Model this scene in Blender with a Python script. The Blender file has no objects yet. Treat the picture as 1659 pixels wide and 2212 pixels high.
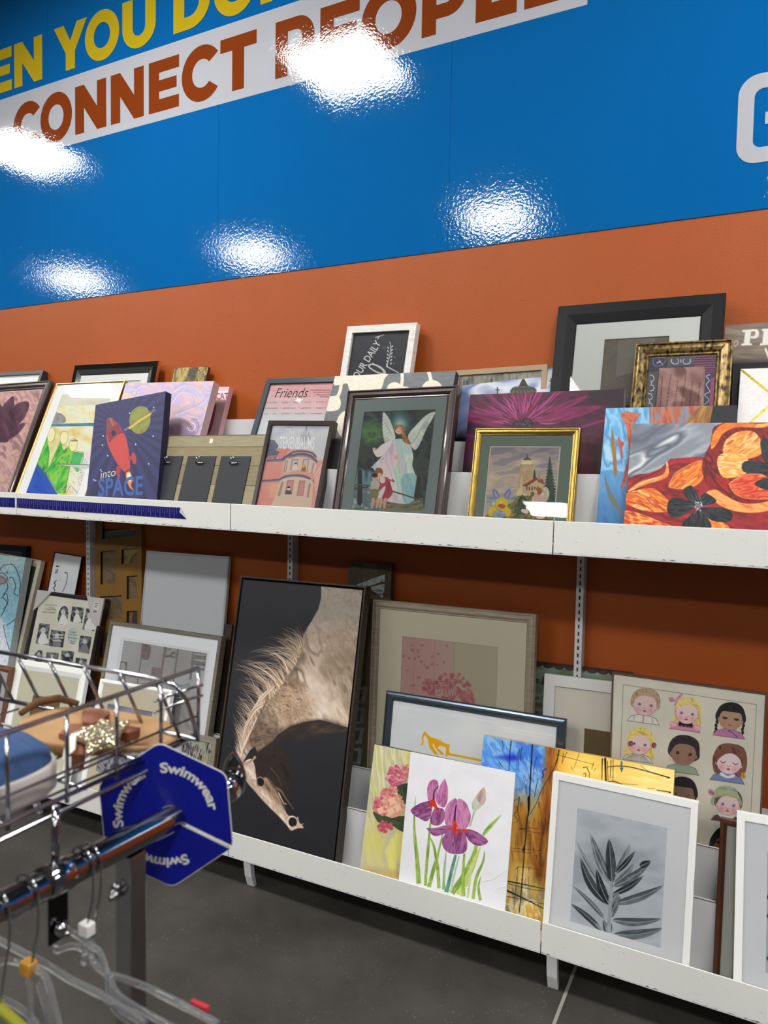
import bpy, bmesh, math, random
import numpy as np
from mathutils import Vector, Matrix
R = math.radians
SC = bpy.context.scene
COL = SC.collection
# ---------------------------------------------------------------- camera
cam = bpy.data.objects.new('camera', bpy.data.cameras.new('camera')); COL.objects.link(cam)
cam.data.sensor_fit = 'HORIZONTAL'; cam.data.sensor_width = 36.0
cam.data.lens = 36.0 * 1581.3 / 1659.0
cam.data.clip_start = 0.02
def cam_axes(yaw, pitch, roll):
    f = Vector((-math.sin(yaw), math.cos(yaw), 0)); r = Vector((math.cos(yaw), math.sin(yaw), 0)); u = Vector((0, 0, 1))
    f2 = f*math.cos(pitch) - u*math.sin(pitch); u2 = u*math.cos(pitch) + f*math.sin(pitch)
    return r*math.cos(roll) + u2*math.sin(roll), u2*math.cos(roll) - r*math.sin(roll), f2
_r, _u, _f = cam_axes(0.475222, 0.054981, 0.017708)
cam.matrix_world = Matrix(((_r.x, _u.x, -_f.x, 2.98667), (_r.y, _u.y, -_f.y, -2.56961), (_r.z, _u.z, -_f.z, 1.59921), (0, 0, 0, 1)))
cam.data.dof.use_dof = True
cam.data.dof.focus_distance = 2.75
cam.data.dof.aperture_fstop = 7.5
SC.camera = cam
# ---------------------------------------------------------------- view, world, ceiling lights
SC.view_settings.view_transform = 'Standard'; SC.view_settings.look = 'None'
SC.view_settings.gamma = 1.0; SC.view_settings.use_curve_mapping = False
SC.view_settings.exposure = 0.0
SC.cycles.max_bounces = 8; SC.cycles.transparent_max_bounces = 16
SC.cycles.sample_clamp_indirect = 6.0
LAMP_POWER = 68.0
world = bpy.data.worlds.new('store_air'); SC.world = world; world.use_nodes = True
world.node_tree.nodes['Background'].inputs[0].default_value = (0.92, 0.95, 1.0, 1)
world.node_tree.nodes['Background'].inputs[1].default_value = 0.07

# ---------------------------------------------------------------- colour and material helpers
def lin(c):
    if isinstance(c, str): c = [int(c[i:i+2], 16)/255 for i in (0, 2, 4)]
    return tuple((x/12.92 if x <= .04045 else ((x+.055)/1.055)**2.4) for x in c)
MC = {}
def mat(name, col=(.8, .8, .8), rough=.5, metal=0., spec=.5, bump=0., bscale=200., coat=0., noise=0., nscale=8., col2=None, nstretch=None, trans=0., ior=1.45, emit=0.):
    if name in MC: return MC[name]
    m = bpy.data.materials.new(name); m.use_nodes = True; nt = m.node_tree; b = nt.nodes['Principled BSDF']
    c = lin(col); b.inputs['Base Color'].default_value = (*c, 1)
    b.inputs['Roughness'].default_value = rough; b.inputs['Metallic'].default_value = metal
    b.inputs['Specular IOR Level'].default_value = spec; b.inputs['Coat Weight'].default_value = coat
    b.inputs['Coat Roughness'].default_value = .06; b.inputs['IOR'].default_value = ior
    b.inputs['Transmission Weight'].default_value = trans
    if emit: b.inputs['Emission Color'].default_value = (*c, 1); b.inputs['Emission Strength'].default_value = emit
    tc = nt.nodes.new('ShaderNodeTexCoord'); src = tc.outputs['Object']
    if nstretch:
        mp = nt.nodes.new('ShaderNodeMapping'); mp.inputs['Scale'].default_value = nstretch
        nt.links.new(src, mp.inputs[0]); src = mp.outputs[0]
    if col2 is not None:
        n = nt.nodes.new('ShaderNodeTexNoise'); n.inputs['Scale'].default_value = nscale; n.inputs['Detail'].default_value = 6
        nt.links.new(src, n.inputs['Vector'])
        r = nt.nodes.new('ShaderNodeValToRGB'); r.color_ramp.elements[0].position = .5-noise; r.color_ramp.elements[1].position = .5+noise
        r.color_ramp.elements[0].color = (*c, 1); r.color_ramp.elements[1].color = (*lin(col2), 1)
        nt.links.new(n.outputs['Fac'], r.inputs[0]); nt.links.new(r.outputs[0], b.inputs['Base Color'])
    if bump:
        n = nt.nodes.new('ShaderNodeTexNoise'); n.inputs['Scale'].default_value = bscale; n.inputs['Detail'].default_value = 2
        nt.links.new(src, n.inputs['Vector'])
        bp = nt.nodes.new('ShaderNodeBump'); bp.inputs['Strength'].default_value = 1.0; bp.inputs['Distance'].default_value = bump
        nt.links.new(n.outputs['Fac'], bp.inputs['Height']); nt.links.new(bp.outputs[0], b.inputs['Normal'])
        if coat: nt.links.new(bp.outputs[0], b.inputs['Coat Normal'])
    MC[name] = m; return m

def glass_mat():
    if 'pane' in MC: return MC['pane']
    m = bpy.data.materials.new('pane'); m.use_nodes = True; nt = m.node_tree; nt.nodes.clear()
    o = nt.nodes.new('ShaderNodeOutputMaterial'); mx = nt.nodes.new('ShaderNodeMixShader'); t = nt.nodes.new('ShaderNodeBsdfTransparent')
    g = nt.nodes.new('ShaderNodeBsdfGlossy'); g.inputs['Roughness'].default_value = .015; f = nt.nodes.new('ShaderNodeFresnel'); f.inputs[0].default_value = 1.3
    t.inputs[0].default_value = (1, 1, 1, 1)
    nt.links.new(f.outputs[0], mx.inputs[0]); nt.links.new(t.outputs[0], mx.inputs[1]); nt.links.new(g.outputs[0], mx.inputs[2]); nt.links.new(mx.outputs[0], o.inputs[0])
    MC['pane'] = m; return m

# ---------------------------------------------------------------- mesh helpers
class MB:
    def __init__(s): s.v = []; s.f = []
    def add(s, vs, fs):
        o = len(s.v); s.v += [tuple(v) for v in vs]; s.f += [tuple(i+o for i in f) for f in fs]; return s
    def box(s, x0, x1, y0, y1, z0, z1):
        return s.add([(x0,y0,z0),(x1,y0,z0),(x1,y1,z0),(x0,y1,z0),(x0,y0,z1),(x1,y0,z1),(x1,y1,z1),(x0,y1,z1)],
                     [(0,3,2,1),(4,5,6,7),(0,1,5,4),(1,2,6,5),(2,3,7,6),(3,0,4,7)])
    def prism(s, pts, y0, y1):
        """polygon in local x,z (counter clockwise seen from -y) pushed from y0 (front) to y1"""
        n = len(pts); a = sum(pts[i][0]*pts[(i+1) % n][1]-pts[(i+1) % n][0]*pts[i][1] for i in range(n))
        if a < 0: pts = pts[::-1]
        vs = [(p[0], y0, p[1]) for p in pts]+[(p[0], y1, p[1]) for p in pts]
        return s.add(vs, [tuple(range(n)), tuple(range(2*n-1, n-1, -1))]+[(i, i+n, (i+1) % n+n, (i+1) % n) for i in range(n)])
    def slab(s, pts, z0, z1):
        n = len(pts); a = sum(pts[i][0]*pts[(i+1) % n][1]-pts[(i+1) % n][0]*pts[i][1] for i in range(n))
        if a < 0: pts = pts[::-1]
        vs = [(p[0], p[1], z0) for p in pts]+[(p[0], p[1], z1) for p in pts]
        return s.add(vs, [tuple(range(n-1, -1, -1)), tuple(range(n, 2*n))]+[(i, (i+1) % n, (i+1) % n+n, i+n) for i in range(n)])
    def tube(s, pts, r, n=10, closed=False):
        pts = [Vector(p) for p in pts]; N = len(pts); rs = r if isinstance(r, (list, tuple)) else [r]*N
        up = None; base = len(s.v); 
        for i, p in enumerate(pts):
            a = pts[i-1] if (i or closed) else pts[i]; b = pts[(i+1) % N] if (i < N-1 or closed) else pts[i]
            t = (b-a).normalized()
            if up is None:
                up = t.orthogonal().normalized()
            else:
                up = (up - t*up.dot(t)); up = up.normalized() if up.length > 1e-6 else t.orthogonal().normalized()
            w = t.cross(up)
            for k in range(n):
                an = 2*math.pi*k/n; s.v.append(tuple(p+(up*math.cos(an)+w*math.sin(an))*rs[i]))
        for i in range(N if closed else N-1):
            j = (i+1) % N
            for k in range(n):
                k2 = (k+1) % n; s.f.append((base+i*n+k, base+i*n+k2, base+j*n+k2, base+j*n+k))
        if not closed:
            s.f.append(tuple(base+k for k in range(n-1, -1, -1))); s.f.append(tuple(base+(N-1)*n+k for k in range(n)))
        return s
    def ball(s, c, r, n=12, m=8, sx=(1, 1, 1)):
        base = len(s.v)
        for i in range(m+1):
            th = math.pi*i/m
            for k in range(n):
                ph = 2*math.pi*k/n
                s.v.append((c[0]+r*sx[0]*math.sin(th)*math.cos(ph), c[1]+r*sx[1]*math.sin(th)*math.sin(ph), c[2]+r*sx[2]*math.cos(th)))
        for i in range(m):
            for k in range(n):
                k2 = (k+1) % n; s.f.append((base+i*n+k, base+(i+1)*n+k, base+(i+1)*n+k2, base+i*n+k2))
        return s
    def sweep(s, w, h, prof):
        """mitred rectangular moulding: prof = [(inset, y), ...] from outer back round the front to inner back"""
        b = len(s.v)
        for d, y in prof: s.v += [(d, y, d), (w-d, y, d), (w-d, y, h-d), (d, y, h-d)]
        n = len(prof)
        for i in range(n):
            j = (i+1) % n
            for k in range(4):
                k2 = (k+1) % 4; s.f.append((b+i*4+k, b+i*4+k2, b+j*4+k2, b+j*4+k))
        return s
    def mesh(s, name, smooth=False):
        me = bpy.data.meshes.new(name); me.from_pydata(s.v, [], s.f); me.update()
        if smooth: me.polygons.foreach_set('use_smooth', [True]*len(me.polygons))
        return me
def obj(name, mb, m, parent=None, smooth=False, bevel=0., loc=None, rot=None):
    me = mb.mesh(name, smooth) if isinstance(mb, MB) else mb
    o = bpy.data.objects.new(name, me); COL.objects.link(o)
    if m is not None and not me.materials: me.materials.append(m)
    if parent is not None: o.parent = parent
    if loc is not None: o.location = loc
    if rot is not None: o.rotation_euler = rot
    if bevel:
        b = o.modifiers.new('soft_edges', 'BEVEL'); b.width = bevel; b.segments = 2; b.limit_method = 'ANGLE'
    return o
def tag(o, label, cat, group=None):
    o['label'] = label; o['category'] = cat
    if group: o['group'] = group
    return o
def thing(name, label, cat, mtx=None, loc=None, group=None):
    o = bpy.data.objects.new(name, None); COL.objects.link(o); o.empty_display_size = .05
    if mtx is not None: o.matrix_world = mtx
    if loc is not None: o.location = loc
    return tag(o, label, cat, group)
def struct(name, mb, m, **k):
    o = obj(name, mb, m, **k); o['kind'] = 'structure'; return o

POSE = {
    'magnolia': (-0.5548, -0.3800, 1.3950, 0.4600, 0.6623, 0.3792, -0.0091, -0.0023),
    'blackmat0': (-0.8440, -0.2018, 1.5201, 0.5000, 0.6165, 0.3618, 0.0094, -0.0011),
    'mountain': (-0.0692, -0.3860, 1.3950, 0.4394, 0.6639, 0.4250, -0.0034, 0.0500),
    'chrome': (-0.1183, -0.0940, 1.6303, 0.5773, 0.4898, 0.2270, 0.0178, -0.0220),
    'goldbrush': (0.5426, -0.0924, 1.6303, 0.2044, 0.4439, 0.2476, 0.0258, -0.0201),
    'swirl': (0.3513, -0.2550, 1.5200, 0.5236, 0.4922, 0.3328, 0.0222, -0.0003),
    'cat': (0.6227, -0.0907, 1.6303, 0.2500, 0.3540, 0.2793, 0.0417, -0.0139),
    'space': (0.4156, -0.3750, 1.3950, 0.4028, 0.4939, 0.2365, -0.1226, 0.0011),
    'clipboard': (0.6896, -0.3600, 1.3950, 0.6000, 0.3562, 0.3138, -0.0036, -0.0013),
    'tenen': (1.2742, -0.3620, 1.3950, 0.2916, 0.4136, 0.2979, 0.0210, 0.0400),
    'friends': (1.1064, -0.2320, 1.5200, 0.4200, 0.5021, 0.4030, 0.0171, -0.0018),
    'cherry': (1.4695, -0.2620, 1.5200, 0.5132, 0.4908, 0.4009, 0.0048, -0.0032),
    'daily': (1.4570, -0.0959, 1.6303, 0.3154, 0.5593, 0.1853, 0.0353, -0.0442),
    'angel': (1.6294, -0.3570, 1.3950, 0.4318, 0.5130, 0.2397, -0.0082, -0.0098),
    'cathedral': (1.9811, -0.0825, 1.6301, 0.6200, 0.3625, 0.2749, 0.0069, -0.0096),
    'beigetop': (1.9559, -0.0500, 1.6300, 0.3500, 0.3553, 0.1500, -0.0188, -0.0011),
    'purple': (2.0692, -0.2200, 1.5200, 0.5203, 0.3625, 0.2223, -0.0033, -0.0006),
    'goldframe': (2.1382, -0.3450, 1.3950, 0.3425, 0.3611, 0.2010, 0.0046, 0.0080),
    'bigblack': (2.3164, -0.0771, 1.6301, 0.5339, 0.5660, 0.1652, 0.0154, -0.0418),
    'bronze': (2.6091, -0.2550, 1.5200, 0.2822, 0.5290, 0.3104, 0.0081, 0.0204),
    'prsign': (2.8669, -0.0540, 1.6319, 0.4500, 0.4508, 0.1231, -0.0064, -0.0028),
    'blk2': (2.8917, -0.0900, 1.6300, 0.4000, 0.3262, 0.1500, 0.0000, -0.0000),
    'goldline': (2.9102, -0.2000, 1.5200, 0.3500, 0.4220, 0.2553, 0.0128, -0.0072),
    'fish': (2.5498, -0.3450, 1.3950, 0.3656, 0.4277, 0.2700, -0.0017, 0.0005),
    'poppy': (2.6345, -0.3780, 1.3950, 0.6000, 0.3718, 0.2512, 0.0059, -0.0086),
    'blk0': (-0.8736, -0.0800, 0.3850, 0.4000, 0.7842, 0.1200, -0.0156, 0.0050),
    'bride': (-0.7884, -0.2350, 0.2750, 0.4000, 0.8599, 0.2139, -0.0147, 0.0009),
    'cream': (-0.7956, -0.1885, 0.2754, 0.4000, 0.8703, 0.2390, 0.0437, -0.0240),
    'iswi': (-0.3109, -0.1290, 0.3857, 0.2100, 0.7834, 0.1937, 0.0477, 0.0076),
    'collage': (-0.3191, -0.2200, 0.2750, 0.4834, 0.7052, 0.2511, -0.0003, 0.0000),
    'goldcol': (0.1448, -0.0880, 0.3851, 0.3099, 0.8009, 0.1298, -0.1353, -0.0066),
    'whiteboard': (0.3892, -0.0893, 0.3851, 0.4991, 0.8228, 0.1278, -0.0119, 0.0017),
    'dark7': (0.3276, -0.1200, 0.3850, 0.6000, 0.5308, 0.2000, -0.0060, 0.0006),
    'boxes': (0.2520, -0.2200, 0.2750, 0.6779, 0.6061, 0.2211, -0.0062, -0.0000),
    'white9': (-0.2479, -0.3400, 0.1450, 0.4901, 0.5126, 0.2579, -0.0259, 0.0038),
    'white10': (0.3275, -0.3400, 0.1450, 0.4329, 0.4977, 0.2741, -0.0269, 0.0036),
    'zebra': (0.7637, -0.3400, 0.1450, 0.3000, 0.3456, 0.2067, -0.0451, 0.0066),
    'brown12': (-0.5507, -0.3400, 0.1450, 0.3000, 0.4708, 0.2000, -0.0000, -0.0000),
    'horse': (1.0757, -0.3500, 0.1450, 0.5978, 1.0324, 0.2128, -0.0132, -0.0022),
    'plank': (1.5026, -0.0618, 0.3850, 0.1982, 0.8494, 0.0908, -0.0040, 0.0012),
    'hearts': (1.6641, -0.1150, 0.3850, 0.6500, 0.7164, 0.0699, -0.0144, -0.0086),
    'pewter': (1.7555, -0.2100, 0.2750, 0.6832, 0.5010, 0.1704, -0.0115, -0.0029),
    'hydr': (1.7617, -0.3350, 0.1450, 0.4038, 0.4653, 0.2230, -0.0001, 0.0002),
    'iris': (1.9355, -0.3780, 0.1450, 0.3793, 0.4841, 0.2052, -0.0124, -0.0118),
    'tree': (2.1699, -0.3250, 0.1450, 0.6172, 0.5656, 0.2354, -0.0039, 0.0017),
    'scallop': (2.0302, -0.0503, 0.3850, 0.6000, 0.5375, 0.1315, -0.0166, 0.0015),
    'white22': (2.3377, -0.0900, 0.3850, 0.4000, 0.5135, 0.1296, -0.0174, 0.0008),
    'children': (2.5798, -0.1250, 0.3850, 0.4480, 0.5735, -0.0123, -0.0021, -0.0073),
    'plant': (2.4338, -0.3700, 0.1450, 0.4249, 0.5175, 0.1407, 0.0059, 0.0037),
    'wood25': (2.9193, -0.3350, 0.1450, 0.3000, 0.4648, 0.2000, -0.0000, 0.0000),
    'white26': (2.9741, -0.3750, 0.1450, 0.4000, 0.5097, 0.1866, -0.0218, 0.0091),
}

def pose(n):
    x, y, z, w, h, lean, roll, yaw = POSE[n]
    return Matrix.Translation((x, y, z)) @ Matrix.Rotation(yaw, 4, 'Z') @ Matrix.Rotation(-lean, 4, 'X') @ Matrix.Rotation(roll, 4, 'Y'), w, h
# ---------------------------------------------------------------- room
def wall_mat():
    m = mat('orange_wall_paint', 'c0602c', .42, bump=.0006, bscale=260, spec=.35); nt = m.node_tree
    b = nt.nodes['Principled BSDF']; tc = nt.nodes.new('ShaderNodeTexCoord'); mp = nt.nodes.new('ShaderNodeMapping')
    mp.inputs['Scale'].default_value = (9, 9, 60); n = nt.nodes.new('ShaderNodeTexNoise'); n.inputs['Scale'].default_value = 1.6; n.inputs['Detail'].default_value = 8
    r = nt.nodes.new('ShaderNodeValToRGB'); r.color_ramp.elements[0].position = .24; r.color_ramp.elements[0].color = (*lin('954418'), 1)
    r.color_ramp.elements[1].position = .31; r.color_ramp.elements[1].color = (*lin('a4501f'), 1)
    nt.links.new(tc.outputs['Object'], mp.inputs[0]); nt.links.new(mp.outputs[0], n.inputs['Vector']); nt.links.new(n.outputs['Fac'], r.inputs[0]); nt.links.new(r.outputs[0], b.inputs['Base Color'])
    return m
WY = .045
struct('wall_back', MB().box(-8, 7, WY, WY+.15, 0, 4.2), wall_mat())
def floor_mat():
    m = mat('polished_concrete', '46443f', .5, spec=.3, bump=.0005, bscale=90); nt = m.node_tree; b = nt.nodes['Principled BSDF']
    tc = nt.nodes.new('ShaderNodeTexCoord')
    n = nt.nodes.new('ShaderNodeTexNoise'); n.inputs['Scale'].default_value = 2.2; n.inputs['Detail'].default_value = 10; n.inputs['Roughness'].default_value = .65
    r = nt.nodes.new('ShaderNodeValToRGB'); r.color_ramp.elements[0].position = .35; r.color_ramp.elements[0].color = (*lin('2e2c29'), 1); r.color_ramp.elements[1].position = .68; r.color_ramp.elements[1].color = (*lin('45423e'), 1)
    v = nt.nodes.new('ShaderNodeTexVoronoi'); v.inputs['Scale'].default_value = 130
    w = nt.nodes.new('ShaderNodeTexNoise'); w.inputs['Scale'].default_value = 14; w.inputs['Detail'].default_value = 4
    r2 = nt.nodes.new('ShaderNodeValToRGB'); r2.color_ramp.elements[0].position = .07; r2.color_ramp.elements[0].color = (1, 1, 1, 1); r2.color_ramp.elements[1].position = .14; r2.color_ramp.elements[1].color = (0, 0, 0, 1)
    r3 = nt.nodes.new('ShaderNodeValToRGB'); r3.color_ramp.elements[0].position = .52; r3.color_ramp.elements[1].position = .62
    mu = nt.nodes.new('ShaderNodeMath'); mu.operation = 'MULTIPLY'; mx = nt.nodes.new('ShaderNodeMix'); mx.data_type = 'RGBA'
    L = nt.links.new
    for k in (n, v, w): L(tc.outputs['Object'], k.inputs['Vector'])
    L(n.outputs['Fac'], r.inputs[0]); L(v.outputs['Distance'], r2.inputs[0]); L(w.outputs['Fac'], r3.inputs[0]); L(r2.outputs[0], mu.inputs[0]); L(r3.outputs[0], mu.inputs[1])
    L(mu.outputs[0], mx.inputs[0]); L(r.outputs[0], mx.inputs[6]); mx.inputs[7].default_value = (*lin('b8b4aa'), 1); L(mx.outputs[2], b.inputs['Base Color'])
    return m
struct('floor', MB().box(-8, 7, -12, WY+.15, -.1, 0), floor_mat())
struct('ceiling', MB().box(-8, 7, -12, WY+.15, 4.2, 4.3), mat('ceiling_tile', '6c6c6a', .9))
struct('trim_1', MB().box(2.508, 2.518, -3.2, WY, -.002, .0012), mat('joint_sealant', '8d8a82', .5))
# ceiling troffers, a regular grid
lampm = mat('troffer_diffuser', 'fdfdfa', .5, emit=LAMP_POWER); frm = mat('troffer_frame', 'e8e8e6', .5)
tr_frame = MB().sweep(.66, .66, [(0, 0), (0, -.03), (.03, -.03), (.03, 0)]).mesh('troffer_frame')
tr_dif = MB().box(.03, .63, -.02, -.004, .03, .63).mesh('troffer_diffuser')
tr_frame.materials.append(frm); tr_dif.materials.append(lampm)
for j in range(3):
    for i in range(-2, 3):
        t = thing('ceiling_light', 'rectangular ceiling troffer lighting the picture wall from above', 'light', group='troffers in the ceiling grid')
        t.matrix_world = Matrix(((1, 0, 0, .52+3.05*i-.33), (0, 0, 1, -1.5-3.05*j-.33), (0, 1, 0, 4.2), (0, 0, 0, 1)))
        obj('frame', tr_frame, None, t); obj('diffuser', tr_dif, None, t)

# ---------------------------------------------------------------- glossy printed mural
def vinyl(name, c): return mat(name, c, .05, bump=.00034, bscale=105, spec=.6)
BLUE = vinyl('blue_vinyl', '0a5fa0'); WHT = vinyl('white_vinyl', 'b4b5bc'); YEL = vinyl('yellow_vinyl', 'bda31c'); RUST = vinyl('rust_vinyl', '7f3814')
mural = thing('wall_mural', 'glossy blue vinyl mural with yellow and rust lettering above the orange wall', 'wall graphic', loc=(0, WY, 2.44))
s0 = -.322; ds = 1.108
for k in range(-7, 7):
    x0 = s0+ds*k; obj('vinyl_sheet', MB().box(x0+.0006, x0+ds-.0006, -.003, 0, 0, 1.758), BLUE, mural)
obj('banner_band', MB().box(-6, 2.39, -.0036, -.003, .766, 1.097), WHT, mural)
# heavy geometric capitals, unit cap height
def arc(cx, cy, rx, ry, a0, a1, n=20): return [(cx+rx*math.cos(R(a0+(a1-a0)*i/n)), cy+ry*math.sin(R(a0+(a1-a0)*i/n))) for i in range(n+1)]
T_ = .27
def glyph(ch):
    if ch == 'N': return [[(0,0),(T_,0),(T_,.52),(.66,0),(.93,0),(.93,1),(.66,1),(.66,.48),(.27,1),(0,1)]]
    if ch == 'E': return [[(0,0),(.78,0),(.78,.24),(.27,.24),(.27,.39),(.72,.39),(.72,.61),(.27,.61),(.27,.76),(.78,.76),(.78,1),(0,1)]]
    if ch == 'T': return [[(.29,0),(.57,0),(.57,.75),(.86,.75),(.86,1),(0,1),(0,.75),(.29,.75)]]
    if ch == 'L': return [[(0,0),(.72,0),(.72,.25),(.28,.25),(.28,1),(0,1)]]
    if ch == 'Y': return [[(.36,0),(.64,0),(.64,.38),(1,1),(.70,1),(.5,.63),(.3,1),(0,1),(.36,.38)]]
    if ch == 'O': return [arc(.52,.5,.52,.53,0,360,40)[:-1], arc(.52,.5,.25,.27,360,0,30)[:-1]]
    if ch == 'U': return [[(0,1),(0,.42)]+arc(.45,.42,.45,.45,180,360)+[(.9,1),(.62,1),(.62,.40)]+arc(.45,.40,.17,.18,360,180,12)+[(.28,1)]]
    if ch == 'C':
        return [arc(.52,.5,.52,.53,38,322,36)+arc(.52,.5,.25,.27,318,42,26)]
    if ch == 'P': return [[(0,0),(.28,0),(.28,.24),(.5,.24)]+arc(.5,.62,.37,.38,-90,90)+[(0,1)], ([(.28,.46),(.28,.78),(.47,.78)]+arc(.47,.62,.13,.16,90,-90,12))]
    if ch == 'D': return [[(0,0),(.4,0)]+arc(.4,.5,.53,.5,-90,90)+[(0,1)], ([(.28,.25),(.28,.75),(.4,.75)]+arc(.4,.5,.25,.25,90,-90,14))]
    if ch == 'H': return [[(0,0),(.28,0),(.28,.38),(.66,.38),(.66,0),(.94,0),(.94,1),(.66,1),(.66,.62),(.28,.62),(.28,1),(0,1)]]
def loops_mesh(name, loops, y, d=.0006):
    cu = bpy.data.curves.new(name, 'CURVE'); cu.dimensions = '2D'; cu.fill_mode = 'BOTH'; cu.extrude = d/2
    for lp in loops:
        sp = cu.splines.new('POLY'); sp.points.add(len(lp)-1)
        for i, p in enumerate(lp): sp.points[i].co = (p[0], p[1], 0, 1)
        sp.use_cyclic_u = True
    o = bpy.data.objects.new(name, cu); COL.objects.link(o)
    me = bpy.data.meshes.new_from_object(o.evaluated_get(bpy.context.evaluated_depsgraph_get()))
    bpy.data.objects.remove(o); bpy.data.curves.remove(cu)
    me.transform(Matrix(((1,0,0,0),(0,0,1,y),(0,1,0,0),(0,0,0,1)))); me.flip_normals(); return me
def letters(row, zb, cap, m):
    for ch, x0, x1 in row:
        lps = glyph(ch); w = max(p[0] for l in lps for p in l)
        lps = [[(x0+p[0]*(x1-x0)/w, zb-2.44+p[1]*cap) for p in l] for l in lps]
        obj('letter', loops_mesh('letter', lps, -.0042), m, mural)
letters([('U',-.93,-.705),('C',-.593,-.384),('O',-.38,-.147),('N',-.124,.092),('N',.123,.338),('E',.37,.555),('C',.572,.781),('T',.794,.991),
         ('P',1.09,1.284),('E',1.312,1.495),('O',1.505,1.744),('P',1.768,1.951),('L',1.985,2.140),('E',2.168,2.341)], 3.247, .23, RUST)
letters([('E',-.80,-.60),('N',-.579,-.363),('Y',-.274,-.039),('O',-.052,.18),('U',.201,.414),('D',.521,.735),('O',.755,.985),('N',1.01,1.22)], 3.571, .222, YEL)
def capsule_g():
    x0, x1, z0, z1, t, r = 2.872, 3.035, .144, .415, .046, .058
    q = r-t+.012
    return [[(x1-t, .33), (x1, .33)]+arc(x1-r, z1-r, r, r, 0, 90, 10)+arc(x0+r, z1-r, r, r, 90, 180, 10)+arc(x0+r, z0+r, r, r, 180, 270, 10)+[(x1-.058, z0), (x1-.03, z0+.02), (x1, z0), (x1, .295), (x1-.085, .295), (x1-.085, .258), (x1-t, .258)]
            +arc(x1-t-q, z0+t+q, q, q, 360, 270, 8)+arc(x0+t+q, z0+t+q, q, q, 270, 180, 8)+arc(x0+t+q, z1-t-q, q, q, 180, 90, 8)+arc(x1-t-q, z1-t-q, q, q, 90, 0, 8)]
obj('letter', loops_mesh('letter', capsule_g(), -.0042), WHT, mural)

# ---------------------------------------------------------------- gondola shelving
METAL = None
def worn_white(name='worn_white_enamel'):
    m = mat(name, 'dcdbd6', .32, bump=.0002, bscale=60); nt = m.node_tree; b = nt.nodes['Principled BSDF']; L = nt.links.new
    tc = nt.nodes.new('ShaderNodeTexCoord'); n = nt.nodes.new('ShaderNodeTexNoise'); n.inputs['Scale'].default_value = 75; n.inputs['Detail'].default_value = 5; n.inputs['Roughness'].default_value = .75
    r = nt.nodes.new('ShaderNodeValToRGB'); r.color_ramp.elements[0].position = .30; r.color_ramp.elements[0].color = (*lin('5a5855'), 1)
    r.color_ramp.elements[1].position = .345; r.color_ramp.elements[1].color = (*lin('e2e1db'), 1)
    mp = nt.nodes.new('ShaderNodeMapping'); mp.inputs['Scale'].default_value = (.7, 1, 1.5)
    L(tc.outputs['Object'], mp.inputs[0]); L(mp.outputs[0], n.inputs['Vector']); L(n.outputs['Fac'], r.inputs[0])
    sx = nt.nodes.new('ShaderNodeSeparateXYZ'); L(tc.outputs['Object'], sx.inputs[0]); n2 = nt.nodes.new('ShaderNodeTexNoise'); n2.inputs['Scale'].default_value = 42; n2.inputs['Detail'].default_value = 6
    mp2 = nt.nodes.new('ShaderNodeMapping'); mp2.inputs['Scale'].default_value = (1, 1, .3); L(tc.outputs['Object'], mp2.inputs[0]); L(mp2.outputs[0], n2.inputs['Vector'])
    m1 = nt.nodes.new('ShaderNodeMath'); m1.operation = 'MULTIPLY_ADD'; L(n2.outputs['Fac'], m1.inputs[0]); m1.inputs[1].default_value = .022; m1.inputs[2].default_value = -.0095
    lt = nt.nodes.new('ShaderNodeMath'); lt.operation = 'LESS_THAN'; L(sx.outputs[2], lt.inputs[0]); L(m1.outputs[0], lt.inputs[1])
    mx = nt.nodes.new('ShaderNodeMix'); mx.data_type = 'RGBA'; L(lt.outputs[0], mx.inputs[0]); L(r.outputs[0], mx.inputs[6]); mx.inputs[7].default_value = (*lin('55524e'), 1); L(mx.outputs[2], b.inputs['Base Color']); return m
ENA = worn_white(); ENB = mat('grey_white_enamel', 'd2d1d3', .35); CHIP = mat('chipped_edge', '4a4744', .7)
SLOT = mat('slot_dark', '0c0c0c', .8)
U = 1.2192
def upright(x, cat_label, z1=1.80):
    t = thing('shelf_upright', cat_label, 'shelf upright', loc=(x, 0, .0))
    obj('channel', MB().box(-.0127, .0127, 0, WY-.0005, 0, z1), ENB, t)
    mb = MB(); k = 0
    off = {0: 1.3398, 1: 1.3373, 2: 1.3241}.get(round(x/U), 1.33)
    z = off-.0254*40
    while z < z1-.03:
        mb.box(-.0025, .0025, -.0004, .004, z-.0068, z+.0068); z += .0254
    obj('slot_row', mb, SLOT, t)
for i, lb in ((-1, 'slotted white upright beyond the left end of the picture'), (0, 'slotted white upright beside the tall gold collage frame'), (1, 'slotted white upright behind the tall horse picture'), (2, 'slotted white upright above the scalloped green painting'), (3, 'slotted white upright past the right end of the shelves')):
    upright(i*U, lb)
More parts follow.
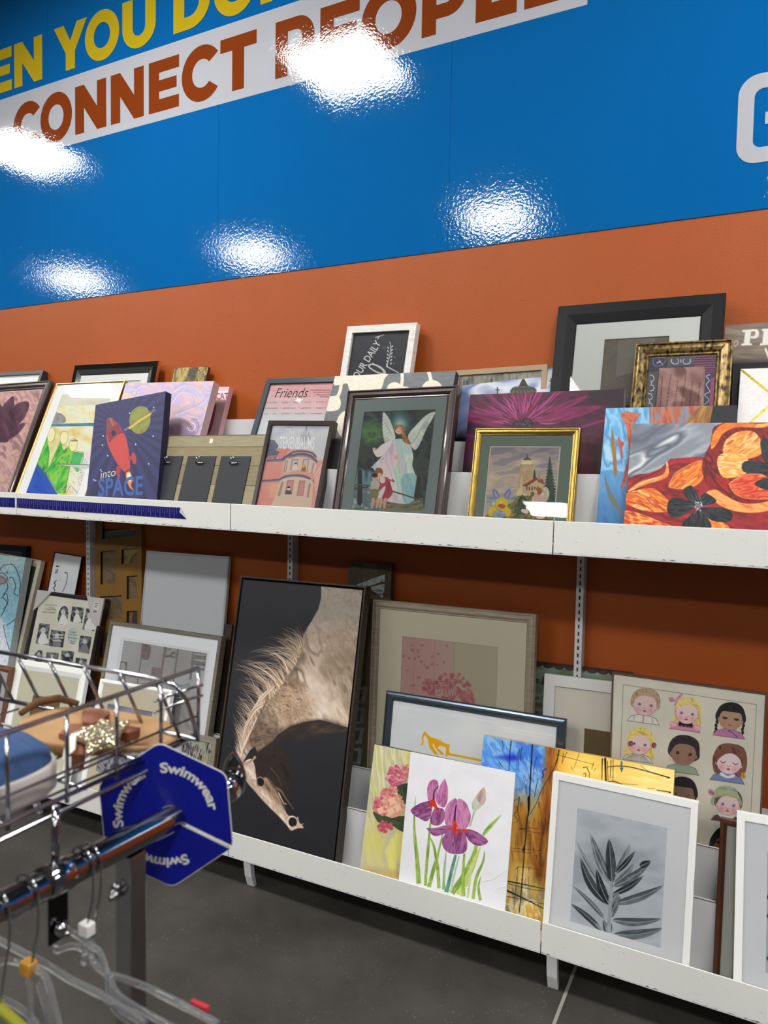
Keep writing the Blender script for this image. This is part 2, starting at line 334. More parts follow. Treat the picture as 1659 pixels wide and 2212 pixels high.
def bay(i, zt0, zt1, upper, lb):
    """one shelf: front lip, three stepped risers and their decks"""
    x0, x1 = i*U+.0018, (i+1)*U-.0018; zt = (zt0+zt1)/2
    t = thing('stepped_shelf', lb, 'shelf', loc=((x0+x1)/2, -.2, zt-.10)); t.rotation_euler = (0, -math.atan2(zt1-zt0, U), 0)
    hw = (x1-x0)/2; z = .10; base = zt-.10
    f = lambda zz: zz-base
    yo = -.395+.2
    r1, r2, r3 = ((1.606, 1.714, 1.818) if upper else (.357, .457, .560))
    obj('front_lip', MB().box(-hw, hw, yo, yo+.004, 0, .099), ENA, t, bevel=.0015)
    mb = MB(); rnd = random.Random(i*7+upper)
    mb.box(-hw, hw, yo, yo+.3, -.002, .002)
    obj('deck', mb, ENB, t)
    d1 = 1.393 if upper else .143; d2 = d1+.13 if not upper else 1.518; d3 = r3-.19 if upper else .383
    obj('step_deck', MB().box(-hw, hw, yo+.004, yo+.125, f(d1)-.003, f(d1)), ENB, t)
    obj('riser', MB().box(-hw, hw, yo+.125, yo+.129, f(d1), f(r1)).box(-hw, hw, yo+.125, yo+.135, f(r1)-.002, f(r1)), ENB, t)
    obj('step_deck', MB().box(-hw, hw, yo+.129, yo+.255, f(d2)-.003, f(d2)), ENB, t)
    obj('riser', MB().box(-hw, hw, yo+.255, yo+.259, f(d2), f(r2)).box(-hw, hw, yo+.255, yo+.265, f(r2)-.002, f(r2)), ENB, t)
    obj('step_deck', MB().box(-hw, hw, yo+.259, yo+.385, f(d3)-.003, f(d3)), ENB, t)
    obj('riser', MB().box(-hw, hw, yo+.385, yo+.389, f(d3), f(r3)), ENB, t)
    return t
zs = [1.4775, 1.4770, 1.4704, 1.4625, 1.4645]
bay(-1, zs[0], zs[1], True, 'upper white shelf section at the far left below the dark magnolia picture')
bay(0, zs[1], zs[2], True, 'upper white shelf section carrying the space rocket canvas and a peeling blue ruler strip')
bay(1, zs[2], zs[3], True, 'upper white shelf section carrying the guardian angel picture and the gold lighthouse frame')
bay(2, zs[3], zs[4], True, 'upper white shelf section at the right carrying the orange poppy canvas')
LB = {}
LB[-1] = bay(-1, .2105, .2105, False, 'lower white shelf section at the far left behind the wire basket')
LB[0] = bay(0, .2105, .2105, False, 'lower white shelf section partly hidden behind the blue hexagonal sign')
LB[1] = bay(1, .2105, .2233, False, 'lower white shelf section carrying the horse picture and the iris print')
LB[2] = bay(2, .2233, .2199, False, 'lower white shelf section at the right carrying the white framed plant photo')
bpy.context.view_layer.update()
for i, x in enumerate((-1.11, .085, 1.302, 2.472)):
    mb = MB(); prof = [(-.388, .125), (-.385, .09), (-.378, .045), (-.362, 0), (-.345, 0), (-.358, .045), (-.364, .09), (-.366, .125)]
    vs = [(x-.016, y, z) for y, z in prof]+[(x+.016, y, z) for y, z in prof]; n = len(prof)
    mb.add(vs, [tuple(range(n)), tuple(range(2*n-1, n-1, -1))]+[(k, k+n, (k+1) % n+n, (k+1) % n) for k in range(n)])
    t = LB[i-1]; o = obj('foot', mb, ENB, t); o.matrix_parent_inverse = (Matrix.Translation(t.location) @ t.rotation_euler.to_matrix().to_4x4()).inverted()
# ---------------------------------------------------------------- painting engine (colours go into a colour attribute on a fine grid)
_rg = np.random.RandomState(7); _LAT = _rg.rand(256, 256)
def vnoise(x, y, seed=0):
    x = x+seed*17.31; y = y+seed*9.77; xi = np.floor(x).astype(int); yi = np.floor(y).astype(int); fx = x-xi; fy = y-yi
    fx = fx*fx*(3-2*fx); fy = fy*fy*(3-2*fy); g = lambda a, b: _LAT[a & 255, b & 255]
    return (g(xi, yi)*(1-fx)+g(xi+1, yi)*fx)*(1-fy)+(g(xi, yi+1)*(1-fx)+g(xi+1, yi+1)*fx)*fy
def smooth_poly(pts, closed=True, k=6):
    n = len(pts); out = []
    P_ = [np.array(p, float) for p in pts]
    rng = range(n if closed else n-1)
    for i in rng:
        p0, p1, p2, p3 = (P_[(i-1) % n] if closed or i else P_[0]), P_[i], P_[(i+1) % n], (P_[(i+2) % n] if closed or i+2 < n else P_[-1])
        for j in range(k):
            t = j/k; out.append(tuple(.5*((2*p1)+(-p0+p2)*t+(2*p0-5*p1+4*p2-p3)*t*t+(-p0+3*p1-3*p2+p3)*t**3)))
    if not closed: out.append(tuple(P_[-1]))
    return out
def homography(src, dst):
    A = []; b = []
    for (x, y), (u, v) in zip(src, dst):
        A += [[x, y, 1, 0, 0, 0, -u*x, -u*y], [0, 0, 0, x, y, 1, -v*x, -v*y]]; b += [u, v]
    h = np.linalg.solve(np.array(A, float), np.array(b, float)); return np.append(h, 1).reshape(3, 3)
def hap(Hm, x, y):
    w = Hm[2, 0]*x+Hm[2, 1]*y+Hm[2, 2]; return (Hm[0, 0]*x+Hm[0, 1]*y+Hm[0, 2])/w, (Hm[1, 0]*x+Hm[1, 1]*y+Hm[1, 2])/w
def C3(c): return np.array([int(c[i:i+2], 16)/255 for i in (0, 2, 4)]) if isinstance(c, str) else np.array(c, float)
QUAD = {
    'magnolia': ((0.0400, 0.0400, 0.4300, 0.6173), ((-16.0, 848.6), (95.8, 841.4), (12.6, 1082.2), (-100.1, 1077.8)), 0.0085),
    'mountain': ((0.0620, 0.0600, 0.3834, 0.6029), ((135.3, 853.3), (244.7, 848.8), (163.5, 1082.2), (51.5, 1077.7)), 0.0095),
    'swirl': ((0.0000, 0.0000, 0.5236, 0.4922), ((271.7, 828.0), (462.4, 823.0), (400.8, 1058.7), (208.1, 1046.4)), 0.0000),
    'goldbrush': ((0.0000, 0.0000, 0.2044, 0.4439), ((377.5, 794.8), (450.2, 792.1), (408.2, 998.7), (335.3, 995.4)), 0.0000),
    'cat': ((0.0000, 0.0000, 0.2500, 0.3540), ((403.8, 835.4), (495.5, 835.5), (456.6, 1001.8), (364.7, 995.7)), 0.0000),
    'space': ((0.0000, 0.0000, 0.4028, 0.4939), ((206.7, 874.7), (357.9, 845.0), (337.5, 1093.9), (182.5, 1110.7)), 0.0000),
    'clipboard': ((0.0000, 0.0000, 0.6000, 0.3562), ((331.6, 941.4), (581.5, 938.0), (542.4, 1130.4), (289.5, 1116.4)), 0.0000),
    'tenen': ((0.0160, 0.0180, 0.2776, 0.3956), ((588.6, 919.3), (715.9, 920.7), (676.5, 1133.1), (547.3, 1123.1)), 0.0095),
    'friends': ((0.0240, 0.0220, 0.3960, 0.4801), ((585.7, 830.1), (750.5, 825.2), (691.3, 1055.9), (522.6, 1047.5)), 0.0095),
    'cherry': ((0.0000, 0.0000, 0.5132, 0.4908), ((723.6, 812.9), (985.2, 800.6), (932.1, 1072.2), (661.4, 1061.7)), 0.0000),
    'daily': ((0.0300, 0.0200, 0.2954, 0.5353), ((765.7, 719.2), (891.8, 712.5), (851.7, 997.4), (725.3, 991.1)), 0.0120),
    'angel': ((0.0770, 0.0740, 0.3578, 0.4320), ((787.0, 889.8), (941.5, 884.5), (916.3, 1105.7), (759.5, 1100.0)), 0.0095),
    'cathedral': ((0.0000, 0.0000, 0.6200, 0.3625), ((1003.8, 801.9), (1378.9, 785.2), (1358.1, 1010.5), (975.9, 1003.2)), 0.0000),
    'beigetop': ((0.0200, 0.0200, 0.3300, 0.3353), ((993.4, 812.1), (1170.7, 800.3), (1160.9, 990.3), (982.3, 992.4)), 0.0060),
    'purple': ((0.0000, 0.0000, 0.5203, 0.3625), ((1016.0, 852.6), (1349.7, 840.0), (1332.5, 1081.9), (993.5, 1071.9)), 0.0000),
    'goldframe': ((0.0560, 0.0620, 0.2815, 0.2991), ((1060.6, 965.8), (1209.5, 966.6), (1195.9, 1128.2), (1045.8, 1120.4)), 0.0105),
    'bigblack': ((0.1680, 0.1300, 0.3759, 0.4390), ((1306.4, 733.9), (1447.0, 725.8), (1430.2, 927.6), (1288.9, 927.3)), 0.0115),
    'bronze': ((0.0440, 0.0450, 0.2412, 0.4840), ((1403.4, 772.2), (1550.4, 766.0), (1531.2, 1062.3), (1378.7, 1057.3)), 0.0120),
    'prsign': ((0.0000, 0.0000, 0.4500, 0.4508), ((1566.7, 703.1), (1939.0, 675.3), (1929.3, 1011.3), (1553.7, 1009.1)), 0.0000),
    'fish': ((0.0000, 0.0000, 0.3656, 0.4277), ((1308.9, 882.0), (1592.0, 875.0), (1575.7, 1191.9), (1283.7, 1175.0)), 0.0000),
    'poppy': ((0.0000, 0.0000, 0.6000, 0.3718), ((1366.0, 915.1), (1886.4, 910.6), (1877.2, 1216.4), (1343.1, 1180.8)), 0.0000),
    'goldline': ((0.0000, 0.0000, 0.3500, 0.4220), ((1600.2, 797.0), (1900.0, 786.9), (1888.3, 1104.5), (1579.7, 1090.8)), 0.0000),
    'bride': ((0.0000, 0.0000, 0.4000, 0.8599), ((-50.2, 1195.4), (55.7, 1204.1), (-7.2, 1570.3), (-113.5, 1544.2)), 0.0000),
    'iswi': ((0.0040, 0.0060, 0.2020, 0.7774), ((119.1, 1194.2), (176.3, 1203.6), (114.1, 1534.5), (57.2, 1516.9)), 0.0030),
    'collage': ((0.0220, 0.0220, 0.4614, 0.6832), ((88.4, 1284.2), (219.4, 1302.1), (160.5, 1602.9), (28.8, 1568.0)), 0.0080),
    'goldcol': ((0.0100, 0.0100, 0.2999, 0.9009), ((214.3, 1149.6), (306.3, 1139.1), (307.2, 1545.7), (212.4, 1541.6)), 0.0120),
    'boxes': ((0.1000, 0.0850, 0.6049, 0.5241), ((268.3, 1383.3), (448.8, 1411.8), (416.5, 1634.3), (234.8, 1590.2)), 0.0115),
    'white9': ((0.1550, 0.1600, 0.3471, 0.3576), ((73.1, 1500.6), (132.7, 1511.8), (115.2, 1605.3), (55.4, 1591.7)), 0.0115),
    'white10': ((0.0700, 0.1000, 0.3399, 0.3947), ((234.3, 1519.8), (330.7, 1537.3), (304.2, 1689.3), (207.0, 1665.8)), 0.0105),
    'zebra': ((0.0200, 0.0200, 0.2800, 0.3256), ((355.9, 1587.3), (460.2, 1605.3), (443.1, 1774.0), (337.9, 1749.4)), 0.0080),
    'horse': ((0.0140, 0.0160, 0.5828, 1.0164), ((526.0, 1252.2), (783.1, 1274.8), (719.7, 1868.7), (455.9, 1792.3)), 0.0040),
    'plank': ((0.0000, 0.0000, 0.1982, 0.8494), ((753.6, 1212.4), (847.3, 1219.7), (821.5, 1686.0), (728.0, 1664.4)), 0.0000),
    'hearts': ((0.1310, 0.1400, 0.5160, 0.5874), ((869.3, 1373.7), (1077.2, 1398.1), (1067.7, 1668.5), (860.0, 1626.7)), 0.0095),
    'pewter': ((0.0300, 0.0300, 0.6532, 0.4680), ((849.4, 1513.1), (1203.7, 1571.6), (1186.3, 1861.2), (828.1, 1771.4)), 0.0095),
    'hydr': ((0.0000, 0.0000, 0.4038, 0.4653), ((809.0, 1607.7), (1034.0, 1655.0), (1003.8, 1966.4), (775.3, 1896.0)), 0.0000),
    'iris': ((0.0000, 0.0000, 0.3793, 0.4841), ((887.3, 1624.2), (1113.3, 1669.8), (1087.6, 2009.3), (857.7, 1938.6)), 0.0000),
    'tree': ((0.0000, 0.0000, 0.6172, 0.5656), ((1045.0, 1588.0), (1457.3, 1664.0), (1433.1, 2091.7), (1008.8, 1963.9)), 0.0000),
    'scallop': ((0.0000, 0.0000, 0.6000, 0.5375), ((1009.9, 1410.7), (1366.8, 1453.0), (1353.4, 1801.2), (993.0, 1723.7)), 0.0000),
    'white22': ((0.1450, 0.1600, 0.2600, 0.3435), ((1262.6, 1572.5), (1337.1, 1584.0), (1332.4, 1703.5), (1257.7, 1689.4)), 0.0115),
    'children': ((0.0050, 0.0050, 0.4430, 0.5685), ((1326.0, 1456.2), (1652.8, 1501.1), (1635.2, 1894.9), (1314.7, 1817.7)), 0.0040),
    'plant': ((0.0810, 0.0790, 0.3449, 0.4235), ((1247.6, 1744.6), (1442.1, 1788.9), (1426.8, 2048.9), (1231.1, 1990.4)), 0.0105),
    'white26': ((0.0790, 0.0950, 0.3210, 0.4147), ((1657.6, 1839.3), (1879.0, 1883.6), (1878.8, 2161.0), (1653.1, 2101.0)), 0.0105),
    'whiteboard': ((0.0120, 0.0120, 0.4871, 0.8108), ((320.9, 1195.4), (490.8, 1207.8), (460.1, 1597.9), (289.5, 1560.8)), 0.0040),
}

class Art:
    """sheet of colour samples; drawing coordinates are those of a flat sketch of the artwork (QUAD gives its corners)"""
    def __init__(s, key, res=.0018, bg='ffffff'):
        s.rect, s.q, s.dy = QUAD[key]; x0, z0, x1, z1 = s.rect
        s.H = homography([(x0, z1), (x1, z1), (x1, z0), (x0, z0)], s.q); s.Hi = np.linalg.inv(s.H)
        s.nx = max(2, int((x1-x0)/res)); s.nz = max(2, int((z1-z0)/res))
        X, Z = np.meshgrid(np.linspace(x0, x1, s.nx+1), np.linspace(z1, z0, s.nz+1)); s.X, s.Z = X.ravel(), Z.ravel()
        s.px, s.py = hap(s.H, s.X, s.Z); s.c = np.tile(C3(bg), (len(s.X), 1)); s.zm = (0, 0, 1.); s.clip = None
        s.pxs = math.hypot(*(np.array(s.q[1])-np.array(s.q[0])))/(x1-x0)*res
    def zoom(s, ox, oy, k): s.zm = (ox, oy, k); return s
    def t(s, pts): ox, oy, k = s.zm; return np.array([(ox+p[0]/k, oy+p[1]/k) for p in pts])
    def _sel(s, lo, hi, pad):
        m = (s.px > lo[0]-pad) & (s.px < hi[0]+pad) & (s.py > lo[1]-pad) & (s.py < hi[1]+pad)
        if s.clip is not None: m &= s.clip
        return np.nonzero(m)[0]
    def _dist(s, P, idx, closed):
        x, y = s.px[idx], s.py[idx]; d = np.full(len(idx), 1e9); par = np.zeros(len(idx)); ins = np.zeros(len(idx), bool); n = len(P); tot = 0
        for i in range(n if closed else n-1):
            a, b = P[i], P[(i+1) % n]; e = b-a; L2 = e@e+1e-12
            t = np.clip(((x-a[0])*e[0]+(y-a[1])*e[1])/L2, 0, 1); dd = (x-a[0]-t*e[0])**2+(y-a[1]-t*e[1])**2
            m = dd < d; d[m] = dd[m]; par[m] = (i+t[m])
            if closed and abs(e[1]) > 1e-12:
                c = ((a[1] > y) != (b[1] > y)) & (x < (b[0]-a[0])*(y-a[1])/(b[1]-a[1])+a[0]); ins ^= c
        return np.sqrt(d), ins, par/max(1, n-1)
    def put(s, idx, al, col):
        col = C3(col) if not isinstance(col, np.ndarray) else col
        s.c[idx] = s.c[idx]*(1-al[:, None])+col*al[:, None]
    def fill(s, pts, col, sm=False, soft=.5, a=1., get=False):
        P = s.t(smooth_poly(pts) if sm else pts); soft = max(soft, s.pxs*.5); idx = s._sel(P.min(0), P.max(0), soft+1)
        if not len(idx): return idx, np.zeros(0)
        d, ins, _ = s._dist(P, idx, True); al = np.clip(.5+np.where(ins, d, -d)/(2*soft), 0, 1)*a
        if get: return idx, al
        s.put(idx, al, col); return idx, al
    def tex(s, pts, cols, scale=8, ang=0, st=1., seed=1, sm=True, soft=.5, contrast=1.6, a=1.):
        """fill a region with brushwork mixing the given colours along an angle (degrees)"""
        if pts is None: idx = np.arange(len(s.px)); al = np.ones(len(idx))*a
        else: idx, al = s.fill(pts, cols[0], sm, soft, a, get=True)
        if not len(idx): return
        f = np.clip((s.nz2(idx, scale, ang, st, seed)-.5)*contrast+.5, 0, .9999)*(len(cols)-1); i = f.astype(int); t = (f-i)[:, None]
        cc = np.array([C3(c) for c in cols]); s.put(idx, al, cc[i]*(1-t)+cc[np.minimum(i+1, len(cols)-1)]*t)
    def nz2(s, idx, scale, ang, st, seed):
        c, n = math.cos(R(ang)), math.sin(R(ang)); u = (s.px[idx]*c+s.py[idx]*n)/(scale*st); v = (-s.px[idx]*n+s.py[idx]*c)/scale
        return .55*vnoise(u, v, seed)+.3*vnoise(u*2.1, v*2.1, seed+3)+.15*vnoise(u*4.3, v*4.3, seed+5)
    def line(s, pts, w, col, w2=None, sm=True, a=1., soft=.45, wm=None):
        P = s.t(smooth_poly(pts, False) if sm and len(pts) > 2 else pts); w2 = w if w2 is None else w2; k = 1.
        mxw = max(w, w2, wm or 0)/2; soft = max(soft, s.pxs*.45); idx = s._sel(P.min(0), P.max(0), mxw+soft+.5)
        if not len(idx): return
        d, _, par = s._dist(P, idx, False)
        ww = (w+(w2-w)*par if wm is None else np.where(par < .5, w+(wm-w)*par*2, wm+(w2-wm)*(par*2-1)))/2
        s.put(idx, np.clip(.5+(ww-d)/(2*soft), 0, 1)*a, col)
    def ell(s, cx, cy, rx, ry, col, rot=0, a=1., soft=.5, n=22, get=False):
        c, q = math.cos(R(rot)), math.sin(R(rot)); pts = [(cx+rx*math.cos(2*math.pi*i/n)*c-ry*math.sin(2*math.pi*i/n)*q, cy+rx*math.cos(2*math.pi*i/n)*q+ry*math.sin(2*math.pi*i/n)*c) for i in range(n)]
        return s.fill(pts, col, False, soft, a, get)
    def grad(s, p0, p1, stops, a=1., pts=None, sm=True, soft=.6):
        (x0, y0), (x1, y1) = s.t([p0, p1]); 
        idx, al = (np.arange(len(s.px)), np.ones(len(s.px))*a) if pts is None else s.fill(pts, 'ffffff', sm, soft, a, get=True)
        L2 = (x1-x0)**2+(y1-y0)**2; t = np.clip(((s.px[idx]-x0)*(x1-x0)+(s.py[idx]-y0)*(y1-y0))/L2, 0, 1)
        xs = [q[0] for q in stops]; cc = np.array([C3(q[1]) for q in stops]); s.put(idx, al, np.stack([np.interp(t, xs, cc[:, k]) for k in range(3)], 1))
    def blur_blob(s, cx, cy, r, col, a=1., ry=None):
        (x, y), = s.t([(cx, cy)]); r = r/s.zm[2]; ry = (ry or r*s.zm[2])/s.zm[2]; idx = s._sel((x-2*r, y-2*ry), (x+2*r, y+2*ry), 0)
        d = ((s.px[idx]-x)/r)**2+((s.py[idx]-y)/ry)**2; s.put(idx, np.exp(-d)*a, col)
    def grain(s, amt, scale=2.):
        s.c *= (1+amt*(s.nz2(np.arange(len(s.px)), scale, 0, 1, 11)-.5)*2)[:, None]
    def build(s, name, parent, gain=1., rough=.5, bump=0.):
        x0, z0, x1, z1 = s.rect; nx, nz = s.nx, s.nz; N = len(s.X)
        me = bpy.data.meshes.new(name); co = np.zeros((N, 3)); co[:, 0] = s.X; co[:, 1] = s.dy; co[:, 2] = s.Z
        i = (np.arange(nz)[:, None]*(nx+1)+np.arange(nx)[None, :]).ravel(); F = np.stack([i, i+nx+1, i+nx+2, i+1], 1).ravel()
        me.vertices.add(N); me.vertices.foreach_set('co', co.ravel()); me.loops.add(len(F)); me.polygons.add(nx*nz)
        me.polygons.foreach_set('loop_start', np.arange(nx*nz)*4); me.polygons.foreach_set('loop_total', np.full(nx*nz, 4)); me.loops.foreach_set('vertex_index', F); me.update(calc_edges=True)
        c = np.clip(s.c, 0, 1); c = np.where(c <= .04045, c/12.92, ((c+.055)/1.055)**2.4)*gain
        at = me.color_attributes.new('pigment', 'FLOAT_COLOR', 'POINT'); at.data.foreach_set('color', np.concatenate([np.clip(c, 0, 1), np.ones((N, 1))], 1).astype(np.float32).ravel())
        key = 'pigment_%g_%g' % (rough, bump)
        if key not in MC:
            m = mat(key, 'ffffff', rough, bump=bump, bscale=900); at = m.node_tree.nodes.new('ShaderNodeAttribute'); at.attribute_name = 'pigment'
            m.node_tree.links.new(at.outputs['Color'], m.node_tree.nodes['Principled BSDF'].inputs['Base Color'])
        me.materials.append(MC[key]); o = bpy.data.objects.new(name, me); COL.objects.link(o); o.parent = parent; return o
    def text(s, parent, txt, p0, p1, cap, col, bold=0., shear=0., y=-.0006, name='lettering', rough=.6, d=.0003):
        """lettering as thin raised type: baseline from p0 to p1 (sketch units), cap height in sketch units"""
        (ax, ay), (bx, by) = s.t([p0, p1]); cap = cap/s.zm[2]; dx, dy = bx-ax, by-ay; L = math.hypot(dx, dy)
        a = hap(s.Hi, ax, ay); b = hap(s.Hi, bx, by); c = hap(s.Hi, ax+dy/L*cap, ay-dx/L*cap)
        cu = bpy.data.curves.new(name, 'FONT'); cu.body = txt; cu.size = 1; cu.offset = bold; cu.shear = shear; cu.extrude = 0; cu.resolution_u = 3
        o = bpy.data.objects.new(name, cu); COL.objects.link(o); me = bpy.data.meshes.new_from_object(o.evaluated_get(bpy.context.evaluated_depsgraph_get())); bpy.data.objects.remove(o); bpy.data.curves.remove(cu)
        n = len(me.vertices); v = np.zeros(n*3); me.vertices.foreach_get('co', v); v = v.reshape(-1, 3); w = v[:, 0].max()-min(0, v[:, 0].min()); 
        ux, uz = (b[0]-a[0]), (b[1]-a[1]); vx, vz = (c[0]-a[0]), (c[1]-a[1]); X = v[:, 0]/w; Y = v[:, 1]/.73
        q = np.stack([a[0]+X*ux+Y*vx, np.full(n, s.dy+y), a[1]+X*uz+Y*vz], 1); me.vertices.foreach_set('co', q.ravel()); me.update()
        return obj(name, me, mat('ink_'+str(col), col, rough), parent)
# ---------------------------------------------------------------- frames and canvases
PANE = glass_mat()
def inset_ring(w, h, l, r, t, b, l2, r2, t2, b2, y, y2):
    o = [(l, y, b), (w-r, y, b), (w-r, y, h-t), (l, y, h-t)]; i = [(l2, y, b2), (w-r2, y, b2), (w-r2, y, h-t2), (l2, y, h-t2)]
    k = [(l2+.001, y2, b2+.001), (w-r2-.001, y2, b2+.001), (w-r2-.001, y2, h-t2-.001), (l2+.001, y2, h-t2-.001)]
    return MB().add(o+i+k, [(a, (a+1) % 4, (a+1) % 4+4, a+4) for a in range(4)]+[(a+4, (a+1) % 4+4, (a+1) % 4+8, a+8) for a in range(4)])
PROF = dict(
    flat=lambda b, t: [(0, t), (0, .001), (.001, 0), (b-.001, 0), (b, .001), (b, t-.004)],
    box=lambda b, t: [(0, t), (0, .0005), (.0005, 0), (b, 0), (b, t-.004)],
    bevel=lambda b, t: [(0, t), (0, .002), (.002, 0), (b*.5, 0), (b, .007), (b, t-.003)],
    round=lambda b, t: [(0, t), (0, .006), (b*.12, .0025), (b*.3, .0005), (b*.5, 0), (b*.72, .001), (b*.9, .0035), (b, .007), (b, t-.003)],
    ogee=lambda b, t: [(0, t), (0, .003), (.0015, .001), (b*.14, .001), (b*.18, .004), (b*.3, .001), (b*.55, 0), (b*.72, .003), (b*.76, .007), (b*.9, .006), (b, .009), (b, t-.002)],
    scoop=lambda b, t: [(0, t), (0, .001), (.002, 0), (b*.1, 0), (b*.14, .005), (b*.3, .002), (b*.5, .001), (b*.7, .005), (b*.82, .011), (b*.84, .008), (b*.94, .008), (b, .012), (b, t-.002)],
)
def framed(name, key, label, cat, border, thick, fm, prof='flat', group=None, glass=True, mats=(), back='d8d4cc', gy=.006, back_y=None):
    M, w, h = pose(key); t = thing(name, label, cat, M, group=group)
    obj('frame', MB().sweep(w, h, PROF[prof](border, thick)), fm, t)
    by = gy+.004 if back_y is None else back_y
    obj('backing', MB().box(border*.8, w-border*.8, by+.0015, max(by+.004, thick-.004), border*.8, h-border*.8), mat('card_'+back, back, .8), t)
    y = gy+.0015
    for (l, r, tt, b, l2, r2, t2, b2, c) in mats:
        obj('mat_board', inset_ring(w, h, l, r, tt, b, l2, r2, t2, b2, y, y+.0014), mat('mat_board_'+c, c, .85, bump=.0001, bscale=900), t); y += .0014
    if glass: obj('glass_pane', MB().add([(border*.9, gy, border*.9), (w-border*.9, gy, border*.9), (w-border*.9, gy, h-border*.9), (border*.9, gy, h-border*.9)], [(0, 1, 2, 3)]), PANE, t)
    return t, w, h
def canvas(name, key, label, cat, thick, side, group=None):
    M, w, h = pose(key); t = thing(name, label, cat, M, group=group)
    obj('stretched_body', MB().box(0, w, .0006, thick, 0, h), mat('canvas_side_'+side, side, .7, bump=.0001, bscale=900), t, bevel=.001)
    return t, w, h
# ---------------------------------------------------------------- frame finishes
F_BROWN = mat('dark_walnut_frame', '2c1c1a', .32, coat=.3, col2='3a2622', noise=.25, nscale=6, nstretch=(3, 3, 30))
F_ESP = mat('espresso_frame', '241512', .3, coat=.2)
F_BLACK = mat('black_frame', '0d0d12', .4, spec=.3)
F_NAVY = mat('blue_black_frame', '25303c', .4)
F_CHROME = mat('mirrored_frame', 'd6d2cc', .06, metal=1.)
F_GOLD = mat('gold_leaf_frame', 'c4a860', .2, metal=1., bump=.0004, bscale=700)
F_THINGOLD = mat('thin_gold_frame', 'b89a62', .28, metal=1.)
F_BRONZE = mat('antique_bronze_frame', '17110c', .34, metal=.55, col2='a08450', noise=.16, nscale=95, bump=.0003, bscale=500, nstretch=(1, 1, .5))
F_WHITE = mat('white_painted_frame', 'e9e8e4', .4)
F_WASH = mat('white_washed_frame', 'dfdbd5', .6, col2='cfcac4', noise=.12, nscale=14, nstretch=(1, 1, 6))
F_CREAM = mat('cream_frame', 'cfc8b4', .42)
F_GREYWOOD = mat('grey_wood_frame', '6f675c', .55, col2='8a8172', noise=.2, nscale=9, nstretch=(1, 1, 12))
F_TAUPE = mat('taupe_wood_frame', '8a7c69', .5, col2='a09380', noise=.2, nscale=8, nstretch=(2, 2, 14))
F_PEWTER = mat('pewter_metal_frame', '6c7886', .27, metal=.9)
F_OLDWOOD = mat('red_brown_wood_frame', '34180b', .4, coat=.2, col2='4e2812', noise=.22, nscale=7, nstretch=(6, 6, .8))
F_DARKOAK = mat('dark_oak_frame', '2b211b', .5, col2='40332a', noise=.2, nscale=9, nstretch=(1, 1, 14))
F_SILVER = mat('light_grey_frame', 'b9bcc0', .35)
F_MUSTARD = mat('old_gold_painted_board', '80591f', .42, col2='8f672a', noise=.25, nscale=5)

# ================================================================ UPPER SHELF
# far-left black frame with white mat
t, w, h = framed('picture_frame', 'blackmat0', 'grey black frame with plain white mat behind the magnolia picture', 'picture frame', .018, .03, F_NAVY, 'box', back='e4e4e2')
# magnolia
t, w, h = framed('framed_picture', 'magnolia', 'brown framed picture of dark plum magnolia petals at the far left', 'framed picture', .040, .03, F_BROWN, 'ogee')
a = Art('magnolia', .0022, 'a98487').zoom(0, 760, 2.963)
a.tex(None, ['8d6a70', 'b7928f', 'c9a49a', 'a57f86', 'c2a18c'], 14, 60, 2, 3, contrast=2.2)
a.tex([(150,560),(275,480),(240,700),(140,900),(60,900)], ['8b7a62', 'a08a70', '9c7c78'], 7, 100, 2, 5, a=.7, soft=8)
for p in ([(-60,300),(0,330),(40,420),(60,560),(0,580),(-80,560)], [(10,370),(60,300),(88,292),(84,380),(40,480),(10,520)], [(30,520),(90,350),(170,318),(186,350),(150,430),(80,500)], [(-20,570),(60,500),(130,460),(160,462),(120,520),(50,565)]):
    a.tex(p, ['3d2230', '543242', '6a4655'], 10, 70, 3, 6, soft=1.2)
    c = np.mean(p, 0); a.line([tuple(c), p[2]], 1.2, '8a6572', .4, a=.6)
a.build('print', t, 1.1)
# mountain people with thin gold frame
t, w, h = framed('framed_picture', 'mountain', 'thin gold frame with childlike painting of pale heads over green robes', 'framed picture', .008, .02, F_THINGOLD, 'bevel', mats=((.007,.007,.007,.007,.062,.056,.061,.06,'dedfdd'),))
a = Art('mountain', .0018, 'cfc9b0').zoom(0, 760, 2.963)
a.tex(None, ['c8b878', 'd8cda0', 'd9d9c8', 'c6c9a8'], 18, 30, 1.5, 2)
a.tex([(370,200),(760,200),(740,330),(600,340),(330,330)], ['d3cfc0', 'c4bfae'], 20, 0, 1, 3)
a.tex([(330,390),(400,400),(420,450),(330,455)], ['7f7f58', '8c8aa0', 'a5a070'], 6, 0, 1, 4)
a.tex([(300,462),(600,455),(600,475),(300,478)], ['3c6a86', '5b87a0'], 8, 0, 2, 1, sm=False)
a.tex([(540,640),(600,640),(560,915),(470,915),(500,800)], ['c9c6c0', 'ddd9d2'], 12, 60, 1, 4)
rr = random.Random(3)
for k in range(46): x = rr.uniform(480, 570); y = 650+(k*5.6); a.ell(x-(y-650)*.25, y, 2.4, 1.4, '2f2e33', 40)
a.tex([(150,915),(225,705),(290,775),(370,915)], ['20429a', '2b56b0', '35549c'], 10, 50, 2, 7, sm=False)
a.tex([(228,705),(295,525),(318,640),(308,770),(292,782)], ['2e8c3c', '3da845', '7bbf4e', '237a3c'], 9, 110, 3, 2, sm=False)
a.tex([(295,780),(385,570),(412,640),(360,720)], ['2d8a3e', '5fb548', '2f9242'], 9, 110, 3, 8, sm=False)
a.tex([(295,780),(330,700),(440,600),(475,640),(535,650),(495,770),(455,705),(418,905),(372,905)], ['2f8f3d', '56ad48', '8cc450', '2b8340'], 9, 120, 3, 9, sm=False)
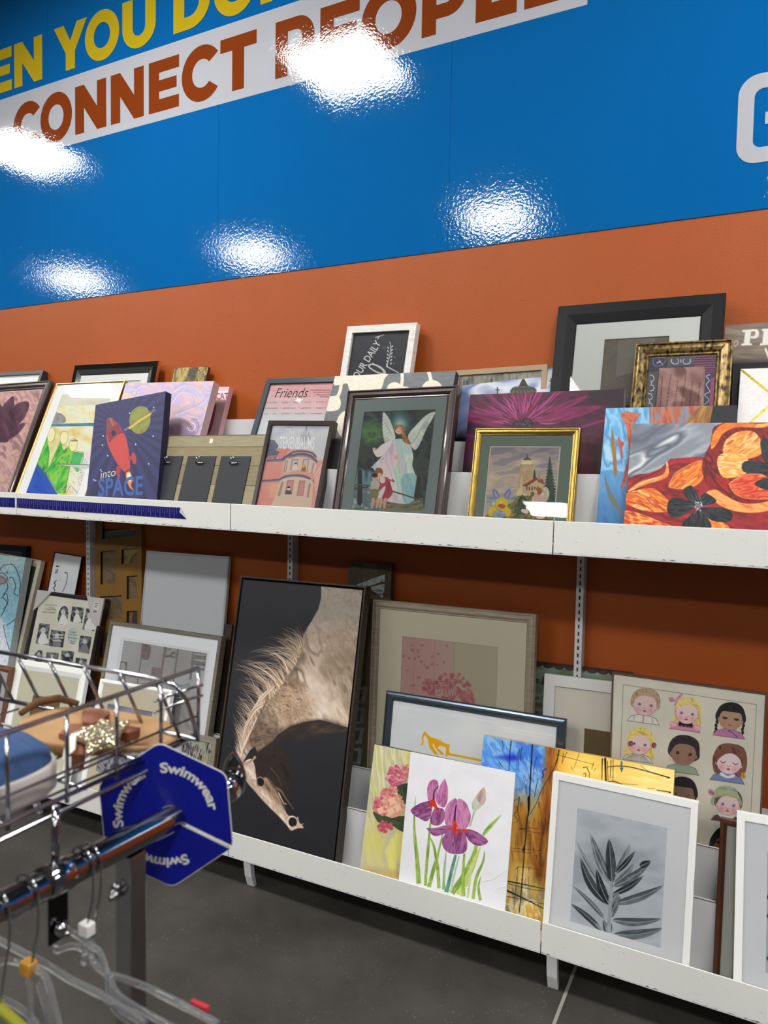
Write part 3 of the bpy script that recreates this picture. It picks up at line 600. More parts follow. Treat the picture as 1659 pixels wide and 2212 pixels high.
a.tex([(470,640),(535,650),(497,768),(452,705)], ['57b36b', '3f9e57'], 8, 100, 2, 3, sm=False)
for q in ([(228,705),(295,780),(370,905)], [(308,640),(306,700),(293,780)], [(293,780),(350,700),(408,640)], [(452,705),(497,768),(535,650),(470,645)], [(418,905),(440,760),(455,705)]): a.line(q, .7, '17402c')
for cx, cy, rx, ry in ((327,530,24,47), (410,550,25,42), (468,596,25,42)): a.ell(cx, cy, rx+1.5, ry+1.5, '3b3b2c', 8); a.ell(cx, cy, rx, ry, 'ded9a6', 8)
for i in range(12): a.line([(450+i*4, 575-abs(i-6)), (455+i*4, 560+abs(i-6)*1.5)], .6, '24242a')
for dx in (-9, 8): a.ell(468+dx, 598, 1.8, 1.5, '222222')
for cx, cy in ((440,668),(430,708),(378,715),(398,680),(436,740)): a.ell(cx, cy, 6, 5, '8c4a2c'); a.ell(cx, cy, 2.6, 2.4, 'd08a4a')
a.line([(425,905),(450,860),(475,880),(495,905)], .7, '55524a')
a.build('print', t)
# chrome
t, w, h = framed('picture_frame', 'chrome', 'mirror finish frame with a blank white mat against the orange wall', 'picture frame', .056, .018, F_CHROME, 'bevel', mats=((.055,.055,.045,.055,.10,.10,.09,.1,'dfe0e0'),), back='d0cfcb')
# gold brushed painting
t, w, h = canvas('canvas_painting', 'goldbrush', 'small dark board brushed with gold paint above the swirled canvas', 'painting', .016, '5e2a1c')
a = Art('goldbrush', .002, '1f2622').zoom(0, 760, 2.963)
a.tex([(1115,108),(1335,100),(1310,160),(1280,215),(1120,215),(1100,170)], ['8a7438', 'b49a55', '6b5a2c', '3a3a28'], 9, 100, 4, 3, contrast=2.4)
for k in range(60): x = rr.uniform(1180, 1320); y = rr.uniform(108, 195); a.ell(x, y, 2.6, 3.6, '1b201c', 30)
a.build('painted_face', t)
# CAT canvas
t, w, h = canvas('canvas_painting', 'cat', 'pink canvas in clear plastic wrap reading CAT on a white band', 'painting', .03, 'c99aa0')
a = Art('cat', .002, 'a58488').zoom(0, 760, 2.963)
a.tex(None, ['9a7c80', 'aa8a8c'], 20, 0, 1, 1); a.fill([(1360,222),(1500,222),(1490,250),(1360,252)], 'd8a9b0'); a.fill([(1360,250),(1490,248),(1472,306),(1350,306)], 'e2dad8')
a.fill([(1340,430),(1385,330),(1360,470),(1330,530)], '7f2f3a', True)
a.text(t, 'CAT', (1382,305), (1462,303), 42, 'b04068', bold=.02)
a.build('painted_face', t)
# swirl canvas
t, w, h = canvas('canvas_painting', 'swirl', 'thick pink canvas with marbled blue and white swirls behind the rocket', 'painting', .04, 'c7a6ac')
a = Art('swirl', .0018, 'c7a9b6').zoom(0, 760, 2.963)
a.tex(None, ['b9a3c4', 'd3a9ab', 'cfb0b4', 'a9a6cf', 'd6b0a0'], 30, 40, 1.3, 4, contrast=2.4)
for q in ([(850,260),(900,215),(960,230),(1010,300),(980,360)], [(1090,330),(1150,260),(1230,270),(1250,330),(1180,360),(1150,400)], [(1120,400),(1200,370),(1290,330),(1330,280)], [(1190,400),(1290,420),(1300,380),(1250,350)], [(1250,500),(1300,470),(1290,430),(1240,440)], [(1110,250),(1180,210),(1260,230)], [(1290,230),(1340,260),(1370,230)], [(830,230),(880,250),(870,300)]):
    a.line(q, 9, '8f98c9', 6, a=.5, soft=4); a.line([(x+5, y+6) for x, y in q], 2.6, 'e0d0d8', 1.2, a=.6, soft=1.6); a.line([(x-7, y-4) for x, y in q], 2.5, 'c99894', 1.5, a=.5, soft=2)
a.tex([(1085,440),(1140,425),(1210,450),(1240,530),(1085,530)], ['6f5a68', '8a6f80'], 14, 30, 2, 4, soft=3, a=.85)
for r in (48, 36, 24, 12): a.line([(1225+r*math.cos(k), 480+r*math.sin(k)*1.1) for k in np.arange(-1.5, 3.2, .5)], 2.4, ['8fa0d4', 'e2d3da', 'b4849a', '6d79b8'][r//12-1], a=.8)
a.build('painted_face', t)
# INTO SPACE
t, w, h = canvas('canvas_painting', 'space', 'navy canvas of a red rocket and ringed planet reading into SPACE', 'painting', .036, '1d1d38')
a = Art('space', .0014, '26264c').zoom(0, 760, 2.963)
for k in range(28):
    a0 = k*2*math.pi/28; a.fill([(780,470), (780+900*math.cos(a0), 470+900*math.sin(a0)), (780+900*math.cos(a0+.11), 470+900*math.sin(a0+.11))], '2f3060', soft=3)
a.grain(.12, 2.5)
for x, y in ((984,356),(830,393),(660,538),(655,597),(868,592),(980,540),(952,717),(689,665),(645,756),(600,820),(612,824),(800,880)):
    a.fill([(x+(7 if i % 2 == 0 else 3)*math.sin(i*math.pi/5), y-(7 if i % 2 == 0 else 3)*math.cos(i*math.pi/5)) for i in range(10)], 'd9d9de')
a.ell(895,437,68,90,'767a36',8); a.tex([(835,400),(870,360),(930,352),(960,400),(955,470),(905,520),(850,500)], ['6c7034', '868a40', '74783a'], 12, -28, 3, 2)
a.line([(800,500),(890,440),(988,372)], 5, '6a5f6a', 5, sm=False); a.line([(830,488),(890,442),(962,398)], 5, 'c2a838', 5, sm=False)
a.fill([(690,425),(720,440),(755,460),(785,510),(815,600),(832,700),(828,768),(800,770),(745,705),(700,620),(683,560),(682,480)], 'b84044', True)
a.fill([(690,425),(710,424),(740,445),(758,462),(700,512),(684,500),(682,460)], '7a3a38', True); a.line([(705,425),(722,470)], 3, '9a6a5a'); a.line([(716,428),(740,468)], 3, 'a04040')
a.fill([(683,512),(756,462),(788,518),(700,585)], '7f2438'); a.ell(728,521,22,23,'a33742'); a.ell(728,521,18,20,'1c2142')
a.fill([(700,590),(790,520),(825,640),(828,768),(800,770),(745,705)], 'b8413f', True, a=.9)
a.fill([(820,670),(850,665),(850,690),(824,696)], '9c2f3a'); a.ell(857,682,15,38,'b03a40',-8); a.fill([(745,735),(765,730),(775,760),(750,775)], '9c2f3a'); a.ell(756,775,11,36,'9f3440',-10)
a.fill([(798,765),(830,748),(832,768),(805,780)], '7a2b33')
a.fill([(806,780),(832,768),(848,820),(838,855),(855,885),(832,870),(812,828)], 'd98030', True); a.fill([(812,785),(830,775),(840,815),(826,830)], 'f2e6c8', True)
a.build('painted_face', t, bump=.00008)
a.text(t, 'into', (640,812), (745,792), 52, 'b9b6ae', bold=.004, shear=.35)
a.text(t, 'SPACE', (626,925), (922,912), 118, '3d5a9a', bold=.022, shear=.12)
# clip board
t, w, h = framed('clip_board', 'clipboard', 'weathered wood plank board with three black photo panels and silver clips', 'photo board', .004, .018, mat('board_rim', '4f4434', .7), 'box', glass=False, back_y=.002)
WOODB = [mat('weathered_plank_%d' % i, c1, .7, col2=c2, noise=.22, nscale=7, nstretch=(2.2, 2, 26), bump=.0005, bscale=60) for i, (c1, c2) in enumerate((('857a5e', '9d9274'), ('7a6c52', '948764'), ('8a8062', '756a50')))]
z = h; 
for i, hh in enumerate((.052, .078, .080, .078, .069)):
    obj('plank', MB().box(.002, w-.001, 0, .012, max(0, z-hh+.0015), z), WOODB[i % 3], t, bevel=.0012); z -= hh
for x0, x1 in ((.048, .193), (.219, .366), (.392, .538)):
    p = obj('photo_panel', MB().box(x0, x1, -.004, 0, .045, h-.091), mat('matte_black_panel', '25262c', .6), t, bevel=.0006)
    cx = (x0+x1)/2-.002; mb = MB(); mb.box(cx-.018, cx+.018, -.012, -.0042, h-.125, h-.119); mb.tube([(cx-.018, -.009, h-.122), (cx+.018, -.009, h-.122)], .0032, 8)
    mb.tube([(cx-.010, -.008, h-.12), (cx-.003, -.016, h-.110), (cx-.012, -.020, h-.100)], .0016, 6); mb.tube([(cx+.006, -.008, h-.12), (cx, -.016, h-.110), (cx+.006, -.021, h-.100)], .0022, 6); mb.ball((cx+.004, -.019, h-.103), .0055, 8, 6)
    obj('bulldog_clip', mb, F_CHROME, p, smooth=True)
obj('price_sticker', MB().box(.312, .328, -.0005, 0, h-.034, h-.013), mat('sticker_white', 'dcdcdc', .6), t); obj('sticker_band', MB().box(.312, .328, -.0007, -.0004, h-.018, h-.012), mat('sticker_orange', 'd98a4a', .6), t)
# friends
t, w, h = framed('framed_picture', 'friends', 'blue black frame with a pink print headed Friends in script', 'framed picture', .024, .022, F_NAVY, 'flat')
a = Art('friends', .0018, 'b9b4b6').zoom(480, 680, 2.86)
a.grad((480,430),(440,700), [(0, 'c2868a'), (.35, 'c29a9c'), (.75, 'b4b1b3'), (1, 'b6bbbd')])
a.tex(None, ['ffffff', 'c9a0a2'], 40, 0, 1, 4, a=.12); a.fill([(468,512),(494,522),(478,548),(450,530)], 'dcdcd8')
a.build('print', t)
a.text(t, 'Friends', (318,512), (535,510), 62, '262026', shear=.55, bold=-.004)
a.line([(300,500),(330,460),(420,440),(500,470)], 1, '221c20')
for (x0, x1, y, s) in ((545,672,468,'a true friend is someone'), (560,668,482,'who reaches for your'), (580,664,496,'hand and touches'), (606,660,510,'your heart')): a.text(t, s, (x0,y), (x1,y), 8, '1d181b', bold=.006)
for (x0, x1, y, s, c) in ((300,640,472,'loved  •  caring  •  memories', 'b5706e'), (300,640,508,'treasured  •  positive  •  love', 'b5706e'), (262,650,546,'friendship  •  happy  •  heart  •  enjoy  •  kindness', '9c7072'), (262,640,582,'optimistic  •  generous  •  jubilant  •  inspire', 'a0605c'), (246,618,616,'loyal  •  joy  •  faithful  •  beautiful  •  honesty', '8a7272')): a.text(t, s, (x0,y), (x1,y-2), 12, c, shear=.3)
# cherry canvas
t, w, h = canvas('canvas_print', 'cherry', 'charcoal canvas with cream leaf and cherry shapes behind the angel picture', 'painting', .035, '2f3236')
a = Art('cherry', .0018, '54575a').zoom(480, 680, 2.86)
a.tex(None, ['4e5154', '5a5d60'], 3, 0, 3, 2)
CRM = 'cfc6b4'
a.fill([(690,365),(1005,350),(1000,400),(985,450),(950,480),(830,480),(790,470),(775,430),(760,425),(735,432),(705,436),(690,430)], CRM, True); a.line([(735,430),(728,470),(712,508)], 7, CRM, 7)
a.fill([(690,500),(720,505),(733,540),(725,575),(700,592),(640,590),(640,520)], CRM, True)
a.ell(1065,460,48,44,CRM); a.line([(1110,355),(1112,400),(1106,450)], 7, CRM, 7); a.ell(1125,470,40,28,CRM)
a.ell(1297,455,62,52,CRM); a.line([(1275,350),(1284,380),(1290,410)], 8, CRM, 8); a.ell(780,680,75,90,CRM)
a.grain(.08, 1.5); a.build('painted_face', t)
# our daily
t, w, h = framed('framed_sign', 'daily', 'white wooden frame with black sign reading OUR DAILY standing highest left', 'sign', .028, .03, F_WASH, 'box', glass=True, gy=.011)
a = Art('daily', .0018, '2f3036').zoom(480, 680, 2.86); a.tex(None, ['2b2c32', '383940'], 25, 20, 1, 3)
WH = 'dedede'
a.line([(905,312),(930,306),(975,322),(1005,350),(1000,364),(960,356),(915,330),(905,312)], 3, WH, 3); a.line([(1000,362),(985,335),(930,300)], 2.2, WH); a.line([(1014,318),(1088,357)], 2.4, WH)
a.line([(1036,170),(1042,200),(1036,250),(1016,318)], 1.6, WH)
for k in range(6): y = 200+k*21; a.ell(1050-k*1.6, y-4, 9, 3.6, WH, -50); a.ell(1026-k*1.6, y+4, 9, 3.6, WH, 50)
for q in ((1000,204),(1072,214),(1066,262),(1062,302)): a.ell(*q, 2.5, 2.5, WH)
a.line([(948,140),(1000,124)], 2, WH, 1); a.line([(960,150),(975,128)], 1.6, WH, 1)
a.build('print', t)
a.text(t, 'OUR DAILY', (838,402), (984,176), 44, 'dcdcdc', bold=.012)
# tenenbaums
t, w, h = framed('framed_poster', 'tenen', 'dark framed pink house poster titled The Royal Tenenbaums', 'framed picture', .0165, .03, F_ESP, 'box', mats=())
a = Art('tenen', .0013, 'c9cbd0').zoom(460, 860, 5.925)
a.tex(None, ['c6cad2', 'd6d3d4', 'bcc3ce', 'd9d5d2'], 90, 0, 1, 3)
PK, PK2, PK3, CR_ = 'e0a095', 'd68c82', 'e8b5a8', 'dcc4ae'
a.fill([(560,660),(840,650),(960,650),(1280,680),(1320,800),(1400,790),(1420,900),(1330,1500),(500,1500)], PK)
a.tex([(560,800),(900,790),(800,1500),(480,1500)], ['e2a49a', 'dc968c', 'e8b0a4'], 40, 0, 2, 2, sm=False)
a.fill([(840,640),(1010,640),(925,735),(920,790),(830,760)], PK2); 
a.tex([(700,520),(790,540),(840,610),(820,660),(740,680),(700,690)], ['565a70', '7c8090', '42465c'], 18, 20, 2, 2, sm=False)
for k in range(6): a.line([(680,640+k*22),(840-k*8,690+k*16)], 3, '5a5f78'); 
a.fill([(700,740),(830,725),(830,750),(700,790)], 'a87f86')
a.fill([(1130,440),(1180,400),(1240,440),(1260,560),(1120,560)], '9aa0a8', a=.6); a.line([(1205,350),(1190,440)], 3, '8f9aa0')
a.fill([(960,690),(1050,660),(1160,655),(1260,680),(1320,720),(1325,830),(1150,790),(1000,800),(930,800)], PK, True)
a.line([(945,740),(1030,690),(1150,680),(1260,700),(1318,750)], 3.5, '585b74'); a.line([(700,800),(880,790),(930,750),(1020,730),(1150,715),(1260,745),(1325,815)], 5, '5c5f7a'); a.line([(700,812),(885,800),(960,770),(1120,735),(1250,765),(1322,830)], 3, '8a8894')
a.fill([(920,800),(1000,770),(1120,755),(1250,790),(1322,840),(1290,960),(1180,930),(1050,925),(900,960)], CR_, True)
for x0, x1, x2, x3, y0, y1 in ((925,960,935,900,800,950), (1010,1095,1075,985,780,925), (1155,1230,1210,1130,780,940), (1280,1300,1275,1255,830,960)):
    a.fill([(x0,y0),(x1,y0),(x2,y1),(x3,y1)], 'a88684'); a.fill([(x0+12,y0+12),(x1-10,y0+12),(x2-10,y1-8),(x3+14,y1-8)], 'c9c0c4')
a.fill([(1045,850),(1070,845),(1085,880),(1075,925),(1010,925),(1025,880)], 'ded6c6'); a.ell(1057,845,16,16,'e0c4b0'); a.fill([(1040,842),(1050,826),(1075,830),(1072,842)], '2d2a2c')
a.fill([(1150,860),(1175,850),(1190,900),(1185,935),(1128,930)], '9c6a34'); a.ell(1160,868,16,26,'d6b450')
a.line([(640,1060),(760,1055),(860,1040),(930,1005),(1040,990),(1170,1000),(1280,1060)], 5, '62637c'); a.line([(645,1070),(860,1052),(960,1010),(1100,1005),(1270,1070)], 2.5, '8c8a96')
a.fill([(860,1060),(960,1020),(1100,1010),(1230,1040),(1275,1080),(1200,1500),(740,1500),(800,1250)], CR_, True)
for x0, x1, x2, x3, y0, y1 in ((880,905,860,825,1070,1250), (950,1040,1010,920,1050,1230), (1105,1185,1155,1070,1055,1250), (1230,1255,1225,1200,1090,1270)):
    a.fill([(x0,y0),(x1,y0),(x2,y1),(x3,y1)], 'a58680'); a.fill([(x0+12,y0+14),(x1-10,y0+14),(x2-10,y1-8),(x3+14,y1-8)], 'cf8f8c')
a.ell(970,1150,20,22,'26242a'); a.fill([(950,1150),(992,1150),(985,1185),(955,1185)], 'e0d4c8'); a.fill([(935,1180),(1000,1180),(1010,1232),(920,1232)], '5a5658')
for k in range(5): a.line([(1300+k*6,1000+k*60),(1400-k*10,850+k*70)], 4, 'e8bcae')
for k in range(3): a.line([(770+k*26,1100),(730+k*26,1260)], 6, 'e6b48e', a=.6)
a.build('print', t)
a.text(t, 'The Royal', (915,462), (1290,465), 72, 'e8e8e6', shear=.15, bold=-.006)
a.text(t, 'TENENBAUMS', (850,645), (1300,655), 160, 'efefee', bold=.014, shear=.1)
# angel
t, w, h = framed('framed_picture', 'angel', 'dark walnut frame with grey mat around an angel above two children', 'framed picture', .036, .028, F_BROWN, 'ogee', mats=((.035,.035,.035,.035,.077,.074,.081,.074,'86918f'),))
a = Art('angel', .0013, '26332e').zoom(480, 680, 2.86)
a.tex(None, ['1e2826', '2f3f36', '3a4038', '20242c', '465048'], 30, 40, 1.5, 6, contrast=2)
a.tex([(860,680),(960,660),(1000,760),(880,790)], ['3d5f3a', '5f7f48', '2f4636'], 16, 0, 1.5, 2, soft=8); a.blur_blob(1100, 670, 60, '5f9a94', .85); a.blur_blob(1100, 675, 30, 'b9d6cc', .7)
a.tex([(800,980),(900,960),(960,1010),(920,1100),(800,1120)], ['3a5860', '6f95a0', '2c4248'], 12, 90, 3, 5, soft=4)
a.tex([(790,1130),(900,1060),(1000,1080),(1000,1190),(790,1200)], ['8a9aa0', '5b6b70', 'b5c0c0'], 12, 30, 1.5, 7, soft=5)
a.tex([(1000,1170),(1240,1130),(1250,1230),(940,1215)], ['5a5a48', '7f7a5c', '464636'], 8, -10, 4, 3, sm=False)
for sgn, pts in ((-1, [(995,603),(1030,640),(1055,700),(1070,760),(1040,790),(1010,800),(995,750),(990,690)]), (1, [(1315,600),(1260,620),(1200,680),(1150,740),(1160,790),(1190,835),(1225,790),(1260,710),(1300,640)])):
    a.tex(pts, ['a9b0a8', 'd9dcd0', 'c2c8bc'], 6, 60 if sgn < 0 else -55, 6, 4)
    for k in range(9):
        f = k/9; p0 = pts[0]; a.line([(p0[0]+(pts[4][0]-p0[0])*f, p0[1]+(pts[4][1]-p0[1])*f), (p0[0]+(pts[5][0]-p0[0])*f+sgn*18, p0[1]+(pts[5][1]-p0[1])*f+22)], 1, '8d948c', .5, a=.7)
a.tex([(1060,770),(1150,780),(1180,870),(1175,930),(1200,1010),(1210,1110),(1150,1165),(1060,1160),(1010,1130),(940,960),(920,945),(980,880),(990,830)], ['c9d6c8', 'e2dcd8', 'a9d0c4', 'd8c2d0', 'b7d8b4'], 16, 75, 4, 3)
a.tex([(1010,820),(1060,780),(1080,900),(1040,1000),(1030,1060),(1110,1120),(1060,1160),(1000,1130),(960,960)], ['d9b3bc', 'e8cdd0', 'c7a9c0'], 12, 80, 4, 7, a=.8)
a.tex([(1110,1000),(1200,990),(1210,1110),(1130,1165)], ['6fa8b8', '8fc0b8', '5b93ac'], 12, 70, 4, 2, a=.8)
a.tex([(990,800),(1050,780),(1010,850),(960,880),(930,835),(955,830)], ['d9dcd0', 'e6d2d2'], 9, 10, 2, 2); a.ell(943,830,15,8,'d8aa8c',20)
a.ell(1093,705,28,33,'e0b79a'); a.tex([(1066,700),(1075,680),(1110,680),(1125,700),(1130,740),(1165,790),(1150,800),(1115,775),(1105,720),(1090,695),(1070,715)], ['b5844a', '8f5f30', 'd0a060'], 5, 60, 3, 2)
for dx in (-11, 6): a.ell(1090+dx, 706, 2, 1.4, '5a3c30')
a.line([(1084,722),(1094,722)], 1.2, 'a8524a'); a.ell(1076,880,14,14,'d8b098')
for q in ([(1060,800),(1040,900),(1080,1000)], [(1120,830),(1110,930),(1150,1060)], [(1160,880),(1130,960),(1190,1090)], [(1010,900),(1050,1000),(1070,1120)], [(1090,900),(1100,1010),(1120,1130)]): a.line(q, 1.4, '8fa8a0', .6, a=.6)
for q in (((850,970),(850,1160)), ((1215,1010),(1200,1130))): a.line(list(q), 9, '2c2620', 11, soft=1)
a.line([(800,1050),(900,1055),(1050,1090),(1240,1150)], 3, '5a4a36', 3); a.line([(800,1075),(900,1065)], 3, '4a3c2c', 3)
a.tex([(970,1010),(1020,1005),(1045,1060),(1050,1110),(1000,1150),(950,1140),(975,1070)], ['8f2a38', 'b04050', 'a83848'], 8, 70, 3, 2); a.line([(1010,1010),(1060,1030),(1052,1018)], 3, 'b05060')
a.fill([(975,1085),(1010,1060),(985,1130),(950,1135)], 'd9cfd0', True); a.ell(990,1020,18,22,'d6cdbd'); a.ell(968,972,26,28,'8a5c34'); a.ell(972,990,14,14,'d8aa90')
a.ell(945,1050,28,34,'b9b3a4'); a.ell(945,1005,19,20,'d2a48a'); a.ell(942,992,19,14,'2a2424'); a.fill([(920,1080),(965,1085),(955,1140),(915,1135)], '7c7450', True)
for x in (925,955,975,1000): a.line([(x+8,1140),(x,1190)], 7, 'c79c80', 5)
for k in range(26): a.ell(790+rr.uniform(0,90), 1190+rr.uniform(-22,20), 3, 3, rr.choice(['8f9c88','c9cfc4','4a5540','a0a8a0']))
a.build('print', t, 1.1)
# beige top board
t, w, h = framed('framed_picture', 'beigetop', 'beige framed picture only its top edge showing behind the cathedral canvas', 'framed picture', .02, .018, mat('beige_frame', 'a08a70', .6), 'flat', glass=False)
a = Art('beigetop', .004, '6f7268'); a.tex(None, ['5f665c', '8a8676', '40463e'], 8, 90, 3, 2); a.build('print', t)
# cathedral
t, w, h = canvas('canvas_photo', 'cathedral', 'canvas photo of church domes and crosses against a cloudy sky', 'painting', .02, '2a2c34')
a = Art('cathedral', .0018, '6a76a0').zoom(960, 620, 2.3734)
a.tex(None, ['4d5a8c', '8088a8', 'c9cbd4', 'b0b4c4', '59689a', '8d93ac', 'd6d6da'], 55, -25, 2.2, 9, contrast=2.6)
a.grad((110,650),(90,800), [(0, '6a76a0'), (1, '2a3046')], .7, [(50,560),(130,560),(130,800),(40,800)])
DK = '23241f'
for cx, base, top, wd in ((405,545,425,66), (548,560,470,28), (272,560,515,22)):
    a.line([(cx, top), (cx, top+50)], 2.2, DK, 3); a.line([(cx-9, top+12), (cx+9, top+12)], 1.8, DK); a.ell(cx, top+3, 3, 3, DK)
    a.fill([(cx-3,top+44),(cx+3,top+44),(cx+wd*.3,top+75),(cx+wd*.35,top+85),(cx-wd*.35,top+85),(cx-wd*.3,top+75)], DK, True)
a.fill([(338,528),(360,510),(440,508),(472,528),(472,560),(338,560)], '4a4c40'); a.fill([(350,515),(460,514),(475,530),(335,532)], '33342c')
for k in range(7): a.line([(345+k*19,534),(345+k*19,560)], 1.6, '23241f')
for k in range(14): a.line([(80,790),(80+40*math.cos(k*.5), 780-abs(30*math.sin(k*.5)))], 1.6, '0c0e12', .5)
a.fill([(40,775),(130,770),(130,800),(40,800)], '0c0e12'); a.build('painted_face', t)
# purple flower
t, w, h = canvas('canvas_painting', 'purple', 'canvas painting of huge dark purple petals around a black flower centre', 'painting', .03, '9a9490')
a = Art('purple', .0016, '3a1028').zoom(960, 620, 2.3734)
a.tex(None, ['2a0c1e', '4a1230', '34102a', '5a1838'], 30, 20, 2, 5)
CX, CY = 405, 705; prs_ = random.Random(11)
for k in range(34):
    an = math.pi+(k+.5)/34*math.pi*1.0; L = prs_.uniform(170, 420); w_ = prs_.uniform(14, 34); c, s_ = math.cos(an), math.sin(an)
    a.tex([(CX+c*40-s_*6, CY+s_*40+c*6), (CX+c*L*.6-s_*w_, CY+s_*L*.6+c*w_), (CX+c*L, CY+s_*L), (CX+c*L*.6+s_*w_, CY+s_*L*.6-c*w_), (CX+c*40+s_*6, CY+s_*40-c*6)], ['5a1238', '7c1c50', '45102c'] if k % 3 else ['341026', '56163a'], 8, math.degrees(an), 6, k, soft=1.5)
for k in range(46):
    an = math.pi*1.02+k/46*math.pi*.98; L0 = prs_.uniform(40, 120); L1 = L0+prs_.uniform(40, 170); c, s_ = math.cos(an), math.sin(an)
    a.line([(CX+c*L0, CY+s_*L0), (CX+c*(L0+L1)/2-s_*5, CY+s_*(L0+L1)/2+c*5), (CX+c*L1, CY+s_*L1)], 1.8, prs_.choice(['a8447e', 'b45a90', '8e3068', '7a1a34']), .3, a=.7, wm=2.6)
a.fill([(740,520),(930,520),(930,640),(820,600),(740,600)], '24141c', soft=6)
for q in ([(640,740),(760,700),(930,650)], [(620,760),(780,800),(930,820)], [(600,800),(700,860),(800,900)], [(110,760),(180,770),(300,800)], [(110,680),(200,700),(330,720)]): a.line(q, 2, '8a2c62', .6, wm=5, a=.7, soft=2)
a.tex([(690,770),(830,765),(820,960),(690,960)], ['2c0a16', '4c1020'], 12, 80, 2, 3, sm=False, a=.8)
for k in range(70): an = prs_.uniform(math.pi, 2*math.pi); r = prs_.uniform(10, 62); a.ell(CX+r*math.cos(an), CY+10+r*.7*math.sin(an), 5, 5, prs_.choice(['0d0a10', '17121a', '2a2630', '4a4656']))
a.build('painted_face', t, bump=.0001)
# lighthouse in gold
t, w, h = framed('framed_picture', 'goldframe', 'gold leaf frame with green mat around a lighthouse scene and little angel', 'framed picture', .0235, .024, F_GOLD, 'ogee', mats=((.022,.022,.026,.022,.052,.057,.058,.058,'7d8b7f'), (.050,.055,.056,.056,.056,.061,.062,.062,'d8d4ce')))
a = Art('goldframe', .0011, '9a94a0').zoom(960, 620, 2.3734)
a.grad((400,830),(380,1090), [(0, '7f7a8a'), (.35, 'a89a98'), (.6, 'c9b49a'), (1, 'a89a94')])
a.tex(None, ['8a8494', 'd2b896', 'a49aa0', 'e0c8a0', '8f8894'], 26, -10, 2.5, 4, a=.55, contrast=2.2)
a.tex([(190,1080),(330,1060),(400,1090),(340,1130),(190,1140)], ['8d8f98', 'b0aca8', '707a84'], 8, 0, 4, 3, soft=3)
a.tex([(210,1180),(250,1140),(340,1110),(400,1050),(470,1040),(560,1060),(560,1195),(210,1195)], ['6b6a3c', '8c7c48', '545a34', 'a08a54'], 9, -30, 2, 6)
for k in range(15):
    y = 880+k*16; wd = 6+k*3.4; a.tex([(540-wd, y+16), (540, y-14), (540+wd, y+16)], ['2e3f34', '465a48', '222f2a'], 5, 80, 2, k, sm=False); 
for k in range(9): y = 940+k*12; wd = 5+k*2; a.fill([(462-wd,y+12),(462,y-8),(462+wd,y+12)], '33443a')
a.blur_blob(430, 898, 60, 'f2e6c4', .7, ry=14)
a.tex([(392,912),(452,912),(446,1040),(440,1070),(366,1070),(376,1040)], ['d9c49c', 'b89c70', 'e8d8b4'], 14, 90, 2, 2, sm=False)
a.fill([(388,908),(456,908),(456,925),(388,925)], 'b09a74'); a.fill([(398,885),(446,885),(448,910),(396,910)], 'e8dcae'); a.fill([(400,888),(424,866),(448,888)], '5a5850'); a.line([(424,868),(424,858)], 1.6, '4a4a44')
a.fill([(400,915),(452,915),(452,940),(400,940)], 'c9b48c', a=.6)
a.fill([(410,1010),(470,985),(510,1010),(500,1040),(405,1060)], 'cfb48c'); a.fill([(400,1018),(470,975),(480,985),(420,1025)], '8a4434'); a.fill([(470,980),(505,985),(515,1015),(480,1000)], '9c5a44'); a.fill([(482,965),(490,965),(490,990),(482,990)], 'b08a70')
for k in range(5): a.fill([(418+k*14,1025),(426+k*14,1022),(426+k*14,1042),(418+k*14,1045)], '6f5a40')
a.tex([(355,1150),(400,1065),(445,1140),(430,1165),(365,1165)], ['3c4a34', '55603c', '2c3828'], 6, 60, 2, 5)
for k in range(120): a.ell(prs_.uniform(215,555), prs_.uniform(1120,1190), 2.4, 1.8, prs_.choice(['9aa05c', 'c07a6a', '4c5430', 'b8a05c', '3a4228', 'd0b8a0']), a=.8)
a.tex([(500,1040),(520,1025),(538,1050),(530,1090),(505,1105),(485,1080)], ['ded2c0', 'c2b09c', 'eee6d8'], 5, 40, 4, 3)
a.tex([(455,1070),(490,1060),(500,1110),(510,1165),(440,1165),(450,1110)], ['e0c4b0', 'd0a894', 'ead6c6'], 7, 80, 3, 3); a.ell(476,1048,17,18,'d8a88c'); a.ell(484,1046,18,19,'9a6236'); a.ell(468,1052,9,11,'e0b498')
a.ell(412,1150,20,11,'ddd6d0',20); a.ell(424,1135,6,12,'e2dcd6'); a.ell(492,1180,22,9,'e0c0b4'); a.line([(445,1165),(500,1165)], 4, 'd8b09c')
# duck with bunny ears
for s_, rt in ((-1, -28), (1, 24)): a.ell(300+s_*30-6, 1062, 14, 29, '5a7fd0', rt); a.ell(300+s_*30-6, 1064, 6, 20, 'c9908c', rt)
a.ell(280,1148,54,34,'c2a41c'); a.ell(244,1150,20,26,'d8bc2c',30); a.ell(318,1150,22,28,'d4b828',-30); a.ell(294,1108,32,30,'d8bc30'); a.ell(280,1165,34,20,'8f9cb4'); a.tex([(252,1160),(280,1146),(310,1160),(300,1180),(262,1180)], ['a9b6d0', '7480a0', 'd0d6e4'], 4, 20, 2, 3)
a.fill([(272,1122),(290,1112),(316,1122),(296,1136)], 'b8502c', True); a.ell(252,1110,8,9,'c9c9d4'); a.ell(290,1103,5,4,'e8e4b0')
a.build('print', t, 1.1)
# big black frame
t, w, h = framed('picture_frame', 'bigblack', 'large wide black frame with white mat and linen backing, tallest on the shelf', 'picture frame', .069, .024, F_BLACK, 'bevel', mats=((.068,.065,.067,.068,.168,.158,.127,.13,'e2e4e0'),))
a = Art('bigblack', .002, '8f8672'); a.tex(None, ['877e6a', '9a917c', '8f8672'], 1.6, 0, 1, 3); a.tex(None, ['7d745f', 'a09781'], 1.4, 90, 6, 8, a=.5); a.build('linen_backing', t, .9)
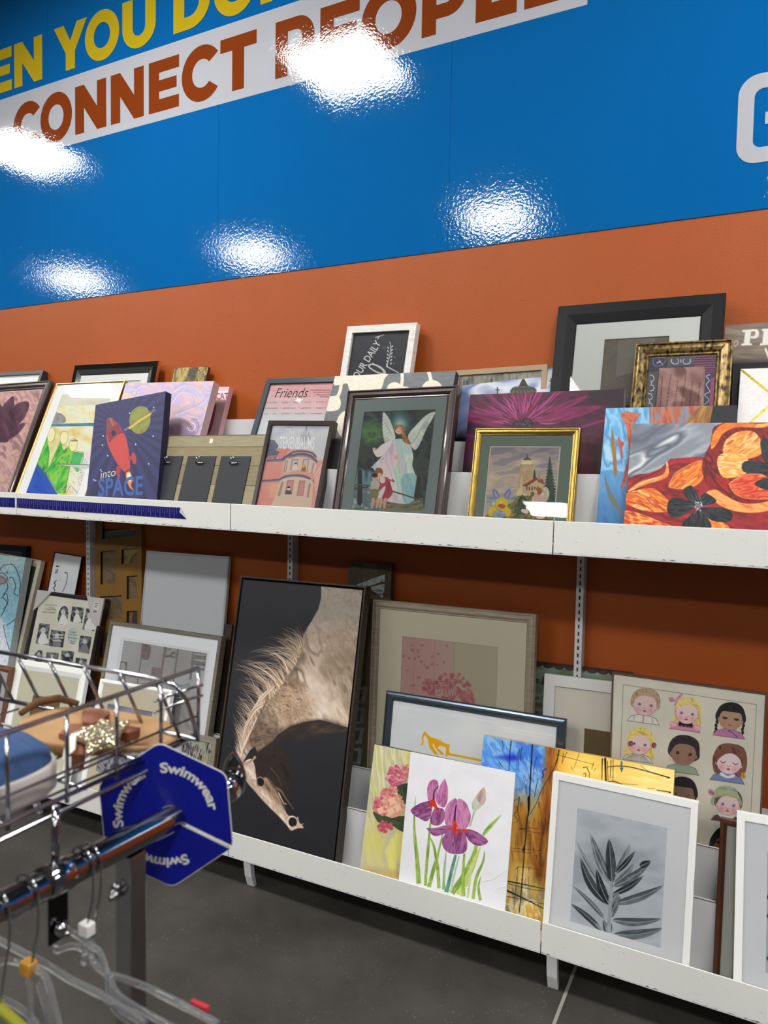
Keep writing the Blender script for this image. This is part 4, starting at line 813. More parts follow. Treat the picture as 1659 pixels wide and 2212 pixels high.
# pr sign
t, w, h = canvas('wooden_sign', 'prsign', 'rustic brown wooden sign with white slab letters PR at the far right', 'sign', .015, '4a4038')
a = Art('prsign', .0022, '6a5c50').zoom(1360, 640, 5.549)
a.tex(None, ['5f5248', '7a6a5c', '685a4e', '8a7a6c'], 14, 4, 6, 3, contrast=2); a.tex(None, ['d0c4b8', '6a5c50'], 22, 0, 3, 9, a=.12)
a.fill([(1100,770),(3500,740),(3500,3000),(1100,3000)], '2a241f', soft=6)
PW = 'd9d4cc'
a.fill([(1350,405),(1480,395),(1480,420),(1455,425),(1440,560),(1465,565),(1465,585),(1338,592),(1340,570),(1368,565),(1385,430),(1350,428)], PW)
a.fill([(1470,395),(1530,395),(1552,430),(1545,480),(1510,505),(1450,505),(1452,480),(1495,478),(1512,445),(1500,420),(1470,420)], PW)
a.fill([(1590,390),(1800,380),(1800,410),(1680,560),(1700,580),(1560,590),(1565,565),(1590,560),(1605,420),(1588,415)], PW); a.fill([(1615,625),(1640,620),(1700,800),(1680,800)], PW)
a.ell(1275,565,24,40,'c0b0a4',20); a.ell(1275,565,14,28,'6a5c50',20); a.build('painted_face', t)
# black frame right
t, w, h = framed('picture_frame', 'blk2', 'plain black frame below the brown wooden sign at the right', 'picture frame', .03, .02, F_BLACK, 'flat', back='2b2b2e')
# teal piece
M, w, h = pose('blk2'); o = obj('wooden_block', MB().box(.018, .034, -.05, -.02, -.06, .17), mat('teal_paint', '3f6a64', .5, col2='5c8880', noise=.2, nscale=30, nstretch=(3, 3, .4)), None, bevel=.002); o.matrix_world = M
tag(o, 'narrow teal painted wooden block between bronze frame and white gold-line canvas', 'block')
# white gold line canvas
t, w, h = canvas('canvas_print', 'goldline', 'white canvas with crossing gold foil lines at the far right', 'painting', .035, 'e4e0dc')
a = Art('goldline', .002, 'dcd8d6').zoom(1360, 640, 5.549); a.tex(None, ['d8d4d2', 'e4e0de'], 3, 0, 2, 2); a.build('painted_face', t)
foil = mat('gold_foil', 'd8b84a', .25, metal=.9, bump=.0003, bscale=300)
for p0, p1 in (((1338,880),(1900,1330)), ((1450,1510),(1900,1110))):
    (ax, ay), (bx, by) = a.t([p0, p1]); q0 = hap(a.Hi, ax, ay); q1 = hap(a.Hi, bx, by); d = Vector((q1[0]-q0[0], q1[1]-q0[1])).normalized()*.0032
    obj('foil_line', MB().prism([(q0[0]-d.y, q0[1]+d.x), (q0[0]+d.y, q0[1]-d.x), (q1[0]+d.y, q1[1]-d.x), (q1[0]-d.y, q1[1]+d.x)], -.0006, .0003), foil, t)
# bronze frame love
t, w, h = framed('framed_picture', 'bronze', 'antique bronze frame with purple collage and sideways script on love', 'framed picture', .044, .026, F_BRONZE, 'scoop', gy=.009)
a = Art('bronze', .0014, '2f2e40').zoom(1360, 640, 5.549)
a.tex(None, ['2c2a38', '3a384a'], 30, 0, 1, 2); a.fill([(455,715),(780,700),(770,820),(450,850)], '4a4a50'); a.fill([(780,690),(1050,680),(1010,970),(900,960),(770,835)], '4f1c3e')
for k in range(8): a.line([(778,720+k*28),(1030,712+k*28)], 1., 'b88aa0', .6, a=.8)
a.fill([(225,905),(345,900),(300,1330),(180,1330)], '4c4c4a'); a.fill([(905,930),(975,925),(960,1310),(880,1310)], '33344c'); a.fill([(975,980),(1020,975),(1000,1310),(955,1310)], '8c3a5c')
SW = 'b9b4cc'
def scroll(cx, cy, s_, rot=0):
    for q in (-1, 1):
        pts = [(cx+q*(6+s_*.9*math.cos(k*.55-.4)*(1-k*.055)+s_*.9), cy+s_*.75*math.sin(k*.55-.4)*(1-k*.055)) for k in range(9)]
        if rot: pts = [(cx+(y-cy), cy+(x-cx)) for x, y in pts]
        a.line(pts, 2.2, SW, 1.2, soft=.4)
    a.ell(cx, cy, 6, 22, SW)
scroll(615, 775, 62); scroll(262, 1040, 50, 1); scroll(240, 1260, 50, 1)
a.line([(960,940),(920,960),(955,1010),(920,1060),(960,1140),(900,1180),(950,1240),(900,1300)], 2, SW, 1.2)
a.line([(280,740),(290,820),(350,835),(420,790),(420,740),(350,735),(280,740)], 1., '8a86a0'); a.line([(350,760),(400,830)], 1, 'b0acc0'); a.line([(330,800),(370,780)], 2, 'c9c4d4')
a.tex([(357,860),(908,840),(880,1500),(300,1500)], ['7a4f4c', '8f6a64', 'a58078', '6e4644'], 40, 30, 1.4, 4, sm=False, contrast=2)
a.build('print', t)
for x0, y0, x1, y1, s_ in ((372,1330,402,960,'Love is patient, love is'), (450,1330,505,935,'kind, it is not proud,'), (545,1330,590,1000,'evil. Love keeps no'), (628,1330,688,905,'delight in evil, but rejoices'), (722,1330,765,1020,'always protects, trusts'), (822,1330,855,1030,'Love Never Fails'), (885,1030,905,845,'1 Corinthians 13:4')):
    a.text(t, s_, (x0, y0), (x1, y1), 26 if y1 != 845 else 15, '2a1c1c', shear=.3)
# fish painting
t, w, h = canvas('canvas_painting', 'fish', 'canvas with blue ground and rust fish shapes behind the orange poppies', 'painting', .03, '20242c')
a = Art('fish', .0016, '6aa0c8').zoom(960, 620, 2.3734)
a.tex(None, ['5d9cc8', '86bcdc', '4a86b8', 'a0c8dc'], 22, 80, 2.5, 4, contrast=2)
a.grad((860,1000),(850,1200), [(0, '4a80b0'), (1, '1d4f84')], .75, [(700,1000),(960,980),(960,1400),(700,1400)])
a.tex([(1050,600),(1380,600),(1385,760),(1345,780),(1050,780)], ['9c4a30', 'b4694a', '6a84a0', 'a85a3c'], 9, 85, 6, 5, sm=False, contrast=2.2)
a.tex([(1230,720),(1300,620),(1375,605),(1350,740),(1270,790)], ['b89a30', '8a5a2c', '6c4638'], 8, 110, 6, 2); a.fill([(1378,606),(1500,600),(1500,800),(1350,760)], '14161c')
a.tex([(920,640),(980,650),(1010,650),(970,700),(960,760),(950,900),(930,1000),(905,1035),(920,960),(945,860),(935,740)], ['a8503a', 'bf6a4c', '8a3c30'], 7, 80, 5, 6)
a.tex([(905,650),(985,645),(1005,655),(960,690),(930,700)], ['a04a34', 'c07050'], 5, 20, 2, 3)
a.tex([(858,730),(872,780),(880,860),(885,950),(872,970),(862,880),(855,800)], ['9c5a34', '8a6a34', 'b0764a'], 5, 90, 5, 3)
a.tex([(892,765),(905,790),(922,800),(912,830),(915,880),(905,870),(900,830),(888,800)], ['a84038', 'b85a44'], 5, 90, 3, 3)
a.tex([(820,960),(850,1040),(900,1130),(920,1200),(890,1150),(840,1080)], ['4a6a50', '7a5a3c', '3c6c84'], 5, 60, 4, 3, a=.8)
a.build('painted_face', t, bump=.00015)
# poppies
t, w, h = canvas('canvas_painting', 'poppy', 'large canvas painting of orange and red poppies with black centres', 'painting', .03, '8a2a20')
a = Art('poppy', .0014, '8f1f24').zoom(960, 620, 2.3734)
a.tex(None, ['7a1620', 'a02026', '6a121e', 'b02c26'], 24, 10, 2, 4)
a.tex([(940,690),(1430,690),(1370,760),(1360,830),(1335,875),(1260,880),(1160,880),(1110,930),(1050,955),(990,960),(930,985)], ['80858f', 'a0a4ac', '565c68', 'd8d8da', '8c9098'], 34, -28, 3.5, 4, contrast=2.4, sm=False)
a.tex([(960,700),(1180,700),(1060,820),(950,850)], ['4e5562', '6c727e'], 20, -30, 3, 2, soft=14, a=.8)
def petal(pts, cols, sc=9, ang=20, st=5, sd=1, edge=None):
    a.tex(pts, cols, sc, ang, st, sd, contrast=2.2)
    if edge: a.line(pts+[pts[0]], 2.0, edge, 1.2, a=.8)
petal([(930,1040),(980,985),(1060,960),(1130,920),(1165,885),(1230,875),(1330,872),(1300,900),(1190,905),(1130,960),(1070,990),(990,1010)], ['8a1420', 'b02024', '5a0e18'], 8, -20, 5, 2)
petal([(940,1050),(1000,1000),(1120,960),(1140,890),(1150,960),(1110,990),(1040,1010)], ['e8a860', 'd07830', 'f0c080'], 6, -25, 5, 2)
petal([(1150,1025),(1180,960),(1230,925),(1320,890),(1330,960),(1300,1010),(1230,1035)], ['d86a20', 'f09030', 'c04a1c', 'f8b050'], 8, -40, 5, 3, 'c9944a')
petal([(930,1060),(1050,1030),(1100,1050),(1150,1100),(1140,1150),(1040,1150),(925,1110)], ['d0601c', 'f0a040', 'b83a1c', 'f8c868', '8a1c1c'], 8, 25, 6, 4)
petal([(920,1150),(1000,1160),(1100,1200),(1200,1250),(915,1250)], ['e88a30', 'b02c1c', 'f0b050', 'c8481c'], 8, 15, 5, 7)
petal([(1380,720),(1470,690),(1640,680),(1800,700),(1800,1100),(1660,1120),(1480,1110),(1360,1030),(1320,930),(1340,850),(1375,780)], ['6a0e14', '8c1418', '4c0a12', 'a01c1c'], 14, 50, 3, 3)
petal([(1375,760),(1420,705),(1500,695),(1620,700),(1720,690),(1640,720),(1500,720),(1430,750),(1400,800),(1368,830)], ['e88a28', 'd06018', 'f0b048'], 8, -20, 4, 2)
petal([(1440,790),(1500,745),(1580,740),(1625,790),(1630,850),(1560,880),(1480,870),(1430,850)], ['f0a048', 'e07828', 'f8c880', 'd05818'], 7, -35, 5, 5)
petal([(1400,880),(1440,850),(1540,860),(1560,920),(1540,960),(1450,980),(1410,950)], ['f4b860', 'e89038', 'f8d8a0', 'd8702c'], 6, 5, 5, 8)
petal([(1460,1010),(1520,970),(1620,960),(1700,1020),(1690,1080),(1560,1085),(1490,1060)], ['c83820', 'e86a3c', 'b82418', 'f08c50'], 7, -10, 5, 9, 'e8a060')
petal([(1345,1055),(1390,1040),(1440,1070),(1530,1110),(1640,1105),(1700,1080),(1800,1090),(1640,1150),(1500,1150),(1400,1110)], ['e8904c', 'f0a860', 'd8682c'], 6, 20, 5, 3, 'd89a4c')
petal([(1320,1150),(1380,1180),(1460,1230),(1440,1260),(1340,1260)], ['f0a040', 'd8601c', 'f8c860'], 6, 40, 4, 6)
BK = ['101316', '1d2226', '2c3236', '0a0c0e']
for pts, an in (([(1145,1110),(1180,1080),(1280,1110),(1275,1135),(1200,1180),(1150,1165)], 0), ([(1225,1040),(1270,1020),(1310,1100),(1285,1115),(1240,1080)], 60), ([(1320,1065),(1350,1060),(1395,1100),(1330,1120),(1305,1105)], -45), ([(1320,1130),(1440,1135),(1475,1160),(1465,1200),(1380,1200),(1320,1155)], 20), ([(1290,1150),(1330,1160),(1370,1230),(1300,1240),(1215,1230),(1260,1170)], 90), ([(1525,910),(1560,890),(1640,900),(1720,890),(1720,980),(1640,960),(1540,950)], 5), ([(1620,790),(1660,785),(1700,880),(1640,890)], 70), ([(1590,1010),(1640,980),(1690,980),(1660,1040)], -40)):
    a.tex(pts, BK, 6, an, 5, 3, contrast=2.2)
for k in range(60): an = prs_.uniform(0, 6.28); r = prs_.uniform(4, 30); a.ell(1303+r*.7*math.cos(an), 1125+r*math.sin(an), 3.2, 3.2, prs_.choice(['9aa4b4', '6a7484', 'd0d6e0', '3a424e']))
for k in range(30): an = prs_.uniform(0, 6.28); a.line([(1303+24*math.cos(an), 1125+34*math.sin(an)), (1303+75*math.cos(an), 1125+70*math.sin(an))], 1.2, '8a929c', .3, a=.35)
a.build('painted_face', t, bump=.00015)
# ruler strips on the lip
NAVY = mat('ruler_navy', '141460', .35); TICK = mat('ruler_tick', '7c78c8', .5)
def ruler(x0, x1, z0, z1, curl, lb):
    M = thing('ruler_strip', lb, 'measuring strip', loc=(x0, -.3956, z0)); L = x1-x0; sl = (z1-z0)/L; H_ = .043
    vs = [(0, 0), (L, sl*L), (L-(.03 if curl else 0), sl*L+H_), (0, H_)]; obj('strip', MB().prism(vs, -.0008, 0), NAVY, M)
    mb = MB(); n = int(L/.0125)
    for k in range(1, n-2): x = k*.0125; zt = x*sl; mb.box(x-.0005, x+.0005, -.0011, -.0007, zt+(.008 if k % 2 else .018), zt+.041); 
    for k in range(1, n-2, 2): x = k*.0125; zt = x*sl; mb.box(x-.0014, x+.0014, -.0011, -.0007, zt+.0035, zt+.0065)
    o = obj('tick_marks', mb, TICK, M); o['kind'] = 'stuff'
    if curl: obj('curled_corner', MB().add([(L, -.0008, sl*L), (L-.03, -.0008, sl*L+H_), (L-.026, -.012, sl*L+H_*.62)], [(0, 1, 2)]), mat('strip_backing', '9a9aa8', .4), M)
ruler(-1.10, -.008, 1.4085, 1.4085, False, 'blue measuring strip on the shelf lip at the far left edge')
ruler(.006, 1.005, 1.4085, 1.4020, True, 'long blue measuring strip with a curled peeling corner on the shelf lip')
# ================================================================ LOWER SHELF
t, w, h = framed('picture_frame', 'blk0', 'black frame edge standing behind the wrapped bride painting at the left edge', 'picture frame', .03, .03, F_BLACK, 'box', back='3a3a3c')
t, w, h = framed('picture_frame', 'cream', 'cream moulded frame with dark green backing beside the wrapped bride painting', 'picture frame', .038, .028, F_CREAM, 'ogee', back='3c4a34', glass=False)
t, w, h = canvas('wrapped_canvas', 'bride', 'plastic wrapped canvas sketch of a woman in pale blue at the far left', 'painting', .04, 'b9bcc0')
a = Art('bride', .0024, '8fb8c8').zoom(0, 1100, 2.963)
a.tex(None, ['7fb0c4', '9cc4d0', 'b8d4d8', 'a9c0c8'], 26, 80, 2, 3); a.grad((60,520),(170,300), [(0, '6fa4c0'), (1, 'b4c0bc')], .5)
a.fill([(-80,720),(0,690),(30,760),(60,900),(70,1010),(-80,1010)], 'c4c8d4', True); a.grain(.15, 3)
for q in ([(0,390),(20,360),(80,355),(110,400),(130,470),(125,540),(140,620),(100,700),(40,745)], [(0,430),(30,450),(50,500),(20,560),(45,600),(10,680)], [(60,440),(80,440),(100,490),(90,540),(130,560)], [(0,480),(30,470),(48,440),(20,410),(0,410)], [(20,740),(40,830),(60,900)], [(10,570),(40,540),(50,600),(20,640)]): a.line(q, 1.4, '24303a')
a.fill([(0,480),(50,470),(52,450),(0,420)], 'a07070', True, a=.6); a.line([(40,410),(45,398),(52,410),(38,408)], 1, '202830')
a.build('painted_face', t, 1.1, rough=.25); 
for k in range(5):
    obj('plastic_crease', MB().tube([(w-.02*k-.03, -.0015, h-.002-.01*k), (w-.03*k-.05, -.002, h-.02-.01*k), (w-.02*k-.1, -.0015, h-.03)], .0006, 5), mat('clear_wrap_edge', 'e8eaec', .1), t)
# is wi sign
t, w, h = framed('framed_sign', 'iswi', 'thin black framed white sign with sideways letters is wi leaning sideways', 'sign', .006, .012, F_BLACK, 'box', glass=False, back_y=.004)
a = Art('iswi', .002, 'c6c8ca').zoom(0, 1100, 2.963); a.tex(None, ['c2c4c8', 'cfd0d0'], 40, 0, 1, 2); a.line([(415,405),(430,410),(425,470),(400,530)], 1.6, '5a5a5e'); a.ell(420,407,5,4,'3a3a3e'); a.build('print', t, 1.28)
a.text(t, 'is wise', (362,352), (322,640), 24, '202024', name='lettering')
# collage with wrapped corners
t, w, h = framed('collage_frame', 'collage', 'shrink wrapped black collage frame of small portraits with card corner guards', 'picture frame', .022, .035, mat('dark_glossy_frame', '2b2226', .2, coat=.6), 'round')
a = Art('collage', .0017, 'c6c5b6').zoom(0, 1100, 2.963); a.tex(None, ['c2c1b2', 'cccbbe'], 30, 0, 1, 2)
def bw(pts, seed): 
    a.tex(pts, ['2c2c2e', '55555a', '8e8e90', '3a3a3e'], 9, 40, 1.3, seed, sm=False, contrast=2.4)
    c = np.mean(pts, 0); hgt = max(p[1] for p in pts)-min(p[1] for p in pts); a.ell(c[0], c[1]-hgt*.16, hgt*.12, hgt*.15, 'b9b9b6'); a.fill([(c[0]-hgt*.22, c[1]+hgt*.42), (c[0]-hgt*.1, c[1]), (c[0]+hgt*.1, c[1]), (c[0]+hgt*.22, c[1]+hgt*.42)], random.Random(seed).choice(['d0d0cc', '1e1e20', '7a7a7c']), True)
a.ell(404,680,38,68,'d8d7cc',8); 
for c_, s_ in (((404,680),1),): bw([(404+34*math.cos(k*.4)+ (680-(680+62*math.sin(k*.4)))*.13, 680+62*math.sin(k*.4)) for k in range(16)], 1)
for p, s_ in (([(463,622),(538,632),(525,730),(448,718)], 2), ([(553,634),(615,645),(603,780),(527,768)], 3), ([(253,729),(320,738),(303,870),(227,858)], 4), ([(327,771),(418,783),(403,886),(309,874)], 5), ([(512,808),(588,818),(570,925),(500,913)], 6), ([(220,930),(245,902),(270,905),(272,945),(262,990),(220,980)], 7), ([(300,915),(378,920),(366,985),(290,975)], 8), ([(396,902),(476,912),(460,1000),(386,985)], 9), ([(486,950),(558,960),(545,1040),(476,1030)], 12)): bw(p, s_)
a.ell(465,812,37,52,'b4bcb8',8)
for k in range(14): a.ell(345+(k % 5)*13, 805+(k//5)*18, 5, 6, 'c9c9c4')
a.build('print', t, 1.28)
for (x0, x1, y, s_) in ((290,365,614,'Generations'),(312,350,632,'Holds'),(285,360,642,'16 collage openings'),(268,355,662,'FAMILY STORIES')): a.text(t, s_, (x0,y),(x1,y+5), 9, '4a4a46')
for (x0, x1, y, s_) in ((447,483,788,'Create'),(438,490,806,'Your Own'),(436,492,826,'Memories'),(448,482,846,'insert your'),(450,478,860,'photos')): a.text(t, s_, (x0,y),(x1,y+5), 11, '3a3a3c')
CARD = mat('corner_card', 'cfcbcb', .35, coat=.5)
for pts in ([(0,h),(.11,h),(.0,h-.11)], [(w,h),(w-.12,h),(w-.05,h-.125),(w,h-.135)]): obj('corner_guard', MB().prism(pts, -.002, .034), CARD, t, bevel=.001)
obj('guard_label', MB().box(w-.062, w-.022, -.0026, -.0019, h-.078, h-.02), mat('label_paper', 'dcdad4', .6), t)
mb = MB(); [mb.box(w-.055+k*.0021, w-.0542+k*.0021, -.003, -.0025, h-.074, h-.062) for k in range(12)]; mb.box(w-.055, w-.03, -.003, -.0025, h-.03, h-.027).box(w-.052, w-.032, -.003, -.0025, h-.038, h-.0355).box(w-.055, w-.034, -.003, -.0025, h-.046, h-.0435)
o = obj('barcode', mb, mat('barcode_ink', '222222', .6), t); o['kind'] = 'stuff'
# tall gold collage board with cut openings
M, w, h = pose('goldcol'); H2 = h+.26; t = thing('collage_frame', 'tall old gold collage frame with rectangular dark openings beside the left upright', 'picture frame', M)
ops = [(.045, .273, -.062, -.20), (.034, .137, 0, .163), (.178, .284, 0, .072), (.213, .282, .132, .243), (.030, .181, .223, .335), (.213, .282, .30, .40), (.034, .15, .40, .52)]
ops = [(x0, x1, h-z1, h-z0) if z1 > z0 else (x0, x1, h-z0, h-z1) for x0, x1, z0, z1 in ops]
xs = sorted({0, w}|{v for o_ in ops for v in o_[:2]}); zsn = sorted({0, H2}|{v for o_ in ops for v in o_[2:]})
mb = MB()
for i in range(len(xs)-1):
    for j in range(len(zsn)-1):
        cx, cz = (xs[i]+xs[i+1])/2, (zsn[j]+zsn[j+1])/2
        if not any(o_[0] < cx < o_[1] and o_[2] < cz < o_[3] for o_ in ops): mb.add([(xs[i], 0, zsn[j]), (xs[i+1], 0, zsn[j]), (xs[i+1], 0, zsn[j+1]), (xs[i], 0, zsn[j+1])], [(0, 1, 2, 3)])
mb.add([(0,0,0),(w,0,0),(w,0,H2),(0,0,H2),(0,.03,0),(w,.03,0),(w,.03,H2),(0,.03,H2)], [(0,4,5,1),(1,5,6,2),(2,6,7,3),(3,7,4,0)])
obj('front_board', mb, F_MUSTARD, t); mb = MB()
for x0, x1, z0, z1 in ops: mb.add([(x0,0,z0),(x1,0,z0),(x1,0,z1),(x0,0,z1),(x0,.014,z0),(x1,.014,z0),(x1,.014,z1),(x0,.014,z1)], [(0,1,5,4),(1,2,6,5),(2,3,7,6),(3,0,4,7)])
obj('opening_edges', mb, mat('opening_edge', '17150f', .6), t)
a = Art('goldcol', .003, '6f5534'); a.tex(None, ['6a5236', '7a6448', '5c4a34'], 16, 40, 1.5, 2); a.zoom(150, 1110, 11.06)
a.fill([(860,270),(1585,310),(1585,530),(860,610)], '6c6a70'); a.fill([(930,280),(1480,300),(1350,410),(930,460)], '8a7a6c'); a.fill([(1480,310),(1585,330),(1585,400),(1450,390)], '8f8a44')
a.fill([(1300,830),(1640,820),(1640,900),(1430,1190),(1300,1190),(1400,1010),(1310,1000)], '8f7c42'); a.line([(1640,930),(1520,1020),(1440,1180)], 4, '5c4a28')
a.build('print', t); obj('backing', MB().box(.004, w-.004, .0145, .026, .004, H2-.004), mat('card_brown', '4a3620', .8), t)
# whiteboard
t, w, h = framed('white_board', 'whiteboard', 'blank pale grey board in a slim grey frame between gold collage and horse picture', 'board', .013, .018, F_SILVER, 'bevel', glass=False, back='c4c6ca', back_y=.001)
# dark big frame
t, w, h = framed('picture_frame', 'dark7', 'dark oak frame with deep black inside behind the white matted shoe picture', 'picture frame', .042, .02, F_DARKOAK, 'box', glass=False, back='0c0b0b', back_y=.012)
# white matted shoe art
t, w, h = framed('framed_picture', 'boxes', 'grey wood frame with white mat and box drawings of shoes', 'framed picture', .017, .035, F_GREYWOOD, 'box', mats=((.017,.016,.009,.017,.082,.057,.072,.07,'f2f3f6'), (.079,.055,.070,.068,.1,.073,.082,.085,'ebecf0')))
a = Art('boxes', .0014, 'd4d6e2').zoom(220, 1380, 6.91); a.tex(None, ['d0d2e0', 'dcdde6', 'd8d4e2'], 60, 20, 1, 3)
a.line([(608,80),(585,300),(525,700),(480,1000)], 2.4, '2c4c9c'); a.fill([(612,75),(728,95),(705,295),(590,285)], '8c2c50', True); a.fill([(640,85),(710,95),(690,280),(610,275)], '24122c', True)
for k in range(4): a.line([(620,190+k*20),(680,225+k*16)], 1.6, '6a2848'); a.line([(680,180+k*20),(620,225+k*16)], 1.6, '6a2848')
a.fill([(245,330),(382,345),(345,640),(200,620)], '1e222c'); a.fill([(275,440),(285,365),(325,350),(352,400),(345,480),(300,470)], 'dadce6', True); a.fill([(235,560),(290,520),(330,560),(320,645),(225,625)], 'cfd2de', True); a.line([(300,530),(280,640)], 2, '1e222c')
for d_ in (0, 10, 20): a.line([(935+d_,120),(890+d_,440),(870+d_,620)], 1.6, '5c2c5c')
a.fill([(750,420),(890,440),(870,570),(735,550)], '7c2c5c'); a.line([(800+40*math.cos(k*.6)*(1-k*.06), 490+40*math.sin(k*.6)*(1-k*.06)) for k in range(14)], 2.2, '2c2c7c'); a.fill([(700,690),(850,710),(840,760),(700,740)], '6c4470')
a.line([(965,135),(945,260),(1010,262),(1100,275),(1105,225),(1070,200),(1030,240),(945,262)], 3.2, '2a2430'); a.fill([(1030,250),(1040,200),(1090,200),(1080,225),(1050,235),(1045,260)], '2a2430', True); a.line([(985,145),(1020,155),(1030,140)], 2.6, '2a2430'); a.fill([(945,240),(1000,255),(995,280),(945,275)], '2a2430')
a.line([(1140,160),(1110,330),(1060,700)], 3, '3c2c7c', 3, wm=4); a.fill([(1110,190),(1140,160),(1135,230)], '4a2c7c', True)
BKB = '141824'
a.line([(1365,195),(1340,420),(1320,600)], 5, '2c4c9c'); a.fill([(1370,195),(1560,220),(1530,480),(1340,440)], BKB); 
for y in (215, 305, 400): a.fill([(1385,y-8),(1545,y+14),(1535,y+42),(1378,y+20)], 'c9cbd8', True)
a.tex([(1050,680),(1200,690),(1310,660),(1300,800),(1180,850),(1040,830)], ['2c7ca0', '8cb8c8', '4c94b0'], 12, 20, 2, 2); a.fill([(1050,840),(1190,870),(1240,1000),(1230,1020),(1040,990)], 'dadbe4')
a.fill([(960,1330),(1140,1180),(1280,1300),(1300,1600),(900,1500)], 'c4c8dc', a=.5); a.build('print', t, 1.28)
for x0, y0, x1, y1, s_ in ((1060,862,1168,872,'MAGNIFY'),(1056,905,1200,925,'IT IS YOUR'),(1050,948,1225,985,'HEART YOU'),(1045,985,1110,1000,'WORLD')): a.text(t, s_, (x0,y0), (x1,y1), 30, '1c1c24', bold=.02)
# front white frames
t, w, h = framed('picture_frame', 'white9', 'white frame with cream mat and tan window left of the shoe picture', 'picture frame', .048, .022, F_WHITE, 'bevel', mats=((.045,.045,.03,.045,.155,.143,.155,.16,'e6e1ca'),), back='8a7146')
t, w, h = framed('picture_frame', 'white10', 'white frame with cream mat and grey sketch seen through the wire basket', 'picture frame', .024, .022, F_WHITE, 'bevel', mats=((.022,.022,.02,.022,.07,.093,.103,.1,'e4dac2'),))
a = Art('white10', .002, 'a9a6b2').zoom(0, 1380, 3.19); a.tex(None, ['b0aebc', '8e8c9a', 'c4c2cc'], 20, 30, 1.5, 4); a.tex([(640,830),(800,820),(1000,760),(980,900),(600,980)], ['55545f', 'a8a6b0', 'c8c6ce', '77757f'], 7, 60, 1.5, 3, contrast=2.4); a.line([(740,740),(760,780),(800,740)], 1.6, '8c3050'); a.line([(735,780),(790,750)], 1.4, '3c2c50'); a.build('print', t)
t, w, h = framed('framed_picture', 'zebra', 'grey wood frame with black ink grass drawing above the Swimwear sign', 'framed picture', .02, .03, F_GREYWOOD, 'flat')
a = Art('zebra', .0016, 'c9c6be').zoom(200, 1560, 4.88); a.tex(None, ['cfccc6', 'bdb8a8'], 30, 0, 1, 2)
zr = random.Random(5)
for k in range(90): x = zr.uniform(950, 1300); y = zr.uniform(200, 430); a.line([(x,y),(x-zr.uniform(8,26),y+zr.uniform(30,110))], zr.uniform(.8,2.6), zr.choice(['1e1c1c', '3a3636', '1e1c1c', '8a8070']), .3)
a.fill([(1150,360),(1240,320),(1230,440),(1160,420)], 'cfc69c', a=.7); a.build('print', t)
t, w, h = framed('picture_frame', 'brown12', 'reddish brown frame cut by the left picture edge behind the wire basket', 'picture frame', .03, .02, mat('chestnut_frame', '6a4632', .45), 'ogee', glass=True, back='57575c', mats=((.03,.03,.03,.03,.06,.06,.06,.06,'c9c9c9'),))
# HORSE
t, w, h = framed('framed_canvas', 'horse', 'very large framed canvas of a pale maned horse on black', 'framed picture', .007, .042, F_DARKOAK, 'box', glass=False, back='0a0909', back_y=.02)
a = Art('horse', .0014, '1c1b20').zoom(440, 1180, 2.9625)
a.tex(None, ['1a191e', '201f25', '17161b'], 50, 20, 2, 2); a.grad((500,200),(500,2100), [(0, '2a282d'), (.5, '1b1a1f'), (1, '121217')], .6)
body = [(752,250),(1040,280),(1030,600),(985,1165),(920,1160),(800,1125),(740,1110),(640,1125),(560,1150),(480,1200),(440,1250),(380,1290),(345,1330),(330,1280),(300,1300),(240,1400),(215,1430),(190,1445),(200,1400),(230,1340),(260,1270),(300,1190),(340,1110),(390,1010),(450,920),(520,830),(590,740),(625,660),(640,560),(690,480),(735,400),(752,330)]
a.tex(body, ['8a7460', 'a8917c', 'bfa996', '6e5a48', 'c9b5a4'], 26, 65, 2.2, 3, sm=False, contrast=2.1, soft=1)
cp_i, cp_a = a.fill(body, '000000', get=True); cm = np.zeros(len(a.px), bool); cm[cp_i[cp_a > .5]] = True; a.clip = cm
a.tex([(740,280),(1040,280),(1010,520),(820,520),(680,520)], ['8f8479', 'a59a8e', '9c9186'], 5, 30, 1, 7, soft=20, a=.85, contrast=1.5)
a.tex([(640,560),(700,500),(1000,520),(980,700),(900,760),(760,740),(660,640)], ['cdb9a6', 'b49d88', 'd9c8b8'], 12, 70, 1.5, 4, soft=22, a=.7)
a.tex([(680,800),(760,860),(860,1010),(940,1100),(925,1160),(800,1120),(700,1100),(640,1000)], ['d8c8ba', 'c4b0a0', 'e4d8cc'], 14, 62, 3, 6, soft=16, a=.75)
a.tex([(810,680),(1000,700),(960,900),(930,1010),(860,920),(780,800)], ['7a6450', '93806c', '5e4a3a'], 14, 65, 2.5, 8, soft=18, a=.75)
a.tex([(590,740),(640,700),(560,860),(460,980),(380,1110),(320,1200),(340,1110),(420,960),(520,830)], ['3e3026', '54443a'], 10, 120, 3, 9, soft=10, a=.75)
a.tex([(470,860),(600,880),(700,1010),(660,1110),(540,1130),(440,1080),(400,1010)], ['a3876c', '8a6e56', 'b89c84', '6b523e'], 8, 30, 1.6, 10, soft=14, a=.7, contrast=2.3)
a.tex([(350,1120),(450,1140),(520,1180),(440,1250),(380,1290),(345,1330),(300,1290),(280,1250)], ['4a3a2e', '6c5644', '2c221c'], 7, -20, 2, 5, soft=10, a=.8)
hr = random.Random(8)
for k in range(90):
    x = hr.uniform(480,960); y = hr.uniform(520,1120); L = hr.uniform(10,34); an = R(hr.uniform(35,80)); a.line([(x,y),(x+L*.5*math.cos(an)+3,y+L*.5*math.sin(an)),(x+L*math.cos(an),y+L*math.sin(an))], 1.2, hr.choice(['5a4838', 'd8c8b8', '4a3a2e']), .3, a=.35)
